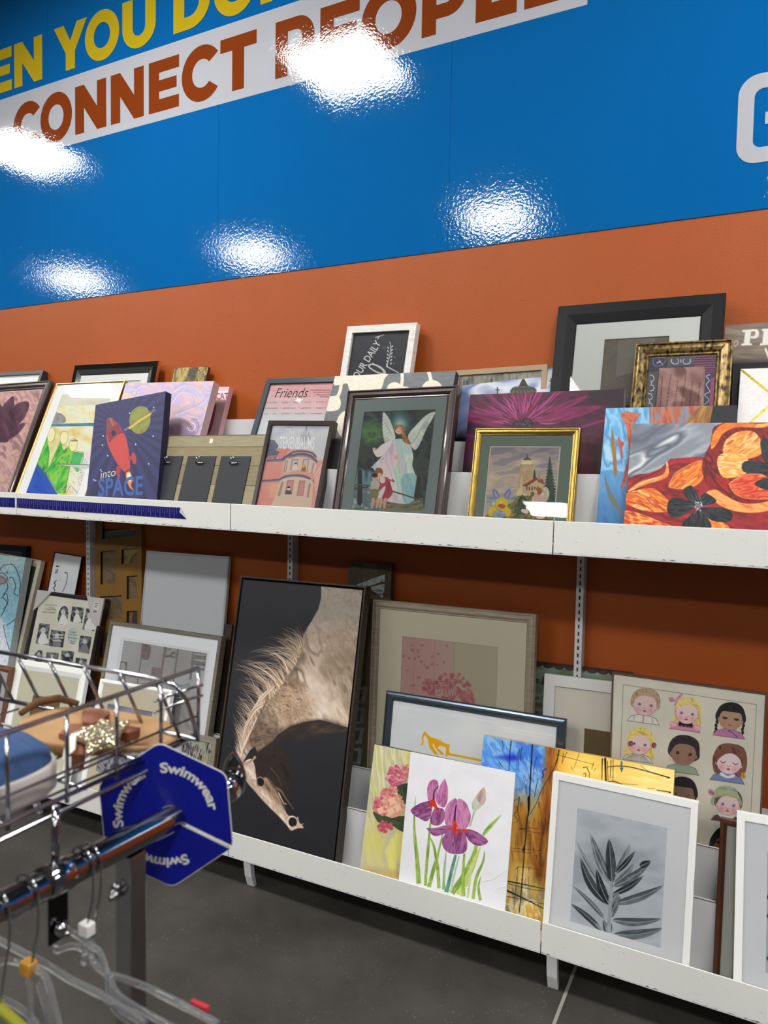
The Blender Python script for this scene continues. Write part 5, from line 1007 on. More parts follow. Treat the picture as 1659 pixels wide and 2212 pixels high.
for k in range(16): a.line([(360+k*3,1215+k*5),(400+k*6,1212+k*3),(450+k*3,1222)], 1.4, '7c6450' if k % 2 else '2c2018', .4, a=.7)
a.clip = None
a.tex([(330,1330),(380,1290),(440,1245),(520,1180),(560,1150),(640,1125),(740,1112),(840,1130),(925,1162),(930,1200),(860,1190),(720,1220),(600,1240),(480,1270),(420,1330)], ['3a2c22', '241b16', '4a3a2e'], 10, -15, 3, 2, soft=6, a=.85)
a.tex([(330,1330),(420,1290),(500,1290),(540,1350),(560,1450),(545,1600),(500,1640),(450,1580),(390,1500),(350,1530),(330,1460),(322,1380)], ['1a1412', '2a201a', '120e0c'], 12, 60, 2, 4, soft=4)
face = [(250,1390),(300,1360),(325,1400),(335,1460),(350,1530),(395,1480),(440,1540),(480,1600),(500,1650),(540,1720),(570,1725),(600,1755),(640,1800),(600,1805),(560,1820),(535,1790),(500,1750),(440,1690),(380,1630),(320,1560),(270,1500),(248,1440)]
a.tex(face, ['c9b2a0', 'a88e7a', 'd8c8ba', 'b89e8c'], 10, 55, 3, 6, soft=1.2, contrast=2)
a.tex([(345,1530),(395,1480),(450,1530),(490,1610),(520,1690),(470,1640),(400,1570)], ['6a5240', '8a6e58', '4a382c'], 8, 55, 3, 3, soft=5, a=.85)
a.line([(470,1550),(500,1570),(530,1620),(575,1680)], 5, '7a6250', 1, a=.9, soft=2); a.line([(480,1580),(510,1640),(530,1650)], 2.4, 'c4ae9c', 1); a.line([(430,1420),(470,1470),(500,1540)], 3, '5a4636', 1, a=.8)
a.fill([(345,1500),(362,1480),(385,1500),(380,1530),(355,1532)], '0c0a0a', True); a.line([(340,1490),(362,1476),(388,1495)], 2.4, '8a7260')
a.ell(567,1762,34,38,'cdb9a8',-10); a.ell(570,1765,27,31,'141012',-10); a.line([(560,1800),(600,1790),(640,1775)], 3, 'b8a290', 1); a.line([(600,1735),(608,1770),(590,1800)], 3, 'a8927e', 1)
MANE = ['a0876f', 'c2a990', '7c6450', 'e0cfbd', '94795f', 'b69c84']
def hair(p0, p1, p2, p3, n, spread, w_):
    for k in range(n):
        f = k/n; j = lambda s_: hr.uniform(-s_, s_)
        a.line([(p0[0]+j(spread*.4), p0[1]+j(spread*.5)), (p1[0]+j(spread*.7), p1[1]+j(spread*.7)), (p2[0]+j(spread), p2[1]+j(spread)), (p3[0]+j(spread*1.1), p3[1]+j(spread*1.1))], w_*hr.uniform(.5, 1.2), hr.choice(MANE), .25, a=.8)
a.tex([(250,1250),(300,1100),(360,950),(450,820),(560,700),(620,650),(600,720),(500,850),(420,970),(350,1100),(300,1200),(240,1330)], ['6a5442', '8c725c', '4c3a2e'], 7, 118, 6, 3, soft=5)
CREST = np.array([(632,640),(612,690),(575,770),(500,880),(420,985),(350,1100),(290,1210),(245,1310),(222,1390)], float)
TIPS = np.array([(575,470),(450,545),(340,655),(235,715),(188,745),(196,900),(200,1020),(200,1150),(196,1270)], float)
for k in range(430):
    f = hr.uniform(0, 7.999); f = min(7.99, round(f*5)/5+hr.uniform(-.05, .07)) if k % 4 else f; i = int(f); wv = .75+.45*math.sin(round(f*5)*2.3); u = f-i; p0 = CREST[i]*(1-u)+CREST[i+1]*u; f2 = min(7.999, max(0, f+hr.uniform(-.5, .5))); j = int(f2); v = f2-j; p3 = TIPS[j]*(1-v)+TIPS[j+1]*v
    sh_ = hr.uniform(.6, 1.02)*(.86+.18*math.sin(round(f*5)*1.7)); p3 = p0+(p3-p0)*sh_+np.array([hr.uniform(-16, 16), hr.uniform(-16, 16)]); d = p3-p0; nrm = np.array([-d[1], d[0]])*(.24 if f < 6 else .12)*wv
    p0 = p0+np.array([hr.uniform(-8, 8), hr.uniform(-8, 8)]); c1 = p0+d*.35+nrm*hr.uniform(.5, 1.15); c2 = p0+d*.72+nrm*hr.uniform(.3, 1.0)
    a.line([tuple(p0), tuple(c1), tuple(c2), tuple(p3)], hr.uniform(1.2, 2.6), hr.choice(MANE), .2, a=hr.uniform(.45, .85))
hair((450,900),(380,960),(340,1020),(290,1090),40,14,2.2); hair((380,1010),(320,1060),(280,1150),(250,1250),40,14,2.2)
hair((330,1350),(290,1385),(240,1400),(180,1425),26,9,1.8); 
a.line([(340,1100),(300,1190),(260,1270),(225,1370)], 3, 'd8c6b4', 2, a=.8, wm=5); a.line([(400,1000),(350,1100),(290,1230)], 3, '2c211a', 2, a=.7, soft=2)
a.line([(148,1272),(200,1290)], 1, '6a6a72', a=.5); a.build('canvas_face', t, 1.15)
# plank sign
t, w, h = canvas('wooden_sign', 'plank', 'tall grey brown wooden plank with galvanized letters standing sideways behind the horse picture', 'sign', .018, '4a4034')
for k, (x0, x1) in enumerate(((0, .066), (.066, .132), (.132, w))): obj('plank', MB().box(x0+.0006, x1-.0006, -.0004, .001, 0, h), mat('sign_plank_%d' % k, ['5e523e', '665a45', '57492f'][k], .65, col2=['4a4030', '54482f', '4a3c28'][k], noise=.2, nscale=8, nstretch=(14, 2, 1.2)), t)
a = Art('plank', .01); a.zoom(440, 1180, 2.9625); GAL = mat('galvanized_metal', '9aa0a0', .42, metal=.6, col2='bfc4c4', noise=.1, nscale=60)
def slab_letter(polys, name='letter'):
    mb = MB()
    for pl in polys:
        q = [hap(a.Hi, *p) for p in a.t(pl)]; mb.prism([(float(x), float(y)) for x, y in q], -.0035, -.0006)
    obj(name, mb, GAL, t)
slab_letter([[(985,243),(1125,192),(1162,180),(1160,230),(1145,222),(1130,232),(1070,252),(1020,262),(985,250)], [(1060,262),(1160,240),(1158,290),(1140,282),(1085,285)], [(1085,285),(1150,335),(1150,300),(1158,290)]])
for k in range(4):
    y = 900+k*130; x = 1020-k*9; slab_letter([[(x-40,y),(x+20,y+6),(x+16,y+22),(x-44,y+16)], [(x+2,y),(x+24,y+2),(x+12,y+100),(x-10,y+98)], [(x-50,y+84),(x+14,y+92),(x+10,y+108),(x-54,y+100)]])
# hearts bouquet
t, w, h = framed('framed_picture', 'hearts', 'large taupe wooden frame with cream mat around a faded pink flower bouquet', 'framed picture', .034, .03, F_TAUPE, 'ogee', mats=((.033,.033,.033,.033,.131,.134,.129,.14,'c2baa6'),))
a = Art('hearts', .0016, 'aaa088').zoom(680, 1180, 2.9625)
a.tex(None, ['a89e86', 'b0a78f'], 30, 20, 1, 2); a.grad((640,600),(900,610), [(0, 'b08482'), (.9, 'b3938c'), (1, 'aca28c')], .95, None)
for k, x in enumerate((640, 768, 892)): a.line([(x,590),(x-10,950)], 1.2, '8f6a66', a=.6)
a.fill([(894,600),(1200,600),(1200,1100),(884,1100)], 'aaa08a', a=.85)
for k in range(34):
    x = hr.uniform(560,880); y = hr.uniform(610,900)
    if x > 860 or (y > 790 and x > 700): continue
    s_ = hr.uniform(7,12); a.fill([(x,y+s_),(x-s_,y-s_*.2),(x-s_*.6,y-s_),(x,y-s_*.4),(x+s_*.6,y-s_),(x+s_,y-s_*.2)], '8c5a58', True, a=.6)
for k in range(260):
    an = hr.uniform(0, 6.28); r = hr.random()**.6; cx, cy, rx, ry = hr.choice([(870,870,90,70), (740,900,50,50), (930,930,80,80), (850,930,90,60), (985,980,40,50)]); x = cx+rx*r*math.cos(an); y = cy+ry*r*math.sin(an)
    col = hr.choice(['9c4a54', 'b0606a', '8a3c48', 'a85560', 'b8727a'])
    for q in range(5): a.ell(x+7*math.cos(q*1.26), y+7*math.sin(q*1.26), 5.5, 4.5, col, q*72, a=.8)
    a.ell(x, y, 2, 2, 'c9b8a4')
for k in range(30): x = hr.uniform(770,900); a.line([(x,900+hr.uniform(0,30)),(x+hr.uniform(-10,10),960)], 1.4, 'a9a49a', a=.6)
a.grad((550,880),(550,960), [(0, 'c9c0a8'), (1, 'c9c0a8')], .12); a.build('print', t, 1.02)
# pewter
t, w, h = framed('framed_picture', 'pewter', 'rounded pewter metal frame with a yellow paint figure on white', 'framed picture', .032, .022, F_PEWTER, 'round', gy=.006)
a = Art('pewter', .0018, 'd3d5d8').zoom(680, 1180, 2.9625); a.tex(None, ['d0d2d6', 'dcdddc'], 50, 20, 2, 3)
Y_ = 'e0a812'
a.line([(680,1268),(692,1258),(690,1225),(706,1196)], 3.2, Y_, 6, wm=3); a.fill([(700,1200),(712,1193),(740,1222),(790,1235),(835,1262),(866,1270),(858,1300),(862,1325),(845,1345),(835,1340),(842,1300),(835,1285),(800,1275),(785,1290),(830,1330),(810,1335),(770,1290),(762,1262),(752,1275),(790,1335),(765,1330),(735,1290),(722,1235)], Y_)
a.line([(845,1328),(960,1350),(1080,1375)], 5, Y_, 4.5, sm=False); a.fill([(1072,1268),(1085,1262),(1085,1280),(1072,1278)], Y_)
for q in ([(500,1020),(900,1085),(1180,1130)], [(1180,1155),(1540,1215)], [(1200,1180),(1500,1230)]): a.line(q, 1.6, 'e6e8ea', a=.6)
a.build('print', t, 1.3, rough=.3)
# hydrangea
t, w, h = canvas('canvas_painting', 'hydr', 'yellow striped canvas of pink hydrangeas partly behind the iris print', 'painting', .022, '3a3c3c')
a = Art('hydr', .0013, 'c2b98a').zoom(760, 1560, 3.456)
a.tex(None, ['b8b06c', 'c9bf90', 'aaa684', 'cfc8a8', 'b9b478'], 16, 84, 8, 4, contrast=2.2); a.tex([(80,800),(400,820),(380,1130),(60,1080)], ['c8bf50', 'bfb878', 'a9a58c', 'd0c868'], 22, 84, 3, 6, soft=8, a=.8, contrast=2.4)
a.tex([(90,1080),(380,1120),(380,1180),(80,1110)], ['b0864a', '9a9070', 'c28c50'], 14, 10, 3, 2, soft=6, a=.7)
LF = ['2c3a22', '3e4c2c', '1e2a1c', '4f5c38']
a.tex([(340,480),(380,460),(440,470),(440,600),(400,620),(345,540)], LF, 8, 70, 3, 2); a.tex([(160,670),(230,690),(300,715),(360,700),(440,720),(440,830),(360,810),(280,760),(200,745),(175,710)], LF, 9, 15, 4, 3); a.tex([(160,668),(230,700),(240,740),(195,745)], LF, 6, 20, 3, 7)
for cx, cy, rx, ry, cols, n in ((330,400,70,75,['b84a6a','c8607c','a03a5c','d88a92'],70), (400,370,45,45,['c8707c','b04a64','d8a08c'],40), (220,620,60,70,['c85a70','d88080','b8445c'],60), (290,530,70,50,['c86a70','d88a80','b85060'],50), (310,620,85,80,['d8a080','e0b090','cf8f78','d89888'],80), (250,780,55,40,['b03c54','c05468'],30)):
    for k in range(n):
        an = hr.uniform(0, 6.28); r = hr.random()**.5; x = cx+rx*r*math.cos(an); y = cy+ry*r*math.sin(an); c = hr.choice(cols); a.ell(x, y, 15, 13, '8a3a4c', hr.uniform(0,180), a=.35); a.ell(x, y, 13, 11, c, hr.uniform(0,180), a=.85); 
        if k % 3 == 0: a.line([(x-8,y),(x,y-8),(x+8,y)], 1, 'e8c8b0', .5, a=.6)
for cx, cy in ((290,665),(345,640),(300,590),(215,660)): [a.ell(cx+15*math.cos(q*1.57+.4), cy+15*math.sin(q*1.57+.4), 15, 13, 'dfae92', q*90) or a.line([(cx+26*math.cos(q*1.57+i*.25-.2), cy+26*math.sin(q*1.57+i*.25-.2)) for i in range(4)], 1, 'b8705c') for q in range(4)]
a.build('painted_face', t, 1.1, bump=.0001)
# tree painting
t, w, h = canvas('canvas_painting', 'tree', 'wide canvas with blue patch and amber ground crossed by black ink lines', 'painting', .026, 'b9986a')
a = Art('tree', .0014, 'b07a2c').zoom(760, 1560, 3.456)
a.tex(None, ['a8702a', 'c08a34', '8a5a24', 'b8863c', 'd0a048'], 26, 84, 5, 3, contrast=2.2)
a.grad((1180,120),(1180,560), [(0, '6a9ccc'), (.45, '4a80c8'), (.8, '7a9cb8'), (1, 'a88c54')], 1, [(980,80),(1300,110),(1440,180),(1440,420),(1400,560),(1340,760),(1280,600),(1180,640),(960,560)])
a.tex([(980,80),(1300,110),(1440,180),(1440,420),(1380,560),(1200,560),(960,500)], ['6ea0d4', '3c70c0', '90b8d8', '2c5cb4'], 20, 60, 2, 5, soft=18, a=.6, contrast=2.2)
a.blur_blob(1190,265,70,'14249c',.95,ry=26); a.blur_blob(1110,262,60,'2040ac',.7,ry=12); a.blur_blob(1390,260,30,'2a50c0',.6)
a.tex([(1460,195),(1540,200),(1560,330),(1500,500),(1470,800),(1440,1100),(1400,1450),(1330,1450),(1360,1100),(1400,760),(1430,480)], ['7a4418', '94581f', '5c3212', 'a46a2c'], 12, 96, 5, 7, soft=9)
a.grad((1500,200),(2200,380), [(0, 'b07a24'), (.12, 'd09a30'), (.3, 'e8c060'), (.5, 'e0b040'), (.75, 'd8b868'), (1, 'e8d088')], 1, [(1530,100),(2600,220),(2600,620),(2300,620),(1500,520)], sm=False, soft=9)
a.tex([(1600,260),(1900,300),(2300,360),(2300,470),(1900,420),(1600,360)], ['f4ecc0', 'e8c050', 'f0dc98'], 22, 8, 3, 4, soft=16, a=.6)
a.tex([(1150,1220),(1400,1190),(1440,1450),(1150,1480)], ['d8d0b0', 'c89a3c', 'e0d8b0', '94886a', 'b8a040'], 14, 84, 3, 2, soft=12, a=.9); a.tex([(1180,1080),(1340,1090),(1300,1200),(1170,1200)], ['d8a83c', 'e8d090'], 14, 84, 3, 2, soft=10, a=.8)
INK = '0e0c10'
for q, w1, w2 in (([(1190,140),(1180,230),(1172,380)], 2.2, 1.4), ([(1348,172),(1340,300),(1330,480),(1325,640),(1310,720),(1290,950),(1270,1200),(1250,1420)], 2.8, 2), ([(1548,208),(1530,300),(1480,400),(1420,500),(1380,600),(1330,690)], 1.8, 1), ([(1320,560),(1318,700)], 5, 2), ([(1280,960),(1290,920)], 4, 3), ([(1240,1080),(1225,1230),(1210,1400)], 1, .6), ([(1150,1255),(1250,1300),(1430,1390)], 4, 1.6), ([(1150,1185),(1280,1210),(1440,1245)], 3, 1.4), ([(1150,1200),(1300,1240),(1440,1262)], 1.2, .8), ([(1150,1300),(1260,1320),(1440,1360)], 1.4, .8), ([(1180,600),(1250,570)], 1, .5), ([(1250,800),(1330,790),(1420,800)], 1, .5), ([(1250,790),(1350,820),(1430,830)], 1, .5), ([(1190,940),(1420,960)], .8, .5), ([(1190,960),(1340,980)], .7, .5), ([(1220,1100),(1260,1080),(1400,1100)], .9, .5), ([(1270,190),(1262,230),(1258,290)], 1.6, .6), ([(1255,200),(1245,250)], 1.2, .5), ([(1100,300),(1130,340)], 2, .6), ([(1122,140),(1130,180),(1120,220)], 1.4, .5), ([(1250,560),(1240,640),(1210,700)], 1.8, .6), ([(1580,230),(1570,300)], 1.4, .6), ([(1380,260),(1360,340),(1350,400)], 1, .5), ([(1390,420),(1370,520),(1365,560)], 1.6, .7), ([(1300,480),(1302,560)], 1.6, .6), ([(1220,700),(1240,740),(1210,750)], 1, .5)): a.line(q, w1, INK, w2)
a.line([(1450,345),(1425,370),(1432,400),(1424,412)], 3, '1a2c7c', 3)
for k in range(46): x = hr.uniform(1180,1440); y = hr.uniform(250,1180); a.line([(x,y),(x+hr.uniform(-14,10),y+hr.uniform(20,80))], hr.uniform(.5,1.4), INK, .3, a=.75)
a.zoom(1140, 1400, 3.197)
for q, w1, w2 in (([(215,705),(205,760),(190,800)], 2, 1), ([(200,735),(460,805)], .9, .6), ([(270,720),(235,800)], 1.2, .6), ([(360,712),(320,830)], .8, .5), ([(515,765),(512,915)], 2.6, 1), ([(535,765),(540,930)], 4.5, 3), ([(550,780),(555,925)], 1.4, 1), ([(575,775),(570,900)], 1.6, 1), ([(590,770),(588,920)], 1.2, 1), ([(385,825),(415,820)], 2, 1), ([(410,830),(425,860),(425,900)], 1.8, .8), ([(385,870),(400,865),(398,890),(385,885)], 1.4, 1), ([(455,790),(440,840)], 1, .5), ([(470,830),(455,850)], 1, .5), ([(550,820),(700,820),(980,895)], 1.4, 2.4), ([(550,925),(600,920),(655,945)], 2.4, 1.2), ([(590,930),(760,945)], .8, .6), ([(890,980),(985,995)], 1.2, 2.6), ([(830,968),(880,972)], .8, .5), ([(780,810),(830,850)], .8, .5), ([(300,820),(315,850)], 1, .4), ([(250,870),(500,915)], .8, .5)): a.line(q, w1, INK, w2)
a.ell(972,895,8,5,INK); a.ell(982,996,8,5,INK); a.line([(648,788),(648,850)], 4, '3a5a78', 3); a.fill([(633,820),(648,858),(664,822),(648,832)], '3a5a78')
a.build('painted_face', t, 1.15, rough=.3)
# iris print
t, w, h = canvas('wrapped_print', 'iris', 'plastic wrapped white board painted with two magenta irises', 'painting', .006, 'dad8da')
a = Art('iris', .0012, 'd9d7dc').zoom(760, 1560, 3.456); a.tex(None, ['d7d5da', 'dfdde0'], 40, 20, 1, 2)
def blade(pts, w1, wm, w2, cols, seed):
    P_ = smooth_poly(pts, False); n = len(P_); L_, R__ = [], []
    for i, p in enumerate(P_):
        q0 = P_[max(0, i-1)]; q1 = P_[min(n-1, i+1)]; dx, dy = q1[0]-q0[0], q1[1]-q0[1]; l = math.hypot(dx, dy)+1e-9; f = i/(n-1); ww = (w1+(wm-w1)*f*2 if f < .5 else wm+(w2-wm)*(f*2-1))/2
        L_.append((p[0]-dy/l*ww, p[1]+dx/l*ww)); R__.append((p[0]+dy/l*ww, p[1]-dx/l*ww))
    an = math.degrees(math.atan2(P_[-1][1]-P_[0][1], P_[-1][0]-P_[0][0])); a.tex(L_+R__[::-1], cols, 6, an, 6, seed, sm=False)
GR = ['7c9a3c', '9cb458', '6a8a34', 'b0c070']; TE = ['3c7a60', '6a9a80', '2c6450']
for p, w1, wm, w2, c in (([(500,1205),(485,1000),(465,780),(476,550)],38,24,2,GR), ([(548,1220),(560,1050),(575,880),(590,720)],20,22,10,GR), ([(575,1230),(610,1100),(640,1000),(680,820)],32,26,6,GR), ([(650,1240),(640,1080),(610,920),(575,850)],26,22,6,GR), ([(685,1250),(692,1100),(705,960)],22,18,4,['a0b89a','7a9a6c']), ([(705,1270),(740,1130),(775,990)],32,26,20,TE), ([(745,1275),(830,1160),(900,1020),(930,920)],48,44,22,GR), ([(740,1260),(760,1160),(800,1000)],12,16,8,['b0c0b4','8aa890']), ([(800,1290),(870,1150),(930,1000),(960,930)],46,38,6,['a8b45c','c0c878','8c9c44']), ([(835,1300),(830,1150),(840,980)],26,24,14,GR), ([(865,1310),(880,1180),(900,1050)],16,18,6,['c0cc98','a0b06c']), ([(905,1320),(930,1160),(980,1040),(990,960)],24,22,3,GR), ([(960,1330),(945,1230),(965,1150)],22,18,3,GR), ([(980,845),(1030,780),(1118,690)],20,34,3,['7ca044','a4bc68','5c8434']), ([(880,780),(905,700),(915,660)],12,12,16,['8a9a7c','a4b094'])): blade(p, w1, wm, w2, c, int(p[0][0]))
a.tex([(910,670),(895,610),(920,560),(960,510),(990,490),(998,560),(975,620),(940,655)], ['a8b49c', 'c0c0b0', '94a48c'], 7, 110, 3, 3); a.tex([(930,560),(960,510),(992,490),(1000,580),(970,620)], ['c49aa8', 'b8a890', 'a07888'], 6, 110, 4, 4)
VI = ['864a78', 'a0648f', '6c3460', 'ac789f']; MA = ['b06490', 'c284aa', '9c5480', 'c898b8']
a.tex([(600,430),(565,480),(568,580),(600,600),(625,570),(645,490),(640,440)], MA, 7, 95, 4, 3); a.tex([(690,425),(655,480),(625,570),(650,620),(690,635),(715,580),(718,500),(705,450)], MA, 7, 95, 4, 4)
a.tex([(440,655),(500,610),(570,590),(600,600),(590,700),(555,740),(500,715),(465,695)], VI, 7, -20, 4, 5); a.tex([(595,690),(620,640),(660,640),(690,660),(688,730),(650,770),(600,765),(585,730)], VI, 7, 90, 4, 6)
a.tex([(570,615),(610,570),(640,640),(645,680),(620,640),(590,625)], ['b82c1c', 'c8402c'], 4, 60, 3, 2); a.line([(645,480),(615,520),(612,575)], 2, '3c1c4c', 3)
a.tex([(770,568),(715,610),(692,680),(700,760),(740,790),(765,760),(775,660),(790,600)], MA, 8, 95, 4, 7); a.tex([(800,570),(780,620),(772,700),(790,800),(840,805),(875,760),(888,700),(870,640),(850,600)], MA, 8, 85, 4, 8)
a.tex([(560,790),(620,790),(700,770),(760,775),(745,800),(690,835),(620,850),(580,820)], VI, 7, 0, 4, 9); a.tex([(820,810),(880,800),(960,835),(1015,885),(990,915),(930,922),(880,890),(850,850)], VI, 7, 25, 4, 10)
a.tex([(700,830),(740,790),(800,800),(840,830),(862,900),(850,965),(800,985),(730,978),(685,940),(672,880)], VI, 8, 90, 4, 11)
a.tex([(765,725),(785,760),(780,800),(775,860),(765,840),(752,790),(752,750)], ['b8281c', 'd04020'], 5, 90, 3, 2); a.tex([(780,800),(870,800),(860,820),(790,815)], ['b03028', 'c84838'], 4, 0, 3, 2); a.tex([(700,785),(760,795),(750,805)], ['b03028', 'c84838'], 4, 0, 3, 2); a.line([(778,620),(770,680),(768,730)], 2.4, '2c1848', 4)
a.build('painted_face', t, 1.1, rough=.18)
WRAP = mat('clear_wrap_edge', 'e8eaec', .1)
for p0, p1, p2 in (((960,1190),(1060,1170),(1140,1110)), ((1040,1275),(1100,1230),(1150,1225)), ((835,1235),(845,1232),(888,1232)), ((1000,515),(1020,520),(1055,510)), ((385,920),(400,890),(420,880))):
    q = [hap(a.Hi, *p) for p in a.t([p0, p1, p2])]; obj('plastic_crease', MB().tube([(x, -.0012, z) for x, z in q], .0005, 5), WRAP, t)
# scalloped painting
t, w, h = canvas('canvas_painting', 'scallop', 'mossy green painted board with dark scalloped top edge and typed words', 'painting', .015, '2c1c18')
a = Art('scallop', .002, '5c6650').zoom(1140, 1400, 3.197); a.tex(None, ['4f5a44', '6e7a5c', '7c8c84', '5a6648'], 16, 5, 4, 3, contrast=2)
a.fill([(-500,40),(730,170),(730,182),(-500,55)], '2a1a18'); 
for k in range(14): x = -200+k*76; y = 84+(x-52)*.118; a.ell(x+40, y+12, 44, 38, '241a16'); a.ell(x+40, y+14, 26, 22, '4a3628')
a.fill([(-500,30),(730,160),(730,178),(-500,60)], '2a1a18')
for x, y in ((390,170),(480,185),(330,160)): a.blur_blob(x, y, 40, '8fa4a8', .6, ry=12)
a.build('painted_face', t, 1.05)
for x0, x1, y, s_, c_ in ((-20,75,232,'be a',40), (95,150,238,'Jo',44), (-30,115,350,'she..',26), (-20,98,392,'never fails',26), (10,70,450,'love',30)): a.text(t, s_, (x0,y),(x1,y+6), c_, '16161a', bold=.01)
# white frame with beige window
t, w, h = framed('picture_frame', 'white22', 'white frame with cream mat and small tan window beside the children portraits', 'picture frame', .039, .02, F_WHITE, 'flat', mats=((.038,.038,.038,.038,.145,.14,.17,.16,'d8d2c6'),), back='6f5c3a')
# children
t, w, h = framed('framed_poster', 'children', 'cream poster with rows of round faced children in a thin brown frame', 'framed picture', .0045, .02, mat('thin_brown_frame', '6a5246', .4, coat=.3), 'flat', gy=.002)
a = Art('children', .0011, 'c6c1b4').zoom(1140, 1400, 3.197); a.tex(None, ['c2bdb0', 'ccc8bc'], 60, 0, 1, 2)
a.line([(640,760),(660,252),(1580,390),(1540,1150)], .7, '3a3a3a', sm=False)
OUT = '4a4244'
def kid(cx, cy, r, skin, cheek, hair_, eye, body_, kind, tilt=8, eyes='round'):
    s_ = r/85
    P_ = lambda pts: [(cx+(x*math.cos(R(tilt))-y*math.sin(R(tilt)))*s_, cy+(x*math.sin(R(tilt))+y*math.cos(R(tilt)))*s_) for x, y in pts]
    if kind == 'long': a.tex(P_([(-95,20),(-98,-60),(-50,-120),(40,-125),(95,-80),(112,20),(122,100),(60,120),(-70,120),(-110,90)]), hair_, 8, 80, 4, 3)
    if kind == 'bob': a.tex(P_([(-105,50),(-115,-30),(-80,-110),(0,-130),(85,-110),(120,-20),(112,70),(60,90),(-70,90)]), hair_, 8, 80, 4, 3)
    if kind == 'afro': a.tex(P_([(-100,20),(-105,-60),(-60,-115),(20,-125),(85,-95),(105,-30),(100,30),(0,60)]), hair_, 4, 0, 1, 3)
    if kind == 'braid':
        a.tex(P_([(-98,20),(-98,-70),(-40,-118),(40,-118),(92,-70),(98,20)]), hair_, 5, 80, 4, 3)
        for sg in (-1, 1):
            for k in range(5): a.ell(*P_([(sg*98+(k % 2)*4-2, 10+k*26)])[0], 10*s_, 15*s_, hair_[0], 20*sg)
    if kind == 'short': a.tex(P_([(-98,20),(-108,-50),(-70,-105),(0,-120),(70,-108),(105,-50),(98,20),(0,20)]), hair_, 4, 80, 3, 3)
    if kind == 'wave': a.fill(P_([(-95,60),(-110,0),(-90,-60),(-50,-110),(20,-120),(90,-90),(90,-20),(0,0)]), hair_[0], True)
    # shoulders and clothing
    cl, pat = body_
    sh = P_([(-118,135),(-95,95),(-40,75),(40,75),(95,90),(125,135)]); a.fill(sh+[sh[0]], OUT); a.fill(P_([(-115,132),(-93,97),(-40,78),(40,78),(93,93),(121,132)]), cl)
    if pat == 'stripe':
        for k in range(13): a.line(P_([(-105+k*17,130),(-40+k*7,84)]), .7, OUT)
    if pat == 'brace': a.line(P_([(-70,128),(-66,84)]), 4, 'a9b4bc'); a.line(P_([(74,128),(62,84)]), 4, 'a9b4bc'); a.line(P_([(0,80),(0,130)]), 3, 'b48a90')
    if pat == 'check':
        a.fill(P_([(-50,60),(50,60),(60,105),(-55,105)]), '1a1618')
        for k in range(9): a.line(P_([(-110+k*28,90),(-110+k*28,132)]), 1.2, 'c07a92', a=.7)
        for k in range(3): a.line(P_([(-115,100+k*13),(118,100+k*13)]), 1.2, 'c07a92', a=.7)
        for sg in (-1, 1): a.ell(*P_([(sg*95,95)])[0], 28*s_, 24*s_, 'cf98a8'); a.line(P_([(sg*95-20,90),(sg*95+20,100)]), 1, 'f0e0e4')
    if pat == 'neck': a.fill(P_([(-48,62),(48,62),(58,98),(-58,98)]), cl); [a.line(P_([(-45+k*10,66),(-50+k*11,96)]), .6, '6a7a6c') for k in range(10)]
    if pat == 'collar': a.fill(P_([(-42,72),(0,92),(42,72),(50,92),(0,108),(-52,92)]), 'dcd6d8', True)
    if pat == 'frog': a.line(P_([(-10,80),(20,95),(60,120)]), 2, '4c6484'); a.ell(*P_([(62,122)])[0], 9*s_, 6*s_, '4c6484'); a.ell(*P_([(0,86)])[0], 12*s_, 6*s_, '4c6484')
    if pat == 'ruff': a.fill(P_([(-60,70),(60,70),(50,100),(0,108),(-50,100)]), 'd8d0cc', True)
    for sg in (-1, 1): a.ell(*P_([(sg*84,12)])[0], 12*s_, 17*s_, OUT); a.ell(*P_([(sg*84,12)])[0], 10.5*s_, 15*s_, skin)
    a.ell(cx, cy, 85*s_+1.4, 80*s_+1.4, OUT, tilt); a.ell(cx, cy, 85*s_, 80*s_, skin, tilt)
    for sg in (-1, 1):
        x, y = P_([(sg*46,38)])[0]; a.blur_blob(x, y, 24*s_, cheek, .7); x, y = P_([(sg*43,0)])[0]
        if eyes == 'round': a.ell(x, y, 16*s_, 13*s_, 'b9a8ac' if skin > 'b' else skin, tilt, a=.8); a.ell(x, y, 12*s_, 11*s_, eye); a.ell(x, y, 5*s_, 5*s_, '1c1c24'); a.ell(x-3*s_, y-3*s_, 2.4*s_, 2.4*s_, 'e8e8ec')
        elif eyes == 'slit': a.ell(x, y, 17*s_, 6*s_, '1c1616', tilt); a.line(P_([(sg*43-20,-4),(sg*43,-9),(sg*43+20,-2)]), 1.2, '3a2c2c')
        else: a.line(P_([(sg*43-18,-2),(sg*43,8),(sg*43+18,-2)]), 1.4, '3a2c2c')
    a.line(P_([(-12,22),(-4,28),(6,28),(12,22)]), .9, '9a6a6c'); a.ell(*P_([(0,46)])[0], 13*s_, 8*s_, 'b05c6c', tilt); a.line(P_([(-12,45),(12,45)]), .7, '7c3c4c')
    if kind == 'long': a.tex(P_([(-90,-10),(-80,-80),(0,-100),(80,-70),(92,-10),(60,-60),(10,-72),(-50,-50)]), hair_, 6, 20, 4, 4)
    if kind == 'bob': a.tex(P_([(-90,20),(-86,-70),(0,-105),(85,-70),(92,20),(70,-30),(20,-62),(-30,-55),(-70,-20)]), hair_, 6, 60, 4, 4)
    if kind == 'afro': a.tex(P_([(-92,0),(-84,-70),(0,-104),(84,-66),(92,0),(62,-50),(0,-66),(-60,-52)]), hair_, 3, 0, 1, 4)
    if kind == 'braid': a.tex(P_([(-88,0),(-84,-74),(0,-108),(84,-74),(88,0),(72,-46),(0,-52),(-72,-46)]), hair_, 5, 90, 4, 4)
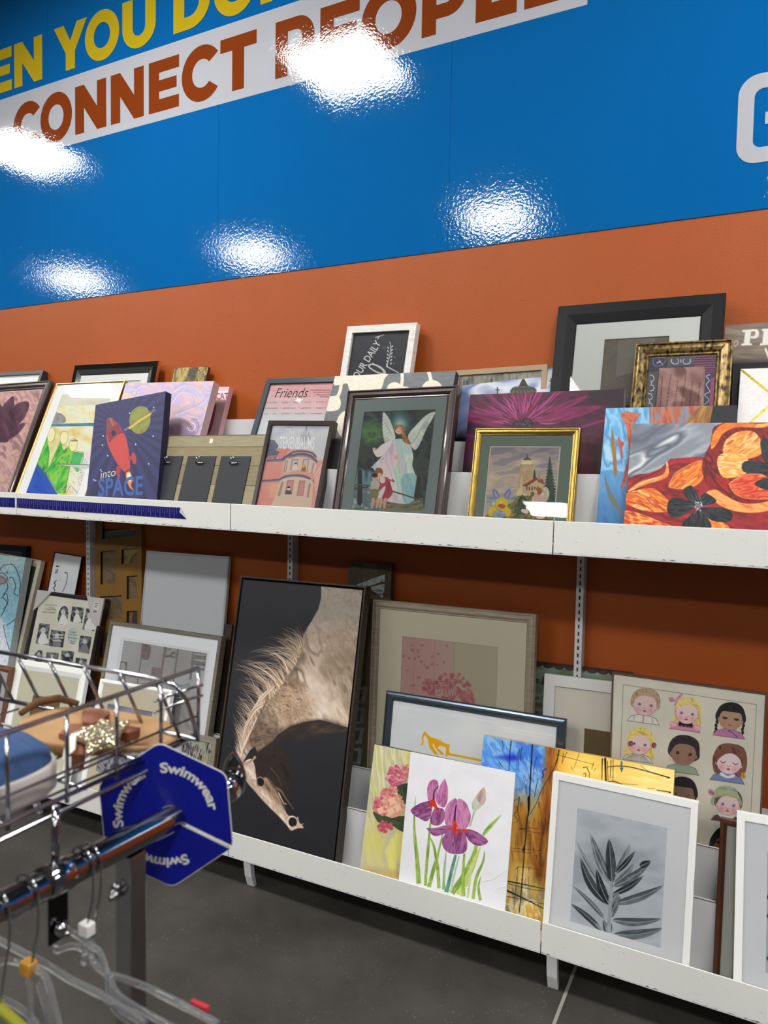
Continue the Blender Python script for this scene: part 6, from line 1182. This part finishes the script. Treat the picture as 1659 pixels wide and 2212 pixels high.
    if kind == 'short': a.tex(P_([(-90,0),(-80,-74),(0,-100),(82,-70),(90,0),(70,-50),(30,-64),(-30,-64),(-66,-46)]), hair_, 4, 70, 3, 4)
    if kind == 'wave': a.fill(P_([(-88,40),(-88,-60),(0,-110),(86,-60),(60,-50),(0,-40),(-50,-30),(-66,10)]), hair_[0], True)
kid(812,392,80,'ccb4b2','c48a98',['9a8468','b49c80','7c6850'],'8a7a7c',('cdc9be','brace'),'short')
kid(1100,452,76,'d8bcba','cc8c9c',['c8b068','d8c888','b09850'],'6a8ca8',('c48a9c','check'),'long')
kid(1402,490,80,'a88c74','b07868',['161618','2c2c30','0c0c0e'],'1a1616',('b4749a','frog'),'braid',eyes='slit')
kid(772,664,76,'d4bcba','cc8c9c',['c8b060','d8c880','b89c50'],'5c7cb0',('cfcbc2','stripe'),'long')
kid(1078,728,86,'8e7260','8a5c50',['2a2224','3c3234','1a1416'],'181010',('8fa08c','neck'),'afro')
kid(1392,790,86,'d8c2c0','cc8c9c',['6a4438','84584a','523228'],'5a4a4a',('7480a8','collar'),'bob',eyes='shut')
kid(1064,1010,84,'8a7060','8a5c50',['241e22','36303a'],'6a5850',('a08a80','ruff'),'braid')
kid(1384,1082,76,'d8bcba','cc8090',['5a4640','74605a'],'6a84a8',('5c4640','ruff'),'short')
kid(1355,1345,76,'8a7060','8a5c50',['121012','121012'],'120e0e',('a08a80','ruff'),'wave')
a.tex([(1262,1060),(1285,1010),(1300,970),(1360,950),(1430,965),(1455,1010),(1478,1070),(1465,1095),(1440,1040),(1370,1022),(1290,1040),(1285,1090)], ['8c9c84', 'a4b09a', '76866e'], 6, 10, 3, 2); a.line([(1296,1012),(1370,1002),(1450,1030)], 3, 'c0a860')
for cx, cy, c_ in ((1272,1000,'b87c94'), (1260,990,'c490a4'), (872,672,'7c3a4c'), (712,660,'7c3a4c')): a.ell(cx, cy, 17, 19, c_); a.ell(cx+4, cy+3, 9, 10, '9a5a70')
a.tex([(972,345),(1000,340),(1018,355),(1055,315),(1070,325),(1040,360),(1030,385),(1010,400),(1015,370),(985,372)], ['b07890', 'c890a4'], 5, 20, 2, 2); a.ell(1490,880,14,24,'b89a3c',-15); a.line([(1490,860),(1490,900)], 1, '6a5820')
a.build('print', t, 1.55)
# plant photo
t, w, h = framed('framed_photo', 'plant', 'white frame with white mat around a black and white leafy plant photo', 'framed picture', .0195, .024, F_WHITE, 'box', mats=((.019,.018,.02,.019,.081,.080,.094,.079,'f0f0f3'),), gy=.008)
a = Art('plant', .0011, 'b4b9c0').zoom(1100, 1700, 2.968); a.tex(None, ['b2b7be', 'c2c6cc', 'a9aeb6'], 50, 10, 2, 3, contrast=2)
def leaf(x0, y0, x1, y1, wd, cols=('3c4448', '5c6468', '2c3438'), bend=0., rib='c4c8cc', seed=1):
    dx, dy = x1-x0, y1-y0; L = math.hypot(dx, dy); nx, ny = -dy/L, dx/L; ctr = [(x0+dx*f+nx*bend*L*math.sin(math.pi*f), y0+dy*f+ny*bend*L*math.sin(math.pi*f)) for f in np.linspace(0, 1, 12)]
    ww = [wd*math.sin(math.pi*min(1, f**.8))**.75/2 for f in np.linspace(0, 1, 12)]
    lp = [(p[0]+nx*v, p[1]+ny*v) for p, v in zip(ctr, ww)]; rp = [(p[0]-nx*v, p[1]-ny*v) for p, v in zip(ctr, ww)]; an = math.degrees(math.atan2(dy, dx))
    a.tex(lp+ctr[::-1], cols, 5, an, 5, seed, sm=False); a.tex(rp+ctr[::-1], [cols[1], cols[2], cols[0]], 5, an, 5, seed+4, sm=False); a.line(ctr, 1.6, rib, .5, a=.9)
G1 = ('3a4246', '565e62', '2c3438'); G2 = ('5a6266', '7c8488', '4a5256'); G3 = ('7c8488', '9aa0a4', '6a7276'); G4 = ('24282c', '3c4448', '181c20')
leaf(650,690,425,335,24,G3,-.04); leaf(650,640,518,290,30,G3,-.05); leaf(655,610,530,310,36,G2,-.02,seed=3); leaf(615,850,400,628,30,G2,.03); leaf(600,930,390,745,38,G1,.03); leaf(600,925,545,870,22,G3)
leaf(640,760,455,450,56,G1,-.08); leaf(645,760,560,525,50,G4,-.05); leaf(660,620,640,330,66,G1,0); leaf(678,555,775,365,40,G3,.04); leaf(680,555,808,410,34,G4,.03); leaf(670,620,800,488,44,G3,.08,seed=5); leaf(665,640,905,480,54,G2,.06); leaf(835,510,908,475,44,G4,.02)
leaf(660,690,862,570,42,G4,.05); leaf(665,750,992,630,56,G2,.05,seed=7); leaf(650,840,712,700,50,G2,-.05); leaf(650,760,705,680,44,G3,-.1); leaf(655,850,978,845,54,G2,.06,seed=2); leaf(665,945,990,905,62,G2,.06,seed=9); leaf(628,940,604,850,34,G2); leaf(640,945,648,860,36,G1)
a.tex([(645,620),(668,620),(660,760),(655,850),(652,945),(622,945),(630,850),(635,760)], ['8c9498', 'b0b6ba', '5c6468'], 6, 90, 4, 2); a.build('photo', t, 1.3)
# brown narrow frame
t, w, h = framed('picture_frame', 'wood25', 'red brown wooden frame half hidden behind the white frame at right', 'picture frame', .018, .024, F_OLDWOOD, 'bevel', back='a9aaa0', glass=True)
# far right white frame
t, w, h = framed('framed_picture', 'white26', 'white frame with pale mat cut off by the right picture edge', 'framed picture', .021, .024, F_WHITE, 'box', mats=((.019,.018,.022,.019,.079,.079,.095,.095,'ebebef'),), gy=.008)
a = Art('white26', .002, 'c0c4ca').zoom(1400, 1680, 4.158); a.tex(None, ['bcc0c8', 'ccd0d4'], 30, 0, 1, 2)
for y in (1090,1260,1640): a.fill([(1062,y-20),(1120,y-40),(1200,y+60),(1120,y+40)], '3c4048', True)
a.build('print', t)
# ================================================================ GARMENT RACK (foreground)
CHR = mat('polished_chrome', 'a2a2a6', .09, metal=1.); CHR2 = mat('satin_chrome', 'a9a9ac', .22, metal=1.); WIRE = mat('chrome_wire', 'b4b4b8', .16, metal=1.)
rx = lambda y: 2.3278+.0567*(y+2.1122)
rack = thing('garment_rack', 'chrome clothes rack with a thick round rail and square post at lower left', 'clothes rack', loc=(2.337, -1.95, 0))
RM = Matrix.Translation((-2.337, 1.95, 0))
def rk(name, mb, m, smooth=False, bevel=0.):
    me = mb.mesh(name, smooth); me.transform(RM); return obj(name, me, m, rack, bevel=bevel)
rk('rail', MB().tube([(rx(y), y, 1.157) for y in (-3.0, -2.5, -2.2, -2.0, -1.9, -1.776)], .0158, 40), CHR, True)
rk('rail_collar', MB().tube([(rx(y), y, 1.1575) for y in (-2.062, -2.060, -2.036, -2.034)], [.0168, .0178, .0178, .0168], 40), CHR, True)
rk('collar_mouth', MB().tube([(rx(y), y, 1.159) for y in (-2.0655, -2.0622)], [.0168, .0168], 32), SLOT, True)
rk('bracket_plate', MB().box(2.3305, 2.3335, -2.060, -2.036, 1.088, 1.144), mat('dark_chrome', '3a3a40', .2, metal=1.), bevel=.0006)
rk('bracket_bolt', MB().ball((2.3385, -2.049, 1.104), .0085, 16, 10).tube([(2.343, -2.049, 1.102), (2.350, -2.049, 1.100)], .003, 8), CHR, True)
rk('post', MB().box(2.3245, 2.3495, -1.9625, -1.9375, .03, 1.142), CHR2, bevel=.0012)
rk('post_sleeve', MB().box(2.322, 2.352, -1.965, -1.935, .02, .925), CHR, bevel=.0012)
rk('sleeve_clip', MB().box(2.3205, 2.3535, -1.9665, -1.9335, .922, .928), CHR2, bevel=.001)
rk('post_bolt', MB().ball((2.330, -1.968, 1.096), .0065, 14, 8).tube([(2.330, -1.963, 1.097), (2.330, -1.976, 1.095)], .0034, 8).tube([(2.330, -1.963, 1.104), (2.330, -1.969, 1.104)], .006, 6), CHR2, True)
rk('base_bar', MB().box(2.32, 2.354, -2.35, -1.55, .006, .03), CHR2, bevel=.002)
ec = MB(); e_ = [(.019*math.cos(k*math.pi/16)*(1 if math.sin(k*math.pi/16) < 0 else 1-.35*math.sin(k*math.pi/16)), .034*math.sin(k*math.pi/16)) for k in range(32)]
me = ec.prism(e_, -.003, .003).mesh('end_cap'); me.transform(Matrix.Translation((rx(-1.77), -1.772, 1.171)) @ Matrix.Rotation(R(14), 4, 'Z')); me.transform(RM); obj('end_cap', me, CHR, rack, bevel=.0022)
rk('end_collar', MB().tube([(rx(y), y, 1.157) for y in (-1.80, -1.798, -1.778, -1.776)], [.016, .019, .019, .016], 28), CHR, True)
rk('basket_support_rod', MB().tube([(2.335, -2.054, 1.165), (2.335, -2.052, 1.24)], .0042, 12), CHR, True)
# wire basket
bk = thing('wire_basket', 'chrome wire basket on the rack holding a sandal and a denim shoe', 'basket', loc=(2.08, -2.08, 1.23)); BM = Matrix.Translation((-2.08, 2.08, -1.23))
def bt(name, tubes, parent=bk, m=WIRE):
    mb = MB()
    for pts, r in tubes: mb.tube(pts, r, 10)
    me = mb.mesh(name, True); me.transform(BM); return obj(name, me, m, parent)
X0, X1, YN, YF = 1.86, 2.308, -2.62, -1.801
bt('top_rim', [([(X1, YN, 1.325), (X1, YF, 1.325)], .0031), ([(X0, YN, 1.325), (X0, YF, 1.325)], .0031), ([(X0, -1.889, 1.325), (2.18, -1.874, 1.325), (X1, -1.868, 1.325), (2.325, -1.862, 1.318), (2.333, -1.853, 1.300), (2.334, -1.838, 1.262), (2.330, -1.827, 1.238)], .0031), ([(X0, YN, 1.325), (X1, YN, 1.325)], .0031)])
ys = [-2.60, -2.53, -2.46, -2.38, -2.31, -2.235, -2.162, -2.089, -2.016, -1.945, -1.872, -1.801]
side = [([(X1, y, 1.326), (X1+.0006, y, 1.28), (X1, y, 1.222)], .0024) for y in ys]+[([(X1-.002, YN, 1.2575), (X1-.002, YF, 1.2575)], .0017), ([(X1-.002, YN, 1.2465), (X1-.002, YF, 1.2335)], .0017), ([(X1, YN, 1.230), (X1, YF, 1.230)], .0028), ([(X1+.004, YN, 1.217), (X1+.004, -1.84, 1.217), (X1+.002, -1.818, 1.218), (X1-.012, -1.812, 1.222)], .0028)]
side += [([(X1-.003, -1.880, z), (X1-.003, -1.81, z), (X1+.004, -1.796, z+.001)], .0019) for z in (1.2995, 1.285)]
bt('side_grid', side); bt('side_grid', [([(X0, y, 1.325), (X0, y, 1.23)], .0024) for y in ys]+[([(X0, YN, z), (X0, YF, z)], .002) for z in (1.2575, 1.23)])
bt('end_grid', [([(x, -1.874-(2.305-x)*.03, 1.325), (x+.003, -1.834-(2.305-x)*.03, 1.238)], .0024) for x in (1.91, 1.975, 2.04, 2.107, 2.174, 2.24, 2.302)]+[([(X0, -1.8525, 1.238), (2.33, -1.829, 1.238)], .0034)])
bt('floor_grid', [([(x, YN, 1.2305), (x, -1.85, 1.2305)], .0016) for x in (1.93, 2.0, 2.07, 2.14, 2.21, 2.265)]+[([(X0, y, 1.2275), (X1, y, 1.2275)], .0018) for y in (-2.5, -2.36, -2.22, -2.09, -1.99, -1.90)])
bt('weld_hook', [([(2.306, -1.872, 1.228), (2.314, -1.876, 1.221), (2.312, -1.872, 1.212), (2.300, -1.868, 1.212)], .0022)])
# sandal
TAN = mat('tan_insole', 'a88258', .6, col2='94704a', noise=.3, nscale=30, bump=.0002, bscale=300); BRN = mat('brown_leather', '7a4630', .55, bump=.0003, bscale=400); SOLE = mat('sandal_rim', 'a8773c', .6)
sd = thing('sandal', 'tan open sandal with brown straps and a sparkling gold star in the basket', 'shoe', loc=(2.2, -1.9, 1.235)); SM = Matrix.Translation((-2.2, 1.9, -1.235))
bed = [(2.1314, -1.9467, 1.262), (2.1229, -1.9267, 1.264), (2.1323, -1.8831, 1.264), (2.1797, -1.8529, 1.262), (2.2315, -1.8348, 1.257), (2.258, -1.8179, 1.25), (2.2779, -1.8156, 1.243), (2.2993, -1.8295, 1.237), (2.3087, -1.8465, 1.236), (2.3083, -1.8697, 1.238), (2.2853, -1.895, 1.242), (2.2482, -1.9285, 1.246), (2.2094, -1.9522, 1.25), (2.1665, -1.9659, 1.256)]
bed = [(min(x, 2.300), y, z) for x, y, z in bed]; bed = smooth_poly(bed, True, 5); bed = [tuple(map(float, p)) for p in bed]
n = len(bed); cx, cy, cz = np.mean(bed, 0)
def ins(p, f, dz): return (cx+(p[0]-cx)*f, cy+(p[1]-cy)*f, p[2]+dz)
rings = [[(p[0], p[1], 1.2335) for p in bed], [(p[0], p[1], p[2]-.003) for p in bed], [ins(p, .985, 0) for p in bed], [ins(p, .94, -.001) for p in bed], [ins(p, .5, -.003) for p in bed]]
mb = MB(); [mb.v.extend(r_) for r_ in rings]
for i in range(4):
    for k in range(n): mb.f.append((i*n+k, i*n+(k+1) % n, (i+1)*n+(k+1) % n, (i+1)*n+k))
mb.v.append((cx, cy, cz-.004)); mb.f += [(4*n+k, 4*n+(k+1) % n, 5*n) for k in range(n)]+[tuple(range(n-1, -1, -1))]
me = mb.mesh('footbed', True); me.transform(SM); obj('footbed', me, TAN, sd)
def patch(name, pts, z0, z1, m, puff=.0, parent=sd, T_M=None):
    n = len(pts); c = np.mean(pts, 0); mb = MB(); mb.v = [(x, y, z0) for x, y in pts]+[(x, y, z1) for x, y in pts]+[((x+c[0])/2, (y+c[1])/2, z1+puff*.8) for x, y in pts]+[(c[0], c[1], z1+puff)]
    a = sum(pts[i][0]*pts[(i+1) % n][1]-pts[(i+1) % n][0]*pts[i][1] for i in range(n)); ft = []
    for k in range(n):
        j = (k+1) % n; ft += [(k, j, j+n, k+n), (k+n, j+n, j+2*n, k+2*n), (k+2*n, j+2*n, 3*n)]
    ft.append(tuple(range(n-1, -1, -1))); mb.f = ft if a > 0 else [f[::-1] for f in ft]
    me = mb.mesh(name); me.transform(SM if T_M is None else T_M); return obj(name, me, m, parent)
patch('toe_strap', [(2.1656, -1.8738), (2.1789, -1.8618), (2.2029, -1.8601), (2.2127, -1.8704), (2.2222, -1.9066), (2.2064, -1.9084)], 1.25, 1.264, BRN, .002)
patch('side_strap', [(2.2239, -1.9292), (2.2368, -1.9285), (2.2765, -1.9663), (2.2637, -1.9736)], 1.236, 1.254, BRN, .001)
patch('instep_strap', [(2.18, -1.905), (2.215, -1.895), (2.232, -1.935), (2.20, -1.94)], 1.246, 1.257, BRN, .002)
patch('buckle_tab', [(2.25, -1.8818), (2.2536, -1.8724), (2.2700, -1.8699), (2.2757, -1.8801), (2.272, -1.8919), (2.2602, -1.8951)], 1.244, 1.256, BRN, .003)
hs = MB().tube([(2.12, -1.935, 1.268), (2.115, -1.905, 1.275), (2.125, -1.880, 1.275), (2.15, -1.868, 1.268)], [.004, .0055, .0055, .004], 10); me = hs.mesh('heel_strap', True); me.transform(SM); obj('heel_strap', me, mat('brown_suede', '5a3a1e', .9, bump=.0008, bscale=500), sd)
gl = mat('gold_glitter', 'd8ccaa', .22, metal=.9)
nt = gl.node_tree; b_ = nt.nodes['Principled BSDF']; tc = nt.nodes.new('ShaderNodeTexCoord'); vo = nt.nodes.new('ShaderNodeTexVoronoi'); vo.inputs['Scale'].default_value = 700
nm_ = nt.nodes.new('ShaderNodeNormalMap'); nt.links.new(tc.outputs['Object'], vo.inputs['Vector']); nt.links.new(vo.outputs['Color'], nm_.inputs['Color']); nm_.inputs['Strength'].default_value = .55; nm_.space = 'WORLD'
mxn = nt.nodes.new('ShaderNodeVectorMath'); mxn.operation = 'SUBTRACT'; nt.links.new(vo.outputs['Color'], mxn.inputs[0]); mxn.inputs[1].default_value = (.5, .5, .5)
scn = nt.nodes.new('ShaderNodeVectorMath'); scn.operation = 'SCALE'; scn.inputs['Scale'].default_value = 1.3; nt.links.new(mxn.outputs[0], scn.inputs[0])
ge = nt.nodes.new('ShaderNodeNewGeometry'); ad = nt.nodes.new('ShaderNodeVectorMath'); ad.operation = 'ADD'; nt.links.new(ge.outputs['Normal'], ad.inputs[0]); nt.links.new(scn.outputs[0], ad.inputs[1])
no = nt.nodes.new('ShaderNodeVectorMath'); no.operation = 'NORMALIZE'; nt.links.new(ad.outputs[0], no.inputs[0]); nt.links.new(no.outputs[0], b_.inputs['Normal']); nt.nodes.remove(nm_)
patch('star_ornament', [(2.2305, -1.946), (2.2216, -1.9194), (2.2285, -1.9081), (2.2132, -1.8808), (2.2445, -1.895), (2.2527, -1.8714), (2.2748, -1.9064), (2.3005, -1.9350), (2.288, -1.9495), (2.2985, -1.9830), (2.266, -1.9522)], 1.258, 1.264, gl, .006)
# denim shoe
DEN = mat('denim_canvas', '2b446c', .85, col2='38557f', noise=.3, nscale=60, bump=.0004, bscale=900, nstretch=(1, 3, 1)); RUB = mat('white_rubber', 'b9b2ab', .6, bump=.0003, bscale=120, nstretch=(1, 1, .3))
sh = thing('denim_shoe', 'blue denim slip on shoe with a thick white rubber sole in the basket', 'shoe', loc=(2.25, -2.06, 1.235)); HM = Matrix.Translation((-2.25, 2.06, -1.235))
outl = smooth_poly([(2.300, -2.16), (2.3005, -2.10), (2.3000, -2.045), (2.286, -2.012), (2.255, -1.996), (2.215, -1.992), (2.175, -2.005), (2.15, -2.04), (2.135, -2.10), (2.13, -2.18), (2.14, -2.26), (2.17, -2.30), (2.24, -2.30), (2.285, -2.27), (2.298, -2.21)], True, 4)
n = len(outl); oc = np.array([2.215, -2.14])
def shring(f, z): return [(float(oc[0]+(p[0]-oc[0])*f), float(oc[1]+(p[1]-oc[1])*f), z) for p in outl]
mb = MB(); rg = [shring(.97, 1.2325), shring(1.0, 1.236), shring(1.0, 1.262), shring(.985, 1.266), shring(.90, 1.266)]
for r_ in rg: mb.v.extend(r_)
for i in range(4):
    for k in range(n): mb.f.append((i*n+k, i*n+(k+1) % n, (i+1)*n+(k+1) % n, (i+1)*n+k)[::-1])
mb.f.append(tuple(range(n))); me = mb.mesh('rubber_sole', True); me.transform(HM); obj('rubber_sole', me, RUB, sh)
mb = MB(); rg = [shring(.97, 1.262), shring(.95, 1.276), shring(.86, 1.288), shring(.66, 1.297), shring(.35, 1.301), shring(.02, 1.302)]
for r_ in rg: mb.v.extend(r_)
for i in range(5):
    for k in range(n): mb.f.append((i*n+k, i*n+(k+1) % n, (i+1)*n+(k+1) % n, (i+1)*n+k)[::-1])
me = mb.mesh('denim_upper', True); me.transform(HM); obj('denim_upper', me, DEN, sh)
tg = MB().add([(2.232, -1.955, 1.262), (2.243, -1.948, 1.270), (2.272, -1.975, 1.262), (2.262, -1.985, 1.250)], [(0, 1, 2, 3)])
me = tg.mesh('price_tag'); me.transform(SM); obj('price_tag', me, mat('paper_tag', 'd0cdc4', .7), sd)
# SIGN
BLU = mat('sign_blue', '0a1480', .3, spec=.4); WHI = mat('sign_white', 'd4d2cc', .4)
SX = Matrix.Translation((2.3342, -1.8895, 1.1606)) @ Matrix.Rotation(.4617, 4, 'Z'); sg = thing('hanging_sign', 'blue hexagonal Swimwear divider sign hung on the chrome rail', 'sign', SX)
def hexa(r, hole, slot, off):
    ph = .0951; rc = .010; pts = []
    for k in range(6):
        an = ph+R(-30+60*k); v = np.array([math.cos(an), math.sin(an)])*r; p0 = np.array([math.cos(an-R(60)), math.sin(an-R(60))])*r; p1 = np.array([math.cos(an+R(60)), math.sin(an+R(60))])*r
        if k == 0: sa = v; continue
        a0 = v+(p0-v)/np.linalg.norm(p0-v)*rc; a1 = v+(p1-v)/np.linalg.norm(p1-v)*rc
        for t in np.linspace(0, 1, 6): pts.append(tuple(a0*(1-t)**2+2*v*t*(1-t)+a1*t*t))
    an = ph-R(30)-.015; d = np.array([math.cos(an), math.sin(an)]); nn = np.array([-d[1], d[0]]); R_ = r*.975; u0 = hole
    a_up = math.degrees(math.atan2((d*u0+nn*slot)[1], (d*u0+nn*slot)[0])); a_dn = math.degrees(math.atan2((d*u0-nn*slot)[1], (d*u0-nn*slot)[0]))
    inner = [(x+.0062, y-.0034) for x, y in arc(0, 0, hole, hole, a_dn, a_up-360, 28)]
    v1 = np.array([math.cos(ph+R(30)), math.sin(ph+R(30))])*r; vv = sa+(v1-sa)*.07
    v0 = np.array([math.cos(ph-R(90)), math.sin(ph-R(90))])*r; vw = sa+(v0-sa)*.07
    return [[tuple(vv)]+pts+[tuple(vw), tuple(d*R_-nn*slot)]+[(float(x), float(y)) for x, y in inner]+[tuple(d*R_+nn*slot)]]
o = obj('sign_plate', loops_mesh('sign_plate', hexa(.0945, .0162, .0014, 0), .0006, .0012), WHI, sg)
o = obj('sign_face', loops_mesh('sign_face', hexa(.0932, .0166, .0028, 0), -.0003, .0006), BLU, sg)
obj('slot_guard', loops_mesh('slot_guard', [[(-.012, -.034), (.010, -.022), (.018, -.010), (.020, -.004), (.016, -.003), (.010, -.012), (-.002, -.024)]], -.0012, .001), WHI, sg)
PAT = mat('sign_pattern', '26309a', .3)
mb = MB(); pr_ = random.Random(2); hexc = [(.016*(i+.5*(j % 2)), .0139*j) for i in range(-6, 7) for j in range(-6, 7)]
for (x, y) in hexc:
    if math.hypot(x, y) < .078 and math.hypot(x, y) > .026: mb.prism([(x+.0006, y), (x, y+.0006), (x-.0006, y), (x, y-.0006)], -.0009, -.0006)
o = obj('dot_pattern', mb, PAT, sg); o['kind'] = 'stuff'
def arc_text(a0, a1, r0, cap):
    cu = bpy.data.curves.new('t', 'FONT'); cu.body = 'Swimwear'; cu.size = 1; cu.offset = .03; cu.resolution_u = 4; o = bpy.data.objects.new('t', cu); COL.objects.link(o)
    me = bpy.data.meshes.new_from_object(o.evaluated_get(bpy.context.evaluated_depsgraph_get())); bpy.data.objects.remove(o); bpy.data.curves.remove(cu)
    w = max(v.co.x for v in me.vertices)
    for v in me.vertices:
        an = R(a0+(a1-a0)*v.co.x/w); r = r0+v.co.y/.72*cap; v.co = Vector((r*math.cos(an), -.0010, r*math.sin(an)))
    return obj('lettering', me, WHI, sg)
arc_text(97, 8, .0555, .0128); arc_text(196, 112, .0555, .0128); arc_text(298, 214, .0555, .0128)
# HANGERS
CLR = mat('clear_plastic', 'f2f4f8', .06, trans=.92, ior=1.2, spec=.6); HK = mat('hook_steel', 'a9adb0', .15, metal=1.)
def hanger(lb, hook, bars, gem, gemcol, gemname, lo):
    T = Matrix.Translation((-lo[0], -lo[1], -lo[2])); t = thing('clothes_hanger', lb, 'clothes hanger', loc=lo, group='clear hangers on the rack')
    me = MB().tube(smooth_poly(hook, False, 5), .0014, 8).mesh('hook', True); me.transform(T); obj('hook', me, HK, t)
    for pts, r in bars:
        me = MB().tube(smooth_poly(pts, False, 5), r, 12).mesh('hanger_bar', True); me.transform(T); obj('hanger_bar', me, CLR, t)
    if gem:
        me = MB().box(gem[0]-.0075, gem[0]+.0075, gem[1]-.006, gem[1]+.006, gem[2]-.008, gem[2]+.006).mesh(gemname); me.transform(T); obj(gemname, me, mat(gemname, gemcol, .4), t, bevel=.0015)
    return t
def yz(pts, y): return [(x, y, z) for x, z in pts]
def hookpts(y, xe, ze):
    x = rx(y); return [(x-.015, y, 1.166), (x-.011, y, 1.1745), (x, y, 1.1772), (x+.012, y, 1.173), (x+.0185, y, 1.157), (x+.017, y, 1.125), (x+.012, y, 1.105), (xe, y, ze)]
hanger('clear plastic hanger with white size marker and long bar crossing the post', hookpts(-2.018, 2.338, 1.076),
       [(yz([(2.336, 1.082), (2.338, 1.06), (2.336, 1.045)], -2.018), .0035), (yz([(2.29, 1.05), (2.30, 1.068), (2.318, 1.075), (2.345, 1.069), (2.361, 1.066), (2.374, 1.043), (2.39, 1.027), (2.43, 1.022), (2.50, 1.018), (2.56, 1.012)], -2.018), .0036),
        (yz([(2.28, 1.036), (2.31, 1.052), (2.332, 1.052), (2.345, 1.042), (2.36, 1.037), (2.385, 1.040), (2.42, 1.042), (2.47, 1.041), (2.52, 1.038)], -2.010), .0038),
        (yz([(2.372, 1.042), (2.383, 1.01), (2.41, 1.003), (2.452, 1.0), (2.5, .995)], -2.018), .003)], (2.341, -2.018, 1.088), 'd8d6d4', 'size_marker', (2.338, -2.018, 1.08))
hanger('second clear plastic hanger just behind the white marked one', hookpts(-2.008, 2.338, 1.07), [(yz([(2.336, 1.082), (2.337, 1.045)], -2.008), .003), (yz([(2.20, 1.038), (2.24, 1.036), (2.29, 1.035), (2.33, 1.031), (2.38, 1.03), (2.44, 1.022)], -2.03), .0042)], None, '', '', (2.338, -2.008, 1.07))
hanger('clear plastic hanger with a mustard size marker nearest the corner', hookpts(-2.084, 2.334, 1.07),
       [(yz([(2.332, 1.078), (2.334, 1.04), (2.333, 1.01)], -2.084), .003), (yz([(2.26, 1.055), (2.30, 1.076), (2.33, 1.080), (2.352, 1.081), (2.362, 1.072), (2.370, 1.052), (2.378, 1.03), (2.382, 1.0)], -2.084), .0036), (yz([(2.24, 1.02), (2.29, 1.03), (2.33, 1.028), (2.36, 1.01), (2.40, .99)], -2.084), .0034), (yz([(2.346, 1.07), (2.36, 1.04), (2.366, 1.0)], -2.084), .003)], (2.332, -2.084, 1.081), 'b8862a', 'mustard_marker', (2.334, -2.084, 1.07))
t = thing('clothes_hanger', 'yellow green plastic hanger curving up at the lower left corner', 'clothes hanger', loc=(2.33, -2.11, 1.05), group=None)
me = MB().tube([(2.27, -2.115, 1.085), (2.30, -2.115, 1.068), (2.334, -2.115, 1.055), (2.362, -2.115, 1.048), (2.40, -2.115, 1.044)], .0052, 12).mesh('hanger_bar', True); me.transform(Matrix.Translation((-2.33, 2.11, -1.05))); obj('hanger_bar', me, mat('yellow_green_plastic', '8c8a2c', .3), t)
me = MB().tube(smooth_poly(hookpts(-2.115, 2.33, 1.06), False, 4), .0014, 8).mesh('hook', True); me.transform(Matrix.Translation((-2.33, 2.11, -1.05))); obj('hook', me, HK, t)
o = obj('size_tab', MB().box(2.478, 2.50, -2.004, -1.999, 1.036, 1.043), mat('red_plastic', 'b02c38', .4), None); tag(o, 'small red size tab resting on the clear hanger bar', 'size tab')
